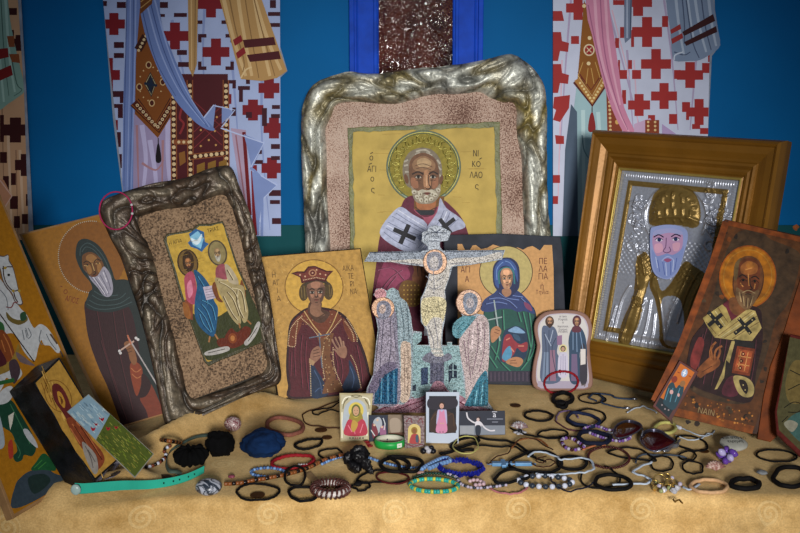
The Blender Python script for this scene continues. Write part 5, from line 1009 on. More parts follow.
Hh += .0016 * np.exp(-((edge - 4) / 2.2) ** 2) * (.5 + .5 * np.sin(tt * 2.6)); Hh += .0022 * np.exp(-((edge - 11) / 2.2) ** 2)
band = (edge > 8.5) & (edge < 14); gold |= band
Hh += .0007 * np.sin(uu * 150) * np.sin(vv * 190) * (edge > 14) * ((vv > .36) & (vv < .6))     # stamped lettering rows
for k in range(210):             # scrollwork of the ground
    x = 632 + rnd.random() * 96; y = 186 + rnd.random() * 70 if k < 140 else 186 + rnd.random() * 130
    if 644 < x < 706 and y > 186: continue
    a = rnd.random() * 6.28; rr = rnd.uniform(3, 7); ridge([(x + rr * math.cos(a + i * .8) * (1 - i / 9), y + rr * math.sin(a + i * .8) * (1 - i / 9)) for i in range(7)], .8, .0030)
ridge(ellp(676, 217, 31, 32, 0, 30, 150, 390), 1.3, .003, False)
pillow([(649, 222), (650, 206), (656, 192), (668, 186), (682, 186), (694, 192), (700, 206), (700, 222), (694, 228), (676, 225), (656, 226)], .008, 6)
pillow([(630, 352), (628, 330), (622, 318), (630, 296), (640, 284), (654, 276), (664, 282), (680, 280), (692, 266), (704, 270), (716, 284), (716, 320), (706, 352)], .005, 6, g=False)
pillow([(637, 258), (641, 254), (646, 252), (651, 262), (651, 276), (646, 296), (642, 318), (634, 338), (624, 348), (618, 340), (622, 322), (632, 300), (635, 280)], .005, 3.5)
pillow([(654, 270), (662, 290), (670, 284), (684, 262), (694, 266), (706, 274), (716, 284), (712, 300), (700, 318), (694, 346), (664, 346), (660, 320), (656, 300), (650, 284)], .004, 3.5)
pillow([(664, 300), (672, 296), (682, 300), (686, 320), (684, 344), (668, 344), (664, 320)], .002, 3, g=False)
for l in ([(655, 275), (662, 302), (666, 330), (668, 346)], [(692, 268), (682, 292), (672, 316), (668, 340)], [(706, 276), (694, 300), (686, 330)], [(700, 272), (688, 296), (680, 322)]): ridge(l, 1.0, .002)
for l in ([(641, 290), (632, 314), (622, 340)], [(646, 298), (640, 322), (632, 344)], [(652, 300), (648, 324), (642, 346)], [(656, 314), (654, 334), (650, 348)], [(612, 322), (606, 340)], [(636, 262), (638, 284)], [(643, 256), (646, 274)], [(616, 306), (608, 334)], [(712, 296), (704, 330)], [(630, 286), (622, 300), (614, 330)]): ridge(l, 1.2, .003)
for i in range(16): a = i / 16 * 6.28; ridge([(675 + 19 * math.cos(a), 208 + 13 * math.sin(a)), (675 + 21 * math.cos(a), 208 + 14.5 * math.sin(a))], 1.2, .0022, False)
for x, y in ((664, 200), (674, 196), (684, 200), (660, 214), (668, 212), (676, 212), (684, 212), (692, 214), (674, 205)): ridge([(x, y - 2.5), (x, y + 2.5)], 1.4, .0026, False)
ridge([(650, 222), (662, 218), (676, 217), (690, 218), (700, 222)], 1.2, .0025)
for i in range(9): ridge([(662 + i * 2.6, 340 - i * 8), (664 + i * 2.6, 337 - i * 8)], 1, .0015, False)
V = [(float(XY[j, i, 0]), float(-Hh[j, i]), float(XY[j, i, 1])) for j in range(NV) for i in range(NU)]
F = [(j * NU + i, j * NU + i + 1, (j + 1) * NU + i + 1, (j + 1) * NU + i) for j in range(NV - 1) for i in range(NU - 1)]
cs_, cg_ = lin('a8acb8') + (.5,), lin('786236') + (.35,)
C = [cg_ if g_ else cs_ for g_ in gold.ravel()]
mesh('embossed_foil', V, F, M_FOIL, ri, True, cols=C)
P = Paint(pr, 1.0, base=.0105)
P.blob('8f9ccb', [(652.6, 232), (657, 227), (672, 225), (687, 228.6), (690, 238), (686, 254), (681, 270), (674, 278), (666, 279), (657, 274), (653, 260)])
P.blob('b48fb4', [(656, 234), (664, 230), (676, 229), (684, 233), (685, 244), (681, 256), (672, 259), (660, 257), (655, 246)]); P.blob('d0a0b8', [(657, 245), (664, 244), (665, 251), (658, 253)]); P.blob('d0a0b8', [(675, 244), (682, 243), (681, 250), (676, 251)]); P.blob('9ca0cc', [(657, 231), (672, 228.5), (683, 231), (684, 235), (671, 233), (657, 236)])
P.blob('8090c4', [(654, 250), (659, 256), (665, 255), (669.6, 253.6), (675, 255), (682, 251), (686, 246), (684, 260), (678, 272), (670, 278), (662, 276), (656, 268)]); P.lines('5868a8', [[(660, 260), (662, 272)], [(665, 262), (667, 275)], [(673, 262), (673, 275)], [(679, 258), (677, 270)]], .8); P.lines('b4c0e4', [[(658, 257), (660, 268)], [(668, 263), (669, 276)], [(676, 260), (675, 272)]], .9)
P.lines('2c2440', [[(656, 237.5), (661, 235), (666, 237.5)], [(673.5, 237), (678, 234.6), (683, 236.6)]], 1.2); P.ell('d8d4e4', 661.3, 240, 3.6, 1.8); P.ell('d8d4e4', 678, 239.4, 3.6, 1.8); P.ell('28345c', 661.6, 240, 1.9, 1.9); P.ell('28345c', 678, 239.4, 1.9, 1.9); P.lines('2c2440', [[(657.5, 240), (661, 238), (665.4, 240)], [(674.4, 239.5), (678, 237.4), (682, 239.3)]], .7)
P.lines('64486c', [[(668.6, 238), (668, 247), (665.6, 251), (669, 253), (673, 251), (671.5, 247)]], .8); P.blob('96567c', [(666, 260), (670, 258.4), (674, 260), (670, 262.4)]); P.lines('a0aad8', [[(664, 261), (670, 256.6), (676, 260)]], 1.2)
P.build('face_print', M_PRINT, ri)
# ================= worn brown icon on the right with batten
pw = Panel((770, 442), -12, 17, z=.007)
wr = icon('icon', 'worn brown icon of a bald bishop with cream stole leaning at the right', 'icon', pw)
m_worn = mat('worn_varnished_wood', '40200e', .5, noise=22, amount=.6, bump=.6, bscale=90)
slab('board', pw, [(725, 219), (816, 239), (812, 262), (790, 345), (757, 435), (751, 434), (705, 423), (671, 415.6), (652, 402), (678, 347), (712, 258)], .02, m_worn, wr)
slab('batten', pw, [(812, 240), (838, 248), (806, 330), (788, 384), (777, 436), (770, 442), (757, 439), (763, 397), (770, 366), (784, 330)], .014, mat('orange_brown_wood', '6e3410', .6, noise=30, amount=.5, bump=.6, bscale=90), wr, y0=-.004)
P = Paint(pw, .72)
P.poly('5c3414', [(728, 224), (808, 241), (806, 262), (786, 340), (754, 430), (706, 420), (672, 412), (656, 400), (681, 348), (715, 260)])
P.blob('46321f', [(738, 232), (760, 232), (772, 240), (796, 250), (800, 262), (790, 300), (776, 320), (768, 350), (756, 384), (744, 404), (700, 396), (684, 376), (696, 340), (712, 300), (722, 262)], n=3)
for k in range(150):
    x = 660 + rnd.random() * 140; y = 226 + rnd.random() * 200
    if abs(x - (768 - (y - 226) * .3)) < 50 - (y - 226) * .02 and x < 795 - (y - 250) * .25: P.blob(rnd.choice(['6a3614', '2e2016', '54402a', '7c4014', '241a14', '4c3018']), [(x + rnd.uniform(1, 4) * math.cos(a), y + rnd.uniform(1, 4) * math.sin(a)) for a in (0, 1.2, 2.4, 3.6, 4.9)], n=2)
P.line('844012', [(726, 222), (713, 262), (680, 348), (654, 401)], 7, False); P.line('7c3c10', [(728, 223), (806, 241)], 5, False); P.line('864410', [(656, 400), (672, 411), (706, 419), (753, 430)], 8, False)
for k in range(60):
    t = rnd.random(); x = 665 + t * 88; y = 405 + t * 24 - rnd.random() * 16; P.dots(rnd.choice(['b06c28', 'c88438', '8a4c1c', '3a2010']), [(x, y)], rnd.uniform(.5, 1.3))
P.text('a88c60', 'ΝΑΙΝ', 706, 412, 8, 12, .9)
P.ell('a0500e', 747.5, 277, 28.6, 31.6, 8, n=40); P.ell('b06a0c', 747.5, 277, 27.4, 30.4, 8, n=40); P.ring('b8802c', 747.5, 277, 24, 27, .7, 8)
# robe
P.blob('2a1216', [(710, 318), (722, 306), (735, 304), (758, 308), (762, 322), (762, 345), (756, 372), (750, 402), (716, 395), (688, 380), (690, 345), (698, 330)]); clothfolds(P, '140808', '5c2c38', [[(706, 328), (700, 350), (696, 378)], [(712, 334), (708, 356), (702, 384)], [(720, 336), (716, 360), (710, 386)], [(726, 338), (722, 362)], [(702, 334), (694, 360)], [(755, 340), (752, 370), (746, 396)], [(733, 378), (728, 394)]], 1.0)
P.blob('7a2c2a', [(698, 338), (704, 342), (700, 360), (694, 372), (690, 360)]); P.blob('5a2030', [(726, 380), (734, 376), (740, 384), (736, 396), (722, 394)])
P.blob('6a2430', [(722, 306), (732, 300), (744, 312), (736, 322), (728, 316)]); P.blob('7a4a28', [(730, 298), (746, 300), (748, 312), (738, 316), (730, 310)])
# stole
P.poly('b09a58', [(702.5, 318), (722, 304.5), (726, 308), (731, 320.6), (722, 330), (714, 337), (708, 328)]); P.poly('b8a262', [(714, 337.5), (730, 322), (747.5, 309), (755, 311), (761.5, 328), (752, 341), (732, 340)])
P.lines('6c4c28', [[(706, 322), (716, 334)], [(712, 315), (722, 329)], [(718, 308), (728, 323)], [(718, 336), (738, 321), (752, 311)], [(724, 338), (742, 326), (757, 316)], [(732, 339), (746, 330), (759, 322)]], .6, smooth=False); P.lines('d8c890', [[(715, 311), (725, 326)], [(721, 337), (740, 324), (754, 313)]], .8, smooth=False)
P.cross('1a1a1c', 715, 320, 10.5, 4, 50, 9); P.cross('1a1a1c', 744.5, 326, 13, 3.8, -38, 10); P.dots('c8b478', [(710, 315), (719, 326), (715, 320), (736, 332), (752, 320), (744.5, 326), (739, 319), (749, 333)], .7)
P.poly('b09c60', [(731.5, 341), (735, 341), (729, 364), (725, 376), (717, 389), (714.5, 389.5), (722, 372), (725.5, 360)])
P.poly('201c1c', [(734, 339), (754, 343), (753, 348), (735, 346)]); P.poly('7a3418', [(737, 346), (755, 349), (749.5, 376), (731.5, 373)]); P.poly('a8502a', [(739, 349), (752.6, 351.4), (748, 373), (734, 370.5)]); P.lines('d89858', [[(741, 351), (738, 369)], [(748, 352), (744, 371)], [(738, 356), (751, 358)], [(737, 364), (749, 366)]], .8, smooth=False); P.dots('5a1810', [(743, 354), (741, 361), (740, 368)], 2); P.dots('e0b078', [(743, 354), (741, 361), (740, 368)], .8)
P.blob('b09c62', [(733, 377), (741, 376), (750, 380), (754, 388), (752, 396), (744, 397), (737, 391)]); P.blob('241414', [(739, 380), (745, 381), (748, 388), (746, 394), (741, 388)]); P.dots('c8b478', [(743, 385), (745, 390)], .7); P.poly('241a16', [(726, 360), (732, 366), (730, 376), (724, 378)])
# hand
P.blob('8a4e26', [(704, 362), (712, 356), (718, 358), (720, 364), (714, 370), (706, 374), (700, 378), (696, 372)]); P.lines('9a5c30', [[(711, 360), (710, 352), (713, 345)], [(714, 358), (716, 350), (722, 346)], [(717, 360), (720, 352), (719, 348)], [(711, 366), (716, 362)], [(712, 358), (711, 348), (716, 342)]], 2); P.lines('3c1c10', [[(713, 360), (713, 350)], [(716, 360), (718, 352)], [(702, 372), (712, 366)]], .6)
# head
P.ell('4a2814', 748, 281, 15.6, 24.6, 8); P.blob('6c4020', [(733.6, 280), (734, 268), (740, 259), (749, 256), (758, 260), (762.6, 270), (762, 284), (756, 300), (748, 310), (740, 306), (734, 294)])
P.blob('6a3418', [(737, 270), (742, 261), (750, 258), (758, 262), (760, 272), (758, 288), (751, 298), (741, 294), (737, 284)]); P.blob('9c5c28', [(741, 266), (748, 261), (757, 265), (756, 273), (748, 275), (741, 273)]); P.blob('a86828', [(746, 264), (751, 262), (755, 266), (751, 269), (747, 268)]); P.lines('c08040', [[(745, 270), (752, 268)], [(748, 274), (749, 286)], [(740, 283), (743, 287)], [(755, 284), (754, 289)]], 1.1)
P.blob('6c5432', [(734, 268), (736, 262), (741, 258), (739, 264), (737, 278), (734, 280)])
P.lines('1c0e08', [[(738.6, 277), (742.5, 275), (747, 278)], [(751, 278), (755, 276.5), (759, 279.5)], [(749.5, 278), (749.8, 285), (752, 289), (748.4, 290.5)]], 1.2); P.dots('0c0604', [(743, 280.4), (754.6, 281.6)], 1.3); P.lines('1c0e08', [[(739.6, 281), (743, 279), (747, 281.6)], [(751.5, 282), (755, 280), (758.5, 283)], [(740, 284), (744, 285.4)]], .6)
P.blob('7c5c3c', [(736, 288), (741, 290), (746, 293), (752, 293), (757, 290), (759, 292), (754, 303), (747, 310), (740, 306), (736, 298)]); P.lines('b09468', [[(739, 292), (741, 302)], [(743, 296), (744, 306)], [(748, 298), (747, 308)], [(753, 296), (750, 306)], [(742, 293), (748, 290.6), (755, 293.5)]], .9); P.lines('3c2818', [[(741, 294), (743, 304)], [(746, 298), (746, 307)], [(751, 298), (749, 306)], [(745, 294.6), (748, 294), (751, 295.2)]], .8)
P.build('painting', M_AGED, wr)
# ================= small icon leaning on it
pt = Panel(None, -12, 17, origin=pw.o + pw.n * .0075)
si = icon('icon', 'tiny orange icon with dark red frame leaning on the worn brown icon', 'icon', pt)
slab('board', pt, [(679.7, 360), (698.6, 371.6), (670.5, 422), (652.5, 406.5)], .006, mat('dark_red_frame', '4c1c18', .45, noise=30), si, bev=.001)
P = Paint(pt, 1.0); P.poly('b8621c', [(680.6, 363.4), (694.6, 372.4), (668.6, 417.6), (655.6, 405.6)]); P.poly('142028', [(660, 397.4), (675.6, 405.6), (668.6, 417.6), (655.6, 405.6)])
P.blob('1e3c48', [(664, 398), (668, 386), (673, 382), (676, 388), (679, 385), (684, 388), (679, 402), (673, 410), (664, 404)]); P.lines('4c8094', [[(669, 388), (665, 400)], [(673, 388), (670, 402)], [(680, 388), (675, 402)]], .8); P.ell('7a2c1c', 674.4, 379.4, 2.8, 3.6, 30); P.ell('8a6038', 682.6, 383.6, 2.6, 3.2, 30); P.ell('c89c98', 671.5, 392, 1.8, 2.2); P.ell('c89c98', 678.5, 395, 1.2, 1.8)
P.ell('9cb0cc', 684.4, 373, 3, 4.2, 20); P.cross('f0f0f4', 684.4, 373, 1.6, .9, 20, 3); P.lines('7a2c1c', [[(677.5, 372), (680, 373)], [(688.6, 375.6), (691, 377)]], .8, smooth=False); P.dots('8a7c80', [(662, 405), (665, 409), (668.5, 410)], .9)
P.build('painting', M_GLOSS, si)
# ================= icon cut by the right edge
px_ = Panel((800, 458), -40, 14, z=.006)
xi = icon('icon', 'olive and teal icon with a dark red edge cut off by the right border', 'icon', px_)
slab('board', px_, [(790, 334), (870, 352), (868, 478), (800, 458), (776, 435), (774, 412)], .02, mat('dark_red_edge', '5a2420', .5, noise=70, amount=.5), xi, bev=.003)
P = Paint(px_, 1.0); P.poly('4e4a30', [(790, 337), (868, 356), (866, 472), (802, 452), (779, 430), (777, 412)]); P.blob('3c5c58', [(786, 425), (800, 412), (820, 420), (830, 450), (806, 446)]); P.blob('6c5c34', [(786, 380), (796, 360), (820, 372), (820, 400), (800, 404), (788, 400)]); P.lines('1c1a14', [[(784, 408), (794, 402), (804, 406), (798, 412), (788, 412)], [(788, 390), (800, 384)], [(790, 370), (802, 376)], [(782, 422), (788, 416)]], .9); P.blob('8a8878', [(784, 424), (790, 420), (798, 424), (792, 432)])
P.build('painting', M_WORN, xi)
# ------------------------------------------------------------ small things on the table
BLK = mat('black_elastic', '0e0d0f', .7, noise=400, amount=.3, bump=.3)
NAV = mat('navy_elastic', '14182c', .7, noise=400, amount=.3, bump=.3)
LEA = mat('black_leather', '121114', .35, noise=120, amount=.3, bump=.4)
RDC = mat('red_braided_cord', '8c1a24', .6, noise=300, amount=.25)
BRN = mat('brown_cord', '3c2218', .7, noise=300, amount=.25)
ROS = mat('dusky_rose_band', '7c4c40', .7, noise=300, amount=.25)
MRN = mat('maroon_cord', '4c1418', .65, noise=300, amount=.25)
WHC = mat('white_ribbon', 'b4c0d0', .6, noise=200, amount=.15)
CRM = mat('cream_band', 'c8a078', .6, noise=200, amount=.15)
YEL = mat('pale_yellow_band', 'b8b46c', .5, noise=200, amount=.12)
PNK = mat('pink_cord', 'b06c70', .6, noise=200, amount=.15)
HOT = mat('magenta_cord', 'a82858', .5, noise=200, amount=.2)
SIL = mat('silver_metal', 'a0a4b0', .25, .8, noise=200, amount=.2)
GLD = mat('gold_metal', 'c8a860', .3, .8, noise=200, amount=.2)
LIL = mat('lilac_thread', '6c5878', .7, noise=300, amount=.3)
G1 = 'bracelets and hair ties laid on the cloth'
CAT = 'bracelet'
def L_(name, label, spec, r, m, **k): return loop(name, label, k.pop('cat', CAT), spec, r, m, group=G1, **k)
# hair ties and cords
L_('hair_tie', 'thin black ring hair tie beside the gold card, right of the dark twisted one', ('e', 331, 454, 12, 5, 0), .0016, BLK)
L_('hair_tie', 'black twisted hair tie lying slanted right of the navy velvet scrunchie', ('e', 309, 444, 14, 4.6, -9), .0024, BLK, style='braid')
L_('fabric_band', 'dusky rose fabric band right of the mottled pink stone', ('e', 284.8, 426.5, 18, 8.5, 6), .0036, ROS)
L_('cord', 'thin brown leather cord curving out from behind the gold saint card', [(346, 398), (334, 403), (318, 409), (306, 413), (303, 418), (306, 423), (314, 426), (327, 428), (342, 428)], .0011, BRN, closed=False, cat='cord')
L_('cord', 'thin dark cord folded in a narrow loop left of the gold saint card', [(342, 401), (330, 408), (322, 409), (313, 411), (312.5, 414), (318, 415), (328, 411), (342, 412)], .0012, BLK, closed=False, cat='cord', lift=.002)
L_('braided_bracelet', 'red braided bracelet with white beads left of centre near the wood bead strand', ('e', 293, 462, 21, 6.6, -5), .0030, RDC, style='braid')
for k, x in enumerate((299, 301.5, 304, 306.5)): o_ = mesh('end_bead', *sphere_data(.0022), mat('white_bead', 'c0bcc0', .3), bpy.data.objects['braided_bracelet'], True); o_.location = TC(x, 465, .004) - bpy.data.objects['braided_bracelet'].location
L_('hair_tie', 'black hair tie ring crossing the wooden bead strand', ('e', 295.5, 476.5, 10, 10, 0), .0019, BLK, lift=.006)
L_('hair_tie', 'black rounded hair tie at the front, left of the coiled brown one', ('e', 303, 494, 14, 7.2, 4), .0022, BLK)
L_('leather_bracelet', 'black knotted cord bracelet encircling a brown coin at the front left', [(237, 492), (243, 486), (257, 484), (270, 485.5), (279, 491), (274, 497), (262, 500.5), (248, 500.5), (240, 497)], .0019, BLK, style='braid')
L_('cord', 'black cord bracelet with sliding knot left of the green yellow bead ring', [(407, 481), (392, 483), (378, 482), (368, 483), (360, 483.6), (352, 486), (358, 491), (368, 489), (369, 484), (362, 482), (357, 480), (364, 474), (374, 471), (386, 470)], .0015, BLK, closed=False, cat='cord')
blob3('knot', T(358, 486), .006, .005, .0035, BLK, None, seed=3, nu=14, nv=9).name = 'sliding_knot'
tag(bpy.data.objects['sliding_knot'], 'small black knot on the cord bracelet right of the coiled hair tie', 'knot')
L_('hair_tie', 'thick black hair tie over the blue beads in front of the green wristband', ('e', 395, 465, 14.5, 7, 4), .0030, BLK, lift=.003)
L_('hair_tie', 'black hair tie folded flat beside the one over the blue beads', [(388, 457.5), (400, 457), (416, 458.5), (422, 462), (420, 468), (412, 472.5), (402, 471), (398, 464)], .0026, BLK, lift=.006)
L_('cord_bracelet', 'dark red cord bracelet left of the green yellow bead ring', ('e', 393, 478, 16, 5.5, 4), .0014, MRN, lift=.001)
L_('hair_tie', 'oval black hair tie alone on clear cloth right of the dancer card', ('e', 538.5, 416, 14, 5, 2), .0022, BLK)
L_('hair_tie', 'thick black knotted hair tie below the red bracelet', ('e', 562.7, 398.5, 10, 5.2, 0), .0040, BLK)
L_('hair_tie', 'short black loop knotted under the thick hair tie', ('e', 562, 405, 5, 2.6, 0), .0034, BLK, lift=.001)
L_('cord_bracelet', 'thin black ring bracelet overlapping a blue strap with silver clasp', ('e', 592, 399, 13.5, 4.6, 3), .0014, BLK)
L_('strap_bracelet', 'dark blue strap bracelet with silver tips, upper of two', [(600, 394), (607, 394.6), (614, 397), (622, 399), (634, 399)], .0024, mat('steel_blue_strap', '2c3c54', .5), closed=False, flat=.6)
L_('strap_bracelet', 'dark blue strap bracelet with silver tips, lower of two', [(596, 401), (590, 398), (592, 394.5), (598, 394), (603, 398), (602, 403), (612, 406), (620, 408), (627, 408)], .0022, mat('steel_blue_strap', '2c3c54', .5), closed=False, flat=.6)
for nm, (x, y) in (('strap_bracelet', (635, 399)), ('strap_bracelet.001', (628, 408))):
    o_ = bpy.data.objects[nm]; c_ = mesh('clasp', *cyl_data(.0022, .008), SIL, o_, True); c_.location = T(x, y, .0022) - o_.location; c_.rotation_euler = (0, math.pi / 2, 0)
L_('cord_bracelet', 'wide thin black ring bracelet behind the navy band', ('e', 586.5, 418.5, 19, 9, -4), .0017, BLK)
L_('fabric_band', 'thick navy fabric band inside the wide black ring', [(568, 418), (572, 413), (584, 414), (596, 418), (600, 423), (592, 427), (580, 425), (572, 422)], .0030, mat('navy_fabric', '1c2440', .75), lift=.002)
L_('thread_bracelet', 'lilac braided thread bracelet left of the navy band', [(556, 420), (558, 414), (566, 411), (574, 413), (578, 418)], .0016, LIL, closed=False, style='braid')
L_('thread_bracelet', 'plum thread bracelet end under the black rings', [(556, 421), (564, 428), (576, 431), (588, 430)], .0014, mat('plum_thread', '4c2434', .7), closed=False, style='braid')
L_('hair_tie', 'thick navy black oval hair tie left of the maroon sunglasses', ('e', 594, 438, 16, 6, 4), .0038, NAV, lift=.002)
L_('cord_bracelet', 'thin dark ring bracelet in the middle behind the purple beads', ('e', 553, 434, 15, 3.8, -2), .0016, BLK, lift=.001)
L_('cord_bracelet', 'black cord crossing towards the dark thin ring bracelet', [(510, 428), (524, 434), (538, 437), (552, 438.5), (568, 437), (580, 438)], .0015, BLK, closed=False, cat='cord', lift=.002)
L_('hair_tie', 'large black hair tie under the white ribbon bracelet', [(509, 464.5), (519, 456), (534, 451.5), (550, 453.5), (561, 461), (559, 468.5), (546, 473), (528, 472), (514, 469)], .0024, BLK, lift=.001)
L_('hair_tie', 'black hair tie behind the checkered white bead bracelet', [(495, 480), (500, 473), (513, 469.6), (526, 473), (529, 477), (520, 480), (508, 483), (498, 483)], .0024, BLK, lift=.003)
L_('hair_tie', 'black hair tie under the long white ribbon, middle', ('e', 572, 463, 15, 6.5, 3), .0024, BLK)
L_('hair_tie', 'thick black hair tie at the front, right of the white bead bracelet', ('e', 613, 482.5, 18, 7.6, 5), .0030, BLK, lift=.002)
L_('cord', 'thin knotted black cord hanging towards the front edge below white beads', [(553, 474), (551, 480), (556, 486), (568, 491.5), (580, 489), (589, 486), (594, 482)], .0013, NAV, closed=False, cat='cord', lift=.004, style='braid')
L_('cord_bracelet', 'thin dark cord loop left of the thick front hair tie', [(582, 474), (581, 481), (588, 487), (602, 488), (616, 485), (620, 478), (612, 470), (604, 466)], .0015, BLK, closed=False, lift=.002)
L_('cord_bracelet', 'long black cord loop beneath the maroon bead ring', [(608, 452), (622, 448), (636, 449), (648, 455), (656, 461), (640, 460), (626, 458), (614, 456)], .0016, BLK, lift=.001)
L_('cord_bracelet', 'dark cord ring near the gold charms', ('e', 662, 464, 12, 7.5, 5), .0014, BLK)
L_('leather_bracelet', 'blue grey cord reaching right behind the gold charms', [(636, 464), (640, 456), (654, 455), (670, 456), (686, 458)], .0017, mat('slate_cord', '3c4450', .7), closed=False, style='braid')
L_('cord_bracelet', 'black cord bracelet ring right of the yellow band', ('e', 691.5, 443.5, 16.5, 7, 14), .0018, BLK, style='braid')
L_('cord_bracelet', 'thin black knotted ring left of the pink shell', ('e', 693, 468, 10.5, 6.2, 8), .0014, BLK)
L_('cord_bracelet', 'thin black loop above the knotted ring left of the shell', ('e', 688, 456, 8.5, 4.6, 0), .0014, BLK, lift=.001)
L_('cord', 'thin black thread running along the foot of the worn icon', [(672, 416), (684, 415), (700, 418), (712, 421)], .0009, BLK, closed=False, cat='cord')
L_('hair_tie', 'thick flat black hair tie in front of the shell, near the front edge', ('e', 745, 484, 14, 5, 3), .0040, BLK)
L_('leather_bracelet', 'black braided bracelet with small knot at the right, behind the grey pebble', ('e', 776.5, 456, 20, 5.8, 4), .0017, BLK, style='braid')
L_('hair_tie', 'big thick black hair tie at the right edge of the table', ('e', 791, 477, 18, 10, 0), .0036, BLK)
L_('hair_tie', 'soft beige hair band near the front edge beside gold charms', ('e', 709, 486.5, 18, 6.8, 4), .0028, CRM)
L_('rubber_band', 'pale yellow rubber band in front of the dancer card', ('e', 465.7, 445, 13, 8.6, -4), .0010, YEL, lift=.006)
L_('rubber_bracelet', 'pale yellow green rubber bracelet beside the sunglasses', ('e', 665, 428.5, 10.5, 5.4, -4), .0030, YEL)
L_('hair_tie', 'black hair tie bundle inside the pale yellow rubber band', [(440, 454), (450, 452), (462, 447), (474, 444), (478, 441), (470, 438), (458, 441), (452, 447), (462, 451), (474, 450)], .0026, BLK, closed=False)
L_('cord', 'black cord under the dancer card', [(478, 437), (492, 440), (506, 441), (518, 445), (528, 452), (536, 458)], .0020, BLK, closed=False, cat='cord')
L_('cord', 'dark cord crossing the middle of the heap', [(468, 444), (486, 446), (502, 447), (516, 448), (530, 456), (545, 462)], .0016, BLK, closed=False, cat='cord', lift=.002)
L_('cord', 'thin brown cord arching over the light blue cross', [(488, 464), (496, 457), (508, 453.5), (512, 447), (519, 440), (530, 438), (540, 442), (552, 450)], .0010, BRN, closed=False, cat='cord', lift=.006)
L_('cord', 'thin brown cord coiled right of the light blue cross', [(532, 464), (540, 467), (550, 466), (555, 462), (548, 459.5), (542, 463), (536, 460), (546, 456)], .0010, BRN, closed=False, cat='cord', lift=.005)
L_('ribbon_bracelet', 'long white ribbon bracelet looping over black hair ties', [(528, 457), (534, 452.5), (544, 452.5), (556, 457), (562, 460), (570, 459), (583, 458), (591, 461), (593.5, 467), (588, 472), (575, 473.5), (560, 474.5), (548, 475), (536, 474)], .0020, WHC, closed=False, lift=.006, flat=.6)
L_('ribbon_bracelet', 'zigzag white ribbon left of the gold charms', [(651, 462), (643, 466), (634, 471), (636, 474), (646, 477), (650, 480), (647, 484), (632, 484), (612, 485.5)], .0022, WHC, closed=False, lift=.003, flat=.6)
L_('cord', 'pink cord curving at the front below the light blue cross', [(489, 488), (497, 492.5), (509.5, 494.5), (521, 492.5), (528, 488)], .0014, PNK, closed=False, cat='cord')
L_('cord', 'thin white cord arc right of the blue strap bracelets', [(628, 413), (634, 409), (641, 407), (649, 408.5), (657, 413)], .0012, WHC, closed=False, cat='cord')
L_('cord', 'white cord with forked end right of the pale yellow bracelet', [(678, 427.5), (688, 431), (698, 435.5), (706, 436), (714, 431)], .0011, WHC, closed=False, cat='cord')
L_('cord', 'second strand of white cord right of the pale yellow bracelet', [(676, 436), (688, 440), (700, 439), (708, 434), (713, 434.5)], .0010, WHC, closed=False, cat='cord')
L_('ribbon', 'salmon ribbon strip above the maroon bead ring', [(583, 450.5), (590, 447), (598, 444.5), (605, 446)], .0026, mat('salmon_ribbon', 'b8704c', .5), closed=False, cat='ribbon', lift=.003, flat=.4)
L_('ribbon', 'small white ribbon end beside the beige hair band', [(700, 484), (694, 488), (688, 490), (682, 487)], .0022, WHC, closed=False, cat='ribbon', flat=.5)
# red bracelet leaning on the arched icon, magenta one hanging on the corner of the seated figures icon
V = [Vector(pa.M @ Vector((pa.q(x, y)[0], -.004, pa.q(x, y)[1]))) for x, y in ellp(561, 382.5, 17, 11.3, -6, 36)]
V = [Vector((v.x, v.y, max(v.z, TZ + .0025))) for v in V]; c = sum(V, Vector()) / len(V); c.z = TZ
Vv, F = strands(V, .0024, True); o = mesh('braided_bracelet', to_local(Vv, c), F, RDC, None, True); o.location = c; tag(o, 'red braided bracelet leaning against the small arched icon', CAT, G1)
o_ = mesh('knot', *sphere_data(.0034, 8, 6), RDC, o, True); o_.location = V[27] - c
V = [Vector(ps.M @ Vector((ps.q(x, y)[0], -.022, ps.q(x, y)[1]))) for x, y in ellp(114.5, 211.5, 16.3, 18.6, 0, 40)]
c = sum(V, Vector()) / len(V); Vv, F = tube_data(V, .0013, 6, True); o = mesh('cord_bracelet', to_local(Vv, c), F, HOT, None, True); o.location = c
tag(o, 'magenta cord bracelet hung over the top corner of the seated figures icon', CAT, G1)
for k in (1, 38): o_ = mesh('bead', *sphere_data(.0024, 8, 6), mat('white_bead', 'c0bcc0', .3), o, True); o_.location = V[k] - c
# bead bracelets
m_b = lambda n, h, r=.25, **k: mat('bead_' + n, h, r, noise=200, amount=.2, **k)
TUR, YLW, BLU, LBL, LAP, PUR, WHB, DKB, WOD, DKW, GRN, MAR_, PEB = m_b('turquoise', '2c9c90'), m_b('yellow', 'b8b440'), m_b('blue', '3c5c90'), m_b('light_blue', '6c90c0'), m_b('lapis', '141c78'), m_b('purple', '6c4c90', .15), m_b('white', 'c0c4d4'), m_b('charcoal', '2c3440'), m_b('wood', '7c4824'), m_b('dark_wood', '1c1210'), m_b('green', '1c3c30'), m_b('maroon', '3c1414'), m_b('pearl', 'a8a0b4')
beads('bead_bracelet', 'turquoise and yellow bead bracelet at the front centre', CAT, ('e', 434, 485.5, 24, 6.4, 2), .0032, [TUR, TUR, YLW], kind='c', l=.0042, group=G1)
beads('bead_bracelet', 'dark blue chipped stone bracelet in front of the polaroid', CAT, ('e', 461, 467.5, 21, 6.8, 4), .0042, [LAP], kind='x', l=.0056, group=G1, cordmat=LAP)
beads('bead_bracelet', 'bracelet of large white and charcoal beads at the front', CAT, ('e', 545.5, 481.5, 27, 5.4, 2), .0042, [WHB, DKB], gap=1.15, group=G1, lift=.001)
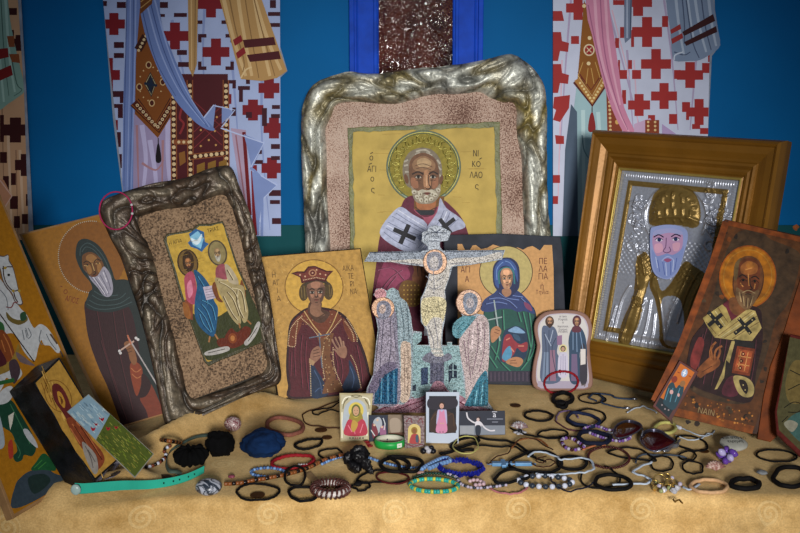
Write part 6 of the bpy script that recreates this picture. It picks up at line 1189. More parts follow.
beads('bead_strand', 'long strand of brown and black wooden beads from the marbled stone', 'necklace', [(226, 484), (240, 483), (256, 480), (274, 477), (292, 473), (308, 468), (322, 461), (334, 457), (343, 455)], .0030, [WOD, WOD, DKW], closed=False, kind='c', l=.0054, group='bead strands', lift=.002)
beads('bead_strand', 'small blue bead bracelet loop beside the marbled stone', CAT, ('e', 268, 472.5, 17, 4.4, 1), .0026, [BLU, LBL], group=G1)
beads('bead_strand', 'blue beads running behind the thick hair tie at centre', 'necklace', [(322, 464), (334, 459), (350, 456), (366, 457), (378, 461), (390, 464.5), (402, 467), (416, 468), (426, 466)], .0024, [LBL, BLU, LBL], closed=False, group='bead strands')
beads('bead_strand', 'light blue glass bead tassel left of the dark blue stone bracelet', 'necklace', [(422, 469), (430, 464), (438, 460), (446, 458), (450, 461), (440, 464), (430, 468)], .0034, [LBL], closed=False, kind='c', l=.006, group='bead strands', lift=.003)
beads('bead_bracelet', 'purple pearl bracelet partly under the sunglasses', CAT, [(584, 430), (592, 426), (600, 427), (608, 430), (618, 431), (628, 434), (630, 438), (622, 441), (612, 440), (604, 438)], .0028, [PUR, PUR, PEB], group=G1, lift=.003)
beads('bead_bracelet', 'shiny purple and silver bead string left of the navy black hair tie', CAT, [(562, 440), (565, 447), (574, 450), (584, 447), (578, 442), (570, 438)], .0030, [PUR, PEB, MAR_], group=G1, lift=.003)
beads('bead_bracelet', 'maroon small bead ring in front of the sunglasses', CAT, ('e', 608.7, 457.7, 20.5, 10.5, 3), .0022, [MAR_], group=G1, joined=True, lift=.002)
beads('bead_strand', 'brown and white bead end left of the black velvet scrunchie', 'necklace', [(170, 446), (164, 450), (166, 456), (160, 462), (152, 466), (146, 467)], .0028, [m_b('copper', '6c3420'), WHB, DKW], closed=False, group='bead strands')
beads('bead_strand', 'short string of brown tube beads beside the black velvet scrunchie', 'necklace', [(162, 440), (170, 441), (180, 442.5)], .0034, [WOD, DKW], closed=False, kind='c', l=.008, group='bead strands')
beads('bead_strand', 'silver and dark chain of tiny beads at the front centre', 'necklace', [(448, 474), (456, 477), (460, 483), (468, 487), (480, 488), (492, 487), (506, 485)], .0024, [PEB, PEB, DKB], closed=False, group='bead strands', lift=.001)
beads('bead_strand', 'dark green bead string behind the turquoise bracelet', 'necklace', [(414, 478), (424, 474), (436, 473.5), (448, 475), (458, 479)], .0022, [GRN, DKB, TUR], closed=False, group='bead strands', joined=True)
beads('bead_strand', 'pearl cluster behind the silver chain at the front', 'necklace', [(470, 481), (476, 480), (482, 482), (484, 484), (476, 485)], .0030, [m_b('pinkish_pearl', 'b89ca4')], closed=False, group='bead strands', lift=.003)
beads('bead_strand', 'brown tiny bead chain arching in the middle', 'necklace', [(512, 448), (518, 441), (528, 438.5), (540, 440), (548, 446)], .0014, [WOD], closed=False, group='bead strands', joined=True, lift=.005)
# coiled spiral hair tie
n = 330; cen = [TC(x, y, .008) for x, y in ellp(330.5, 488.5, 15.5, 6, 0, n)]
hx = []
for i in range(n):
    a = 2 * math.pi * i / n; tg = (cen[(i + 1) % n] - cen[i - 1]).normalized(); sd = tg.cross(Vector((0, 0, 1))).normalized(); ph = 2 * math.pi * 23 * i / n
    hx.append(cen[i] + (sd * math.cos(ph) + Vector((0, 0, 1)) * math.sin(ph)) * .0062)
c = sum(hx, Vector()) / n; c.z = TZ; root = empty('spiral_hair_tie', c, 'brown coiled spiral hair tie with light sheen at the front left', 'hair tie', G1)
V, F = tube_data(hx, .0017, 6, True); mesh('coil', to_local(V, c), F, mat('glossy_brown_plastic', '4c2c28', .25, noise=60), root, True)
V, F = tube_data(cen, .0046, 6, True); mesh('inner_coil_shine', to_local(V, c), F, mat('pale_coil_shine', 'c4bcb8', .3), root, True)  # pale inner tube stands in for the shine on the coil
# green wristband
cen = T(389.7, 446); ew = (T(404.5, 446) - T(375, 446)).length / 2; n = 40; root = empty('wristband', cen, 'green rubber wristband with white inside standing before the red magnet', 'wristband')
for nm, r0, r1, m in (('outer_band', ew, ew - .0012, mat('green_silicone', '1c9440', .4, noise=60, amount=.15)), ('inner_band', ew - .0012, ew - .0022, mat('white_silicone', 'b8b8a8', .5))):
    V = []; F = []
    for i in range(n):
        a = 2 * math.pi * i / n; bulge = .0015
        for r_, z in ((r0, .0005), (r0 + bulge * (nm == 'outer_band'), .0065), (r0, .0125), (r1, .0125), (r1, .0005)): V.append((r_ * math.cos(a), r_ * .82 * math.sin(a), z))
    for i in range(n):
        j = (i + 1) % n
        for k in range(5): F.append((i * 5 + k, j * 5 + k, j * 5 + (k + 1) % 5, i * 5 + (k + 1) % 5))
    mesh(nm, V, F, m, root, True)
V = []
for a in (-62, -40):
    for z in (.003, .010): a_ = math.radians(a); V.append((math.cos(a_) * (ew + .0018), .82 * math.sin(a_) * (ew + .0018), z))
mesh('white_print', V, [(0, 2, 3, 1)], mat('white_print', 'c8ccc4', .5), root)
# ------------------------------------------------------------ cards standing up
def card(name, label, cat, q, lean, thick, m, yaw=0, z=.0006, g='cards and photographs leaning in the middle'):
    p = Panel(((q[2][0] + q[3][0]) / 2, max(q[2][1], q[3][1])), yaw, lean, z=z + thick * math.sin(math.radians(lean))); o = empty(name, label=label, cat=cat, group=g, mat=p.M)
    slab('card', p, q, thick, m, o, bev=.0003); return p, o
m_white = mat('white_card', 'aeb8c8', .5, noise=10, amount=.03)
q = [(426, 392), (459.5, 392), (458.5, 443.5), (426, 443)]; p, o = card('photograph', 'instant photograph with white border of a child in pink dress', 'photo', q, 14, .0008, m_white)
P = Paint(p, base=.0001); P.poly('14141c', [(429, 396), (456.4, 396), (456, 433), (429, 432.6)]); P.blob('33231c', [(431, 418), (438, 410), (450, 412), (455, 420), (455, 432), (431, 432)]); P.blob('24202c', [(430, 398), (455, 398), (455, 408), (430, 409)]); P.lines('4c3420', [[(431, 420), (436, 414), (438, 424)], [(448, 416), (453, 414), (454, 426)]], .8)
P.blob('a8a4c4', [(437.5, 411), (440, 409.6), (444.6, 409.6), (446.6, 411), (447, 424), (444.6, 424), (444, 416), (440, 416), (439.6, 424), (436.4, 424)]); P.blob('c07c9c', [(439.4, 410), (441.8, 412), (444, 410), (445, 416), (447, 431.6), (436, 431.6), (439, 416)]); P.ell('2c1c18', 441.7, 405, 2.9, 3.2); P.ell('c09484', 441.7, 406, 2.1, 2.6); P.dots('2c1c18', [(440.9, 405.8), (442.6, 405.8)], .3); P.line('8c4c4c', [(441, 407.4), (442.4, 407.4)], .35, False); P.dots('c09484', [(441, 423.4), (443.4, 423.4)], .8); P.dots('1c1418', [(440, 432), (443, 432)], .6)
P.build('print', M_GLOSS, o)
q = [(339.5, 393), (373, 393.4), (369, 440.5), (340.4, 441.6)]; p, o = card('saint_card', 'gold framed little card of a veiled woman in red', 'card', q, 13, .0012, mat('gold_cream_card', 'a89c78', .5))
P = Paint(p, base=.0001); P.poly('b0a88c', [(341, 395), (371, 395.4), (367.6, 439), (341.6, 440)]); P.ring('6c6444', 356, 409, 13, 14, .9, 0, a0=180, a1=360); P.lines('e0dcc8', [[(342, 404), (345, 398), (351, 396.6)], [(362, 397), (368, 399), (370, 405)], [(342, 438), (342, 412)], [(368, 412), (367, 436)]], 1.1); P.lines('6c6448', [[(344, 402), (348, 399)], [(365, 400), (368, 404)], [(351, 395.6), (356, 397.4), (361, 395.8)]], .8)
P.blob('a4acb4', [(344, 410), (349, 402), (356, 399), (364, 403), (367, 412), (366, 432), (344, 432)]); P.ell('c8b454', 356, 410.5, 7.6, 8.4); P.ell('5c6030', 356, 410.6, 4.6, 6.4); P.ell('b89070', 356, 411, 3.1, 4.8); P.dots('3a2418', [(354.8, 410.4), (357.2, 410.4)], .4); P.line('6c3428', [(355.2, 413.4), (356.8, 413.4)], .4, False)
P.blob('8c7c30', [(351.5, 412), (354, 417), (358, 417), (360.6, 412), (363, 420), (356, 424), (349, 420)]); P.blob('a83448', [(346, 424), (350, 419), (356, 423), (362, 419), (366, 424), (366, 435), (345, 435)]); P.lines('d07888', [[(348, 425), (352, 432)], [(363, 424), (360, 433)], [(354, 426), (355, 434)]], .8); P.blob('b08c40', [(353, 420), (358, 424), (354, 432), (351, 428)])
P.dots('3a2c20', [(350, 438), (353, 438), (360, 438), (363, 438)], .8); P.dots('a83448', [(355.4, 438), (357.6, 438)], .7); P.build('print', M_GLOSS, o)
q = [(368.4, 415), (388, 415), (388, 440), (369, 442)]; p, o = card('saint_card', 'small dark card with white and rose figures beside the gold card', 'card', q, 10, .0010, mat('dark_card', '2c3038', .5))
P = Paint(p, base=.0001); P.poly('2a3040', [(369, 416), (387.4, 416), (387.4, 439.4), (369.6, 441)]); P.blob('a0a4ac', [(374, 420), (379, 417), (382, 422), (381, 430), (376, 434), (373, 427)]); P.blob('70303c', [(372, 424), (376, 426), (378, 434), (373, 438)]); P.blob('8c5c7c', [(380, 428), (385, 426), (386, 436), (381, 438)]); P.dots('c8a890', [(377.4, 420), (374.4, 425), (382, 427)], 1.2); P.lines('c0c4c8', [[(383, 418), (385, 424), (384, 430)], [(371, 430), (375, 436)]], .9); P.build('print', M_GLOSS, o)
q = [(388, 414.6), (404, 414.6), (404, 438), (388.4, 438)]; p, o = card('saint_card', 'faded beige card between the dark card and the red magnet', 'card', q, 10, .0010, mat('beige_card', '80705c', .6), z=.001)
P = Paint(p, base=.0001); P.poly('7c6c5c', [(388.6, 415.4), (403.4, 415.4), (403.4, 437), (389, 437)]); P.blob('9c8c7c', [(390, 420), (397, 418), (402, 424), (398, 434), (391, 432)]); P.poly('5c3c2c', [(388.6, 433), (403.4, 432), (403.4, 437), (389, 437)]); P.build('print', M_PRINT, o)
q = [(403.6, 415.5), (424.6, 416), (424.4, 446.5), (405, 448.5)]; p, o = card('magnet', 'dark red plaque with a small arched saint picture', 'magnet', q, 12, .0035, mat('maroon_plaque', '44141c', .35, noise=60, bump=.3))
P = Paint(p, base=.0002); P.lines('6c2c34', [[(406, 422), (410, 418), (412, 423)], [(418, 422), (421, 418), (423, 424)], [(406, 444), (414, 446), (422, 444)]], .9); P.poly('c4b070', [(407.8, 443), (408, 430)] + ellp(414.3, 429.5, 6.2, 5.6, 0, 12, 180, 360) + [(420.6, 430), (420.4, 443)]); P.ell('8a6a28', 414.3, 430.5, 3.2, 3.6); P.ell('7c5030', 414.3, 431, 1.9, 2.5); P.blob('9c3c3c', [(411, 436), (413, 434), (417, 434), (419, 437), (419, 443), (409.6, 443)]); P.blob('3c5060', [(415.6, 436), (418, 435), (418.6, 442), (416, 442)]); P.build('print', M_GLOSS, o)
q = [(459, 411), (505, 410.6), (505.4, 434.8), (459.4, 435.8)]; p, o = card('dancer_card', 'dark grey card with a white dancer and letter a', 'card', q, 14, .0008, mat('dark_card', '2c3038', .5))
P = Paint(p, base=.0001); P.poly('262a38', [(459.4, 411.4), (504.6, 411), (505, 426), (459.6, 426)]); P.poly('767c88', [(459.6, 425.4), (505, 425.4), (505, 434.4), (459.8, 435.2)]); P.poly('8c9098', [(460, 426), (474, 426), (474, 434.6), (460, 435)])
P.lines('c8c4cc', [[(466.6, 412.4), (468, 418), (473, 422), (477, 423)], [(481, 423), (485, 428), (490, 430.6), (495, 430.4)]], 1.4); P.blob('c8c4cc', [(475, 423), (477, 421), (480, 421.4), (482, 424), (480, 428), (476, 428)]); P.ell('2a2024', 478.6, 418.4, 2, 2); P.ell('c0a8a4', 478, 419.6, 1.5, 1.8); P.blob('1c2434', [(475.6, 426), (480.6, 426), (480, 434.6), (476, 434.8)])
P.text('d0d0dc', 'a', 494.5, 414.6, 8.5, 0, 1); P.line('d0d0dc', [(492, 411.8), (497, 411.8)], .6, False); P.lines('8c90a0', [[(487, 419), (503, 419)], [(492, 422), (498, 422)]], .6, smooth=False); P.build('print', M_GLOSS, o)
# poppy card on the block icon, silver ribbon
pd = Panel(None, 55, 22, origin=pk.o + pk.n * .004); pd.M.translation = pd.o; o = empty('postcard', label='narrow postcard of red poppies in green grass under pale sky', cat='card', mat=pd.M)
q = [(67, 411.6), (88.6, 394), (154, 454), (135, 478)]; slab('card', pd, q, .001, mat('postcard_edge', '8c8c84', .5), o, bev=.0003)
P = Paint(pd, base=.0001); P.poly('7d98a8', [(67.6, 411.6), (88.4, 394.8), (110, 415), (95.4, 439)]); P.poly('4c5824', [(96, 440), (110, 414), (153, 454), (134.8, 476.6)])
for k in range(70):
    t = rnd.random(); u_ = rnd.random(); ax, ay = 67 + t * 28, 411 + t * 27; bx, by = 88.4 + t * 22, 395 + t * 20; x, y = ax + (bx - ax) * u_, ay + (by - ay) * u_; P.line(rnd.choice(['9cb4c0', '66849c', 'a8b8bc', '7c98ac']), [(x, y), (x + 4, y + 4.4)], .9, False, y=-.00014) if t < .8 else None
for k in range(150):
    t = rnd.random(); u_ = rnd.random(); ax, ay = 96 + t * 36, 440 + t * 33; bx, by = 111 + t * 38, 417 + t * 34; x, y = ax + (bx - ax) * u_, ay + (by - ay) * u_; P.line(rnd.choice(['6c7c2c', '3c481c', '8c8c40', '54602c', '7a7430']), [(x, y), (x + 2.6, y + 2.8)], .7, False, y=-.00014)
for x, y, r_ in ((101.6, 418.7, 2.6), (93, 428.5, 2.4), (108, 428, 2.2), (116, 427, 1.8), (96, 424, 1.6)): P.blob('9c2430', [(x - r_, y - r_ * .6), (x, y - r_ * .1), (x + r_, y - r_ * .4), (x + r_ * .6, y + r_ * .8), (x - r_ * .4, y + r_)]); P.dots('3c1014', [(x, y + .4)], .6)
P.build('print', M_GLOSS, o)
V = []; F = []
rib = [(96, 483), (103, 472), (110, 464), (119, 461), (115, 467), (110, 474), (116, 475), (109, 480)]
cr_ = [TC(x, y, .004 + .006 * (i % 2)) for i, (x, y) in enumerate(rib)]; cr_ = [Vector(v) for v in crom([tuple(v) for v in cr_], 5, False)]; c = sum(cr_, Vector()) / len(cr_); c.z = TZ
for i, v in enumerate(cr_): V += [v - c + Vector((-.006, 0, 0)), v - c + Vector((.006, .004, .003))]
F = [(2 * i, 2 * i + 1, 2 * i + 3, 2 * i + 2) for i in range(len(cr_) - 1)]
o = mesh('ribbon', V, F, mat('silver_satin', '74707c', .3, .2, noise=60, amount=.3), None, True); o.location = c; m_ = o.modifiers.new('s', 'SOLIDIFY'); m_.thickness = .0008; tag(o, 'crumpled silver grey satin ribbon under the poppy postcard', 'ribbon')
# teal strap
ST = [(74, 494, 8.5), (84, 493.6, 9), (106, 491.6, 9), (126, 490, 9), (150, 489, 8.4), (170, 486, 8), (188, 480.6, 7.4), (204, 473, 6)]
pts = crom([(a, b) for a, b, c_ in ST], 6, False); V = []; F = []; cc = TC(135, 488)
cc.z = TZ
for i, (x, y) in enumerate(pts):
    a = TC(x, y, .0008); tw = .5 + .2 * math.sin(i * .22)
    h_ = .0145 * (1 - .28 * i / len(pts)); up = Vector((0, math.sin(tw) * h_, math.cos(tw) * h_)); nn = Vector((0, math.cos(tw), -math.sin(tw))) * .0011
    for v in (a - nn, a + up - nn, a + up + nn, a + nn): V.append(v - cc)
for i in range(len(pts) - 1):
    for k in range(4): F.append((i * 4 + k, i * 4 + (k + 1) % 4, i * 4 + 4 + (k + 1) % 4, i * 4 + 4 + k))
F += [(0, 1, 2, 3), tuple(len(V) - 4 + k for k in (3, 2, 1, 0))]
zmin = min(v.z for v in V)
if zmin < 0: V = [v + Vector((0, 0, -zmin)) for v in V]
o = empty('strap', cc, 'turquoise rubber strap with punched holes along the front left edge', 'strap'); mesh('band', V, F, mat('turquoise_rubber', '2ca890', .4, noise=30, amount=.08), o)
for i in (28, 31, 33, 36, 38): a, b = V[i * 4], V[i * 4 + 1]; h = mesh('hole', *cyl_data(.0014, .0006, 10), mat('dark_hole', '0c2c28', .8), o); h.location = (a + b) / 2 + Vector((0, -.0004, 0)); h.rotation_euler = (math.pi / 2 - .5, 0, 0)
e_ = blob3('clasp', Vector((0, 0, 0)), .007, .0035, .0075, mat('clear_plastic', '9cb4b0', .25), o, amp=.08, nu=16, nv=10, floor=False); e_.location = V[0] + Vector((.003, 0, -.001))
# velvet scrunchies
VEL = mat('black_velvet', '050506', .95, noise=60, amount=.4, bump=.6, bscale=120)
def scrunchie(name, label, px, py, Rx, Ry, r, m, seed, rot=0):
    c = T(px, py); V = []; F = []; n, k = 72, 20
    for i in range(n):
        a = 2 * math.pi * i / n; g = 1 + .16 * math.sin(a * 13 + seed) + .12 * mn.noise(Vector((math.cos(a) * 2, math.sin(a) * 2, seed)))
        for j in range(k):
            b = 2 * math.pi * j / k; rr = r * g * (1 + .12 * math.sin(b * 3 + a * 5)); x, y = (Rx + rr * math.cos(b)) * math.cos(a), (Ry + rr * math.cos(b)) * math.sin(a); z = max(.0004, r * .95 + rr * .9 * math.sin(b))
            ro_ = math.radians(rot); V.append((x * math.cos(ro_) - y * math.sin(ro_), x * math.sin(ro_) + y * math.cos(ro_), z))
    for i in range(n):
        for j in range(k): F.append((i * k + j, ((i + 1) % n) * k + j, ((i + 1) % n) * k + (j + 1) % k, i * k + (j + 1) % k))
    o = mesh(name, V, F, m, None, True); o.location = c; return tag(o, label, 'scrunchie', 'velvet hair scrunchies')
scrunchie('scrunchie', 'round black velvet scrunchie, leftmost of the velvet ones', 191, 463, .0130, .014, .0125, VEL, 1)
blob3('scrunchie', T(220, 455), .021, .022, .0195, VEL, rot=20, amp=.25, fold=.03, seed=4); tag(bpy.data.objects['scrunchie.001'], 'bunched black velvet scrunchie between the round black and the navy one', 'scrunchie', 'velvet hair scrunchies')
blob3('ear', T(214, 445, .014), .010, .009, .010, VEL, bpy.data.objects['scrunchie.001'], amp=.2, seed=5, nu=20, nv=14).location = (-.010, .006, .018)
NVV = mat('navy_velvet', '0b2346', .9, noise=30, amount=.5, bump=.5, bscale=80)
blob3('pouch', T(262, 455), .034, .030, .0215, NVV, rot=-6, amp=.14, fold=.022, seed=8, pinch=.35, nu=90, nv=40); tag(bpy.data.objects['pouch'], 'navy blue velvet scrunchie with radiating creases', 'scrunchie', 'velvet hair scrunchies'); bpy.data.objects['pouch'].name = 'velvet_scrunchie'
V = []; pth = [TC(x, y, .003) for x, y in crom([(208, 436), (196, 438), (184, 443), (174, 449), (168, 456), (166, 465), (169, 472), (176, 473), (181, 476)], 6, False)]; c = pth[0].copy(); c.z = TZ
for i, v in enumerate(pth): V += [v - c + Vector((0, -.003, .0)), v - c + Vector((.001, .004, .0035))]
o = mesh('ribbon', V, [(2 * i, 2 * i + 1, 2 * i + 3, 2 * i + 2) for i in range(len(pth) - 1)], mat('sheer_grey_green_ribbon', '4c5c54', .5), None, True); o.location = c; o.modifiers.new('s', 'SOLIDIFY').thickness = .0006; tag(o, 'sheer grey green ribbon curling around the black scrunchie', 'ribbon')
# stones, coins, shells
def stone_mat(name, a, b, sc_=60, dist=3):
    m, t, p = nt(name); N = t.nodes.new; L = t.links.new; tc = N('ShaderNodeTexCoord'); w_ = N('ShaderNodeTexNoise'); w_.inputs['Scale'].default_value = sc_; w_.inputs['Distortion'].default_value = dist; w_.inputs['Detail'].default_value = 3; L(tc.outputs['Object'], w_.inputs['Vector'])
    r_ = N('ShaderNodeValToRGB'); r_.color_ramp.elements[0].position = .46; r_.color_ramp.elements[0].color = lin(a) + (1,); r_.color_ramp.elements[1].position = .56; r_.color_ramp.elements[1].color = lin(b) + (1,); L(w_.outputs['Fac'], r_.inputs['Fac']); L(r_.outputs['Color'], p.inputs['Base Color']); p.inputs['Roughness'].default_value = .35; return m
tag(blob3('stone', T(233, 430.5), .0140, .0125, .0125, stone_mat('pink_white_speckled', '70343c', 'b8aaa8', 220, 2), amp=.03, seed=11), 'round stone mottled pink and white behind the velvet scrunchies', 'stone', 'stones and shells on the cloth')
tag(blob3('stone', T(209, 494), .0185, .016, .0115, stone_mat('grey_marble', '28303c', 'a8acb8', 45, 4), amp=.04, seed=12), 'marbled blue grey white oval stone at the front left', 'stone', 'stones and shells on the cloth')
def flat(name, label, cat, px, py, rx, ry, rz, m, rot=0, seed=1, amp=.05): return tag(blob3(name, T(px, py), rx, ry, rz, m, rot=rot, amp=amp, seed=seed, nu=28, nv=14), label, cat, 'stones and shells on the cloth')
cop = mat('dull_copper', '4c3018', .5, .4, noise=200, amount=.3)
def coin(label, px, py, r_): o = mesh('coin', *cyl_data(r_, .0016, 24, .05), cop, None); o.location = T(px, py, .0009); return tag(o, label, 'coin', 'copper coins')
coin('copper coin inside the black knotted cord bracelet', 257.5, 495, .0105); coin('brown coin left of the gold saint card', 321, 430, .0105); coin('brown coin alone on the cloth behind the oval hair tie', 515.5, 405.4, .0095)
coin('brown coin partly under the thin cord beside the gold card', 327, 437.4, .0085); coin('small copper coin under the black ring right of the sunglasses', 704, 451, .0080)
flat('pendant', 'flat dark oval pendant behind the turquoise strap', 'pendant', 161, 479, .017, .013, .002, mat('dark_brown_enamel', '22140e', .4), seed=2)
flat('pendant', 'small rose glass drop right of the marbled stone', 'pendant', 231.5, 478, .0052, .0038, .0026, mat('rose_glass', '7c3c4c', .2), seed=3)
flat('pebble', 'flat grey painted pebble with dark writing near the worn icon', 'stone', 732.7, 450, .0215, .018, .006, mat('grey_green_pebble', '94948c', .6, noise=40), seed=4)
o = bpy.data.objects['pebble']; o.rotation_euler = (.36, 0, 0); o.location.z += .0065
for k, s_ in enumerate(('και στη γη', 'ειρηνη')):
    Vt, Ft = text_mesh(s_); mesh('writing', [(v[0] * .0078 + .001, v[1] * .0085 + .006 - k * .009, .0124) for v in Vt], Ft, mat('dark_ink', '1c2020', .6), o)
flat('glass_stone', 'rose pebble in front of the thick hair tie at centre', 'stone', 421, 474.5, .0060, .0045, .003, mat('pale_rose_stone', 'b08c84', .3), seed=5)
flat('pebble', 'small grey heart shaped pebble left of the big hair tie', 'stone', 762, 474, .0078, .0075, .003, mat('grey_pebble', '787c80', .5, noise=80), seed=6, amp=.18)
# flower of purple glass, pink scallop, white cowrie flower
root = empty('brooch', T(725.7, 462), 'purple and white crystal flower brooch in front of the grey pebble', 'brooch')
for k in range(9):
    a = k * .7; d_ = .008 if k else 0; b_ = blob3('petal', Vector((0, 0, 0)), .0062, .0042, .0036, (mat('violet_glass', '5c3c94', .15), mat('lavender_glass', 'a8a0cc', .15))[k % 2], root, rot=math.degrees(a), amp=.25, seed=20 + k, nu=12, nv=8, floor=False); b_.location = (d_ * math.cos(a), d_ * math.sin(a), .004 * (k % 3)); b_.rotation_euler = (0, .4, 0)
root.scale = (1.2, 1.15, 1.5)
def scallop(label, px, py, R_, m, rot=0, tilt=.45):
    V = [(0, 0, 0)]; n, k = 44, 8; F = []
    for j in range(1, k + 1):
        for i in range(n + 1):
            a = math.radians(200 + 140 * i / n); rr = R_ * j / k * (1 + .03 * math.cos(i / n * 2 * math.pi * 9)); V.append((rr * math.cos(a), rr * math.sin(a) * .95, .35 * R_ * math.sin(math.pi * min(.98, j / k) * .9) * (1 - .6 * abs(i / n - .5)) + .0007 * math.cos(i / n * 2 * math.pi * 9) * j / k))
    for i in range(n): F.append((0, 1 + i, 2 + i))
    for j in range(k - 1):
        for i in range(n): a = 1 + j * (n + 1) + i; F.append((a, a + n + 1, a + n + 2, a + 1))
    o = mesh('seashell', V, F, m, None, True); o.location = T(px, py, .002); o.rotation_euler = (-.9, 0, math.pi + rot); o.modifiers.new('s', 'SOLIDIFY').thickness = .001; return tag(o, label, 'shell', 'stones and shells on the cloth')
scallop('pinkish ribbed scallop shell left of the purple brooch', 716, 471, .0165, stone_mat('scallop_pink', '90645c', 'b89c90', 90, 1), .1)
scallop('white and pink fan shell beside the dancer card', 519, 430, .0160, stone_mat('fan_white', '80686c', 'b8b4b8', 90, 1), -.3)
root = empty('flower_charm', T(520, 434), 'white enamel flower charm with dark centre below the fan shell', 'charm')
for k in range(6): a = k * 1.047; b_ = blob3('petal', Vector((0, 0, 0)), .0052, .0036, .002, mat('white_enamel', 'a8a8b0', .3), root, rot=math.degrees(a), amp=.05, seed=k, nu=12, nv=8); b_.location = (.0062 * math.cos(a), .0062 * math.sin(a), .001)
blob3('centre', Vector((0, 0, 0)), .004, .004, .004, mat('dark_enamel', '14141c', .3), root, nu=12, nv=8).location = (0, 0, .001)
root = empty('figurine', T(428, 453.5), 'tiny black and white figurine in front of the instant photograph', 'figurine')
for k, (x, y, z, r_, m) in enumerate(((-.007, 0, 0, .0055, 0), (.001, .001, 0, .006, 1), (.008, 0, 0, .005, 0), (-.002, 0, .006, .004, 1), (.005, .001, .006, .0042, 0))): b_ = blob3('lump', Vector((0, 0, 0)), r_, r_, r_ * .85, (mat('dark_enamel', '14141c', .3), mat('white_enamel', 'a8a8b0', .3))[m], root, amp=.25, seed=k, nu=12, nv=8, floor=False); b_.location = (x, y, z)
root = empty('hair_clip', T(369, 446.5), 'small red and black hair clip under the gold card', 'hair clip')
for k in range(3): V, F = tube_data([Vector((-.007 + .002 * k, .004 * math.sin(a) + .001 * k, .004 + .004 * math.cos(a))) + Vector((.006 * a / 3, 0, 0)) for a in [i * .6 for i in range(8)]], .0014, 6); mesh('prong', V, F, mat('red_plastic', '7c1c20', .3), root, True)
# black leather bow
root = empty('leather_bow', T(356, 470), 'large bow of shiny black leather strips left of the green wristband', 'bow')
for k, (ax, ay, az, rx, ry, rz, ro) in enumerate(((-.008, .002, .004, .011, .007, .008, 70), (.002, .006, .008, .012, .008, .009, 20), (.010, .000, .003, .012, .006, .007, -40), (-.004, -.006, .0, .011, .009, .006, 100), (.004, -.004, .010, .009, .006, .006, -10), (.016, -.006, .0, .008, .004, .004, -50))):
    b_ = blob3('loop', Vector((0, 0, 0)), rx, ry, rz, LEA, root, rot=ro, amp=.3, fold=.12, seed=30 + k, nu=30, nv=16, floor=False); b_.location = (ax, ay, az); b_.rotation_euler = (.3 * (k % 3 - 1), .4 * (k % 2), 0)
root.scale = (1.15, 1.15, 1.45)
# light blue cross
root = empty('cross_pendant', T(503, 466, 0), 'light blue rectangular bead cross pendant in the middle front', 'pendant')
def lbox(name, x0, x1, y0, y1, z0, z1, m, par): return box(name, x0, x1, y0, y1, z0, z1, m, par, .0008)
lb = mat('light_blue_enamel', '5c8cb8', .3, noise=60, amount=.15)
lbox('bar', -.017, .014, -.005, .005, .001, .006, lb, root); lbox('bar', -.003, .004, -.013, .012, .001, .0065, lb, root); lbox('bar', .018, .044, -.004, .004, .001, .006, lb, root)
V, F = tube_data([Vector((-.024, 0, .003)), Vector((.05, 0, .003))], .0012, 6); mesh('cord', V, F, LBL, root, True)
# sunglasses
root = empty('sunglasses', T(640, 438), 'maroon lensed sunglasses with thin silver rims lying folded', 'sunglasses'); lens = mat('maroon_lens', '3a0c14', .08, noise=8, amount=.2); ct = root.location
for pts in ([(613, 434), (616, 425.5), (626, 420.5), (637, 422), (642, 426.5), (636, 432.5), (625, 437), (617, 438)], [(640.5, 438), (647, 430), (659, 430), (668, 435.5), (675, 441.5), (665, 448), (653, 451), (644, 446)]):
    sp_ = crom(pts, 5); top = [T(x, y, .0085) - ct for x, y in sp_]; nn_ = len(top); cen = sum(top, Vector()) / nn_; V = [v for v in top] + [v - Vector((0, 0, .0012)) for v in top] + [cen + Vector((0, 0, .0025))] + [cen + (v - cen) * .6 + Vector((0, 0, .0018)) for v in top]
    F = [tuple(range(nn_, 2 * nn_))]
    for i in range(nn_): j = (i + 1) % nn_; F += [(i, j, nn_ + j, nn_ + i), (i, 2 * nn_ + 1 + i, 2 * nn_ + 1 + j, j), (2 * nn_, 2 * nn_ + 1 + j, 2 * nn_ + 1 + i)]
    mesh('lens', V, F, lens, root, True); Vv, F = tube_data(top, .0011, 6, True); mesh('rim', Vv, F, mat('gunmetal', '5c5c70', .3, .6), root, True)
V, F = tube_data([T(642, 427, .009) - ct, T(643, 431, .011) - ct, T(641.5, 436, .009) - ct], .0012, 6); mesh('bridge', V, F, SIL, root, True)
for l in ([(675, 441, .009), (672, 447, .006), (664, 450, .003), (654, 452, .002)], [(613, 433, .009), (606, 433, .005), (598, 432, .003)]): V, F = tube_data([T(*p) - ct for p in l], .0012, 6); mesh('temple_arm', V, F, SIL, root, True)
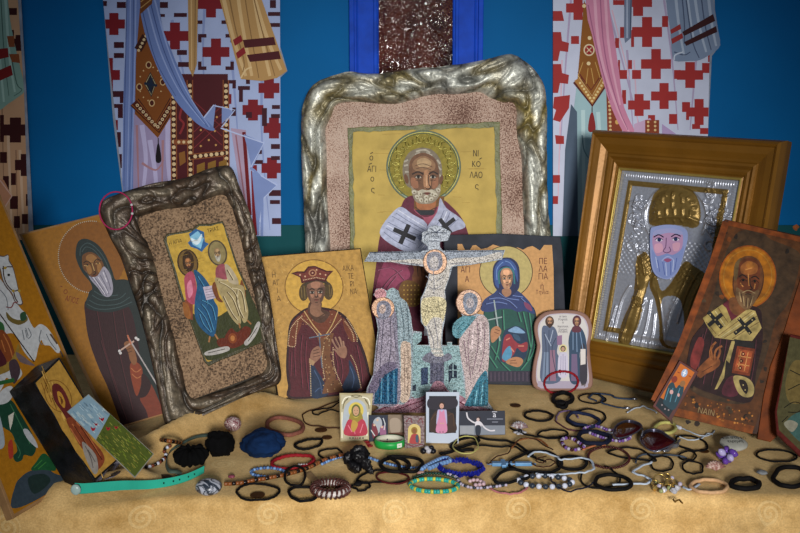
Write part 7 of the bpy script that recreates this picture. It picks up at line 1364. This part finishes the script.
# gold charms, silver charm, clear tag, dried leaf
root = empty('charm_cluster', T(665, 484), 'cluster of gold and pearl charms with small rings at the front', 'jewellery'); ct = root.location
for k, (x, y, r_) in enumerate(((660, 481, .0085), (671, 484, .0055), (655, 485, .005), (667, 478, .0045))):
    cc_ = T(x, y, .004) - ct; V, F = tube_data([cc_ + Vector((r_ * math.cos(a), r_ * .7 * math.sin(a), r_ * .6 * math.sin(a) + .003)) for a in [i * .4 for i in range(16)]], .0009, 6, True); mesh('ring', V, F, GLD, root, True)
for k, (x, y) in enumerate(((655, 488), (659, 486), (664, 489), (669, 488), (674, 485), (672, 478), (677, 488), (661, 491), (667, 484), (680, 484), (674, 491), (657, 482))):
    m = (GLD, PEB, mat('white_enamel', 'a8a8b0', .3), m_b('olive_crystal', '8c9060'))[k % 4]; V, F = (chip_data(.0042, k), sphere_data(.0034))[k % 2]; o_ = mesh('charm', V, F, m, root, k % 2 == 1); o_.location = T(x, y, .004) - ct
L_('charm', 'silver leaping charm at the corner of the sunglasses', [(680, 440), (676, 445), (670, 447.5), (664, 452)], .0030, SIL, closed=False, cat='charm', rfun=lambda t: .4 + math.sin(math.pi * t), lift=.002)
L_('dried_stem', 'tiny dried brown leaf at the front edge below the gold charms', [(672, 500), (676, 502), (680, 500.5), (683, 503)], .0012, mat('dry_leaf', '6c4c1c', .7), closed=False, cat='leaf')
pth = [T(x, y, .001) for x, y in ((304, 474), (311, 472), (322, 483), (314, 485))]; c = sum(pth, Vector()) / 4; c.z = TZ
o = mesh('plastic_tag', [v - c for v in pth] + [v - c + Vector((0, 0, .0008)) for v in pth], [(0, 1, 2, 3), (7, 6, 5, 4), (0, 4, 5, 1), (1, 5, 6, 2), (2, 6, 7, 3), (3, 7, 4, 0)], mat('clear_film', '947c5c', .15), None); o.location = c; tag(o, 'small clear plastic tag between black hair ties at the front left', 'tag')
beads('bead', 'white bead on the string of the pale yellow bracelet', 'bead', [(677, 427), (680, 428)], .0034, [WHB], closed=False, joined=False)
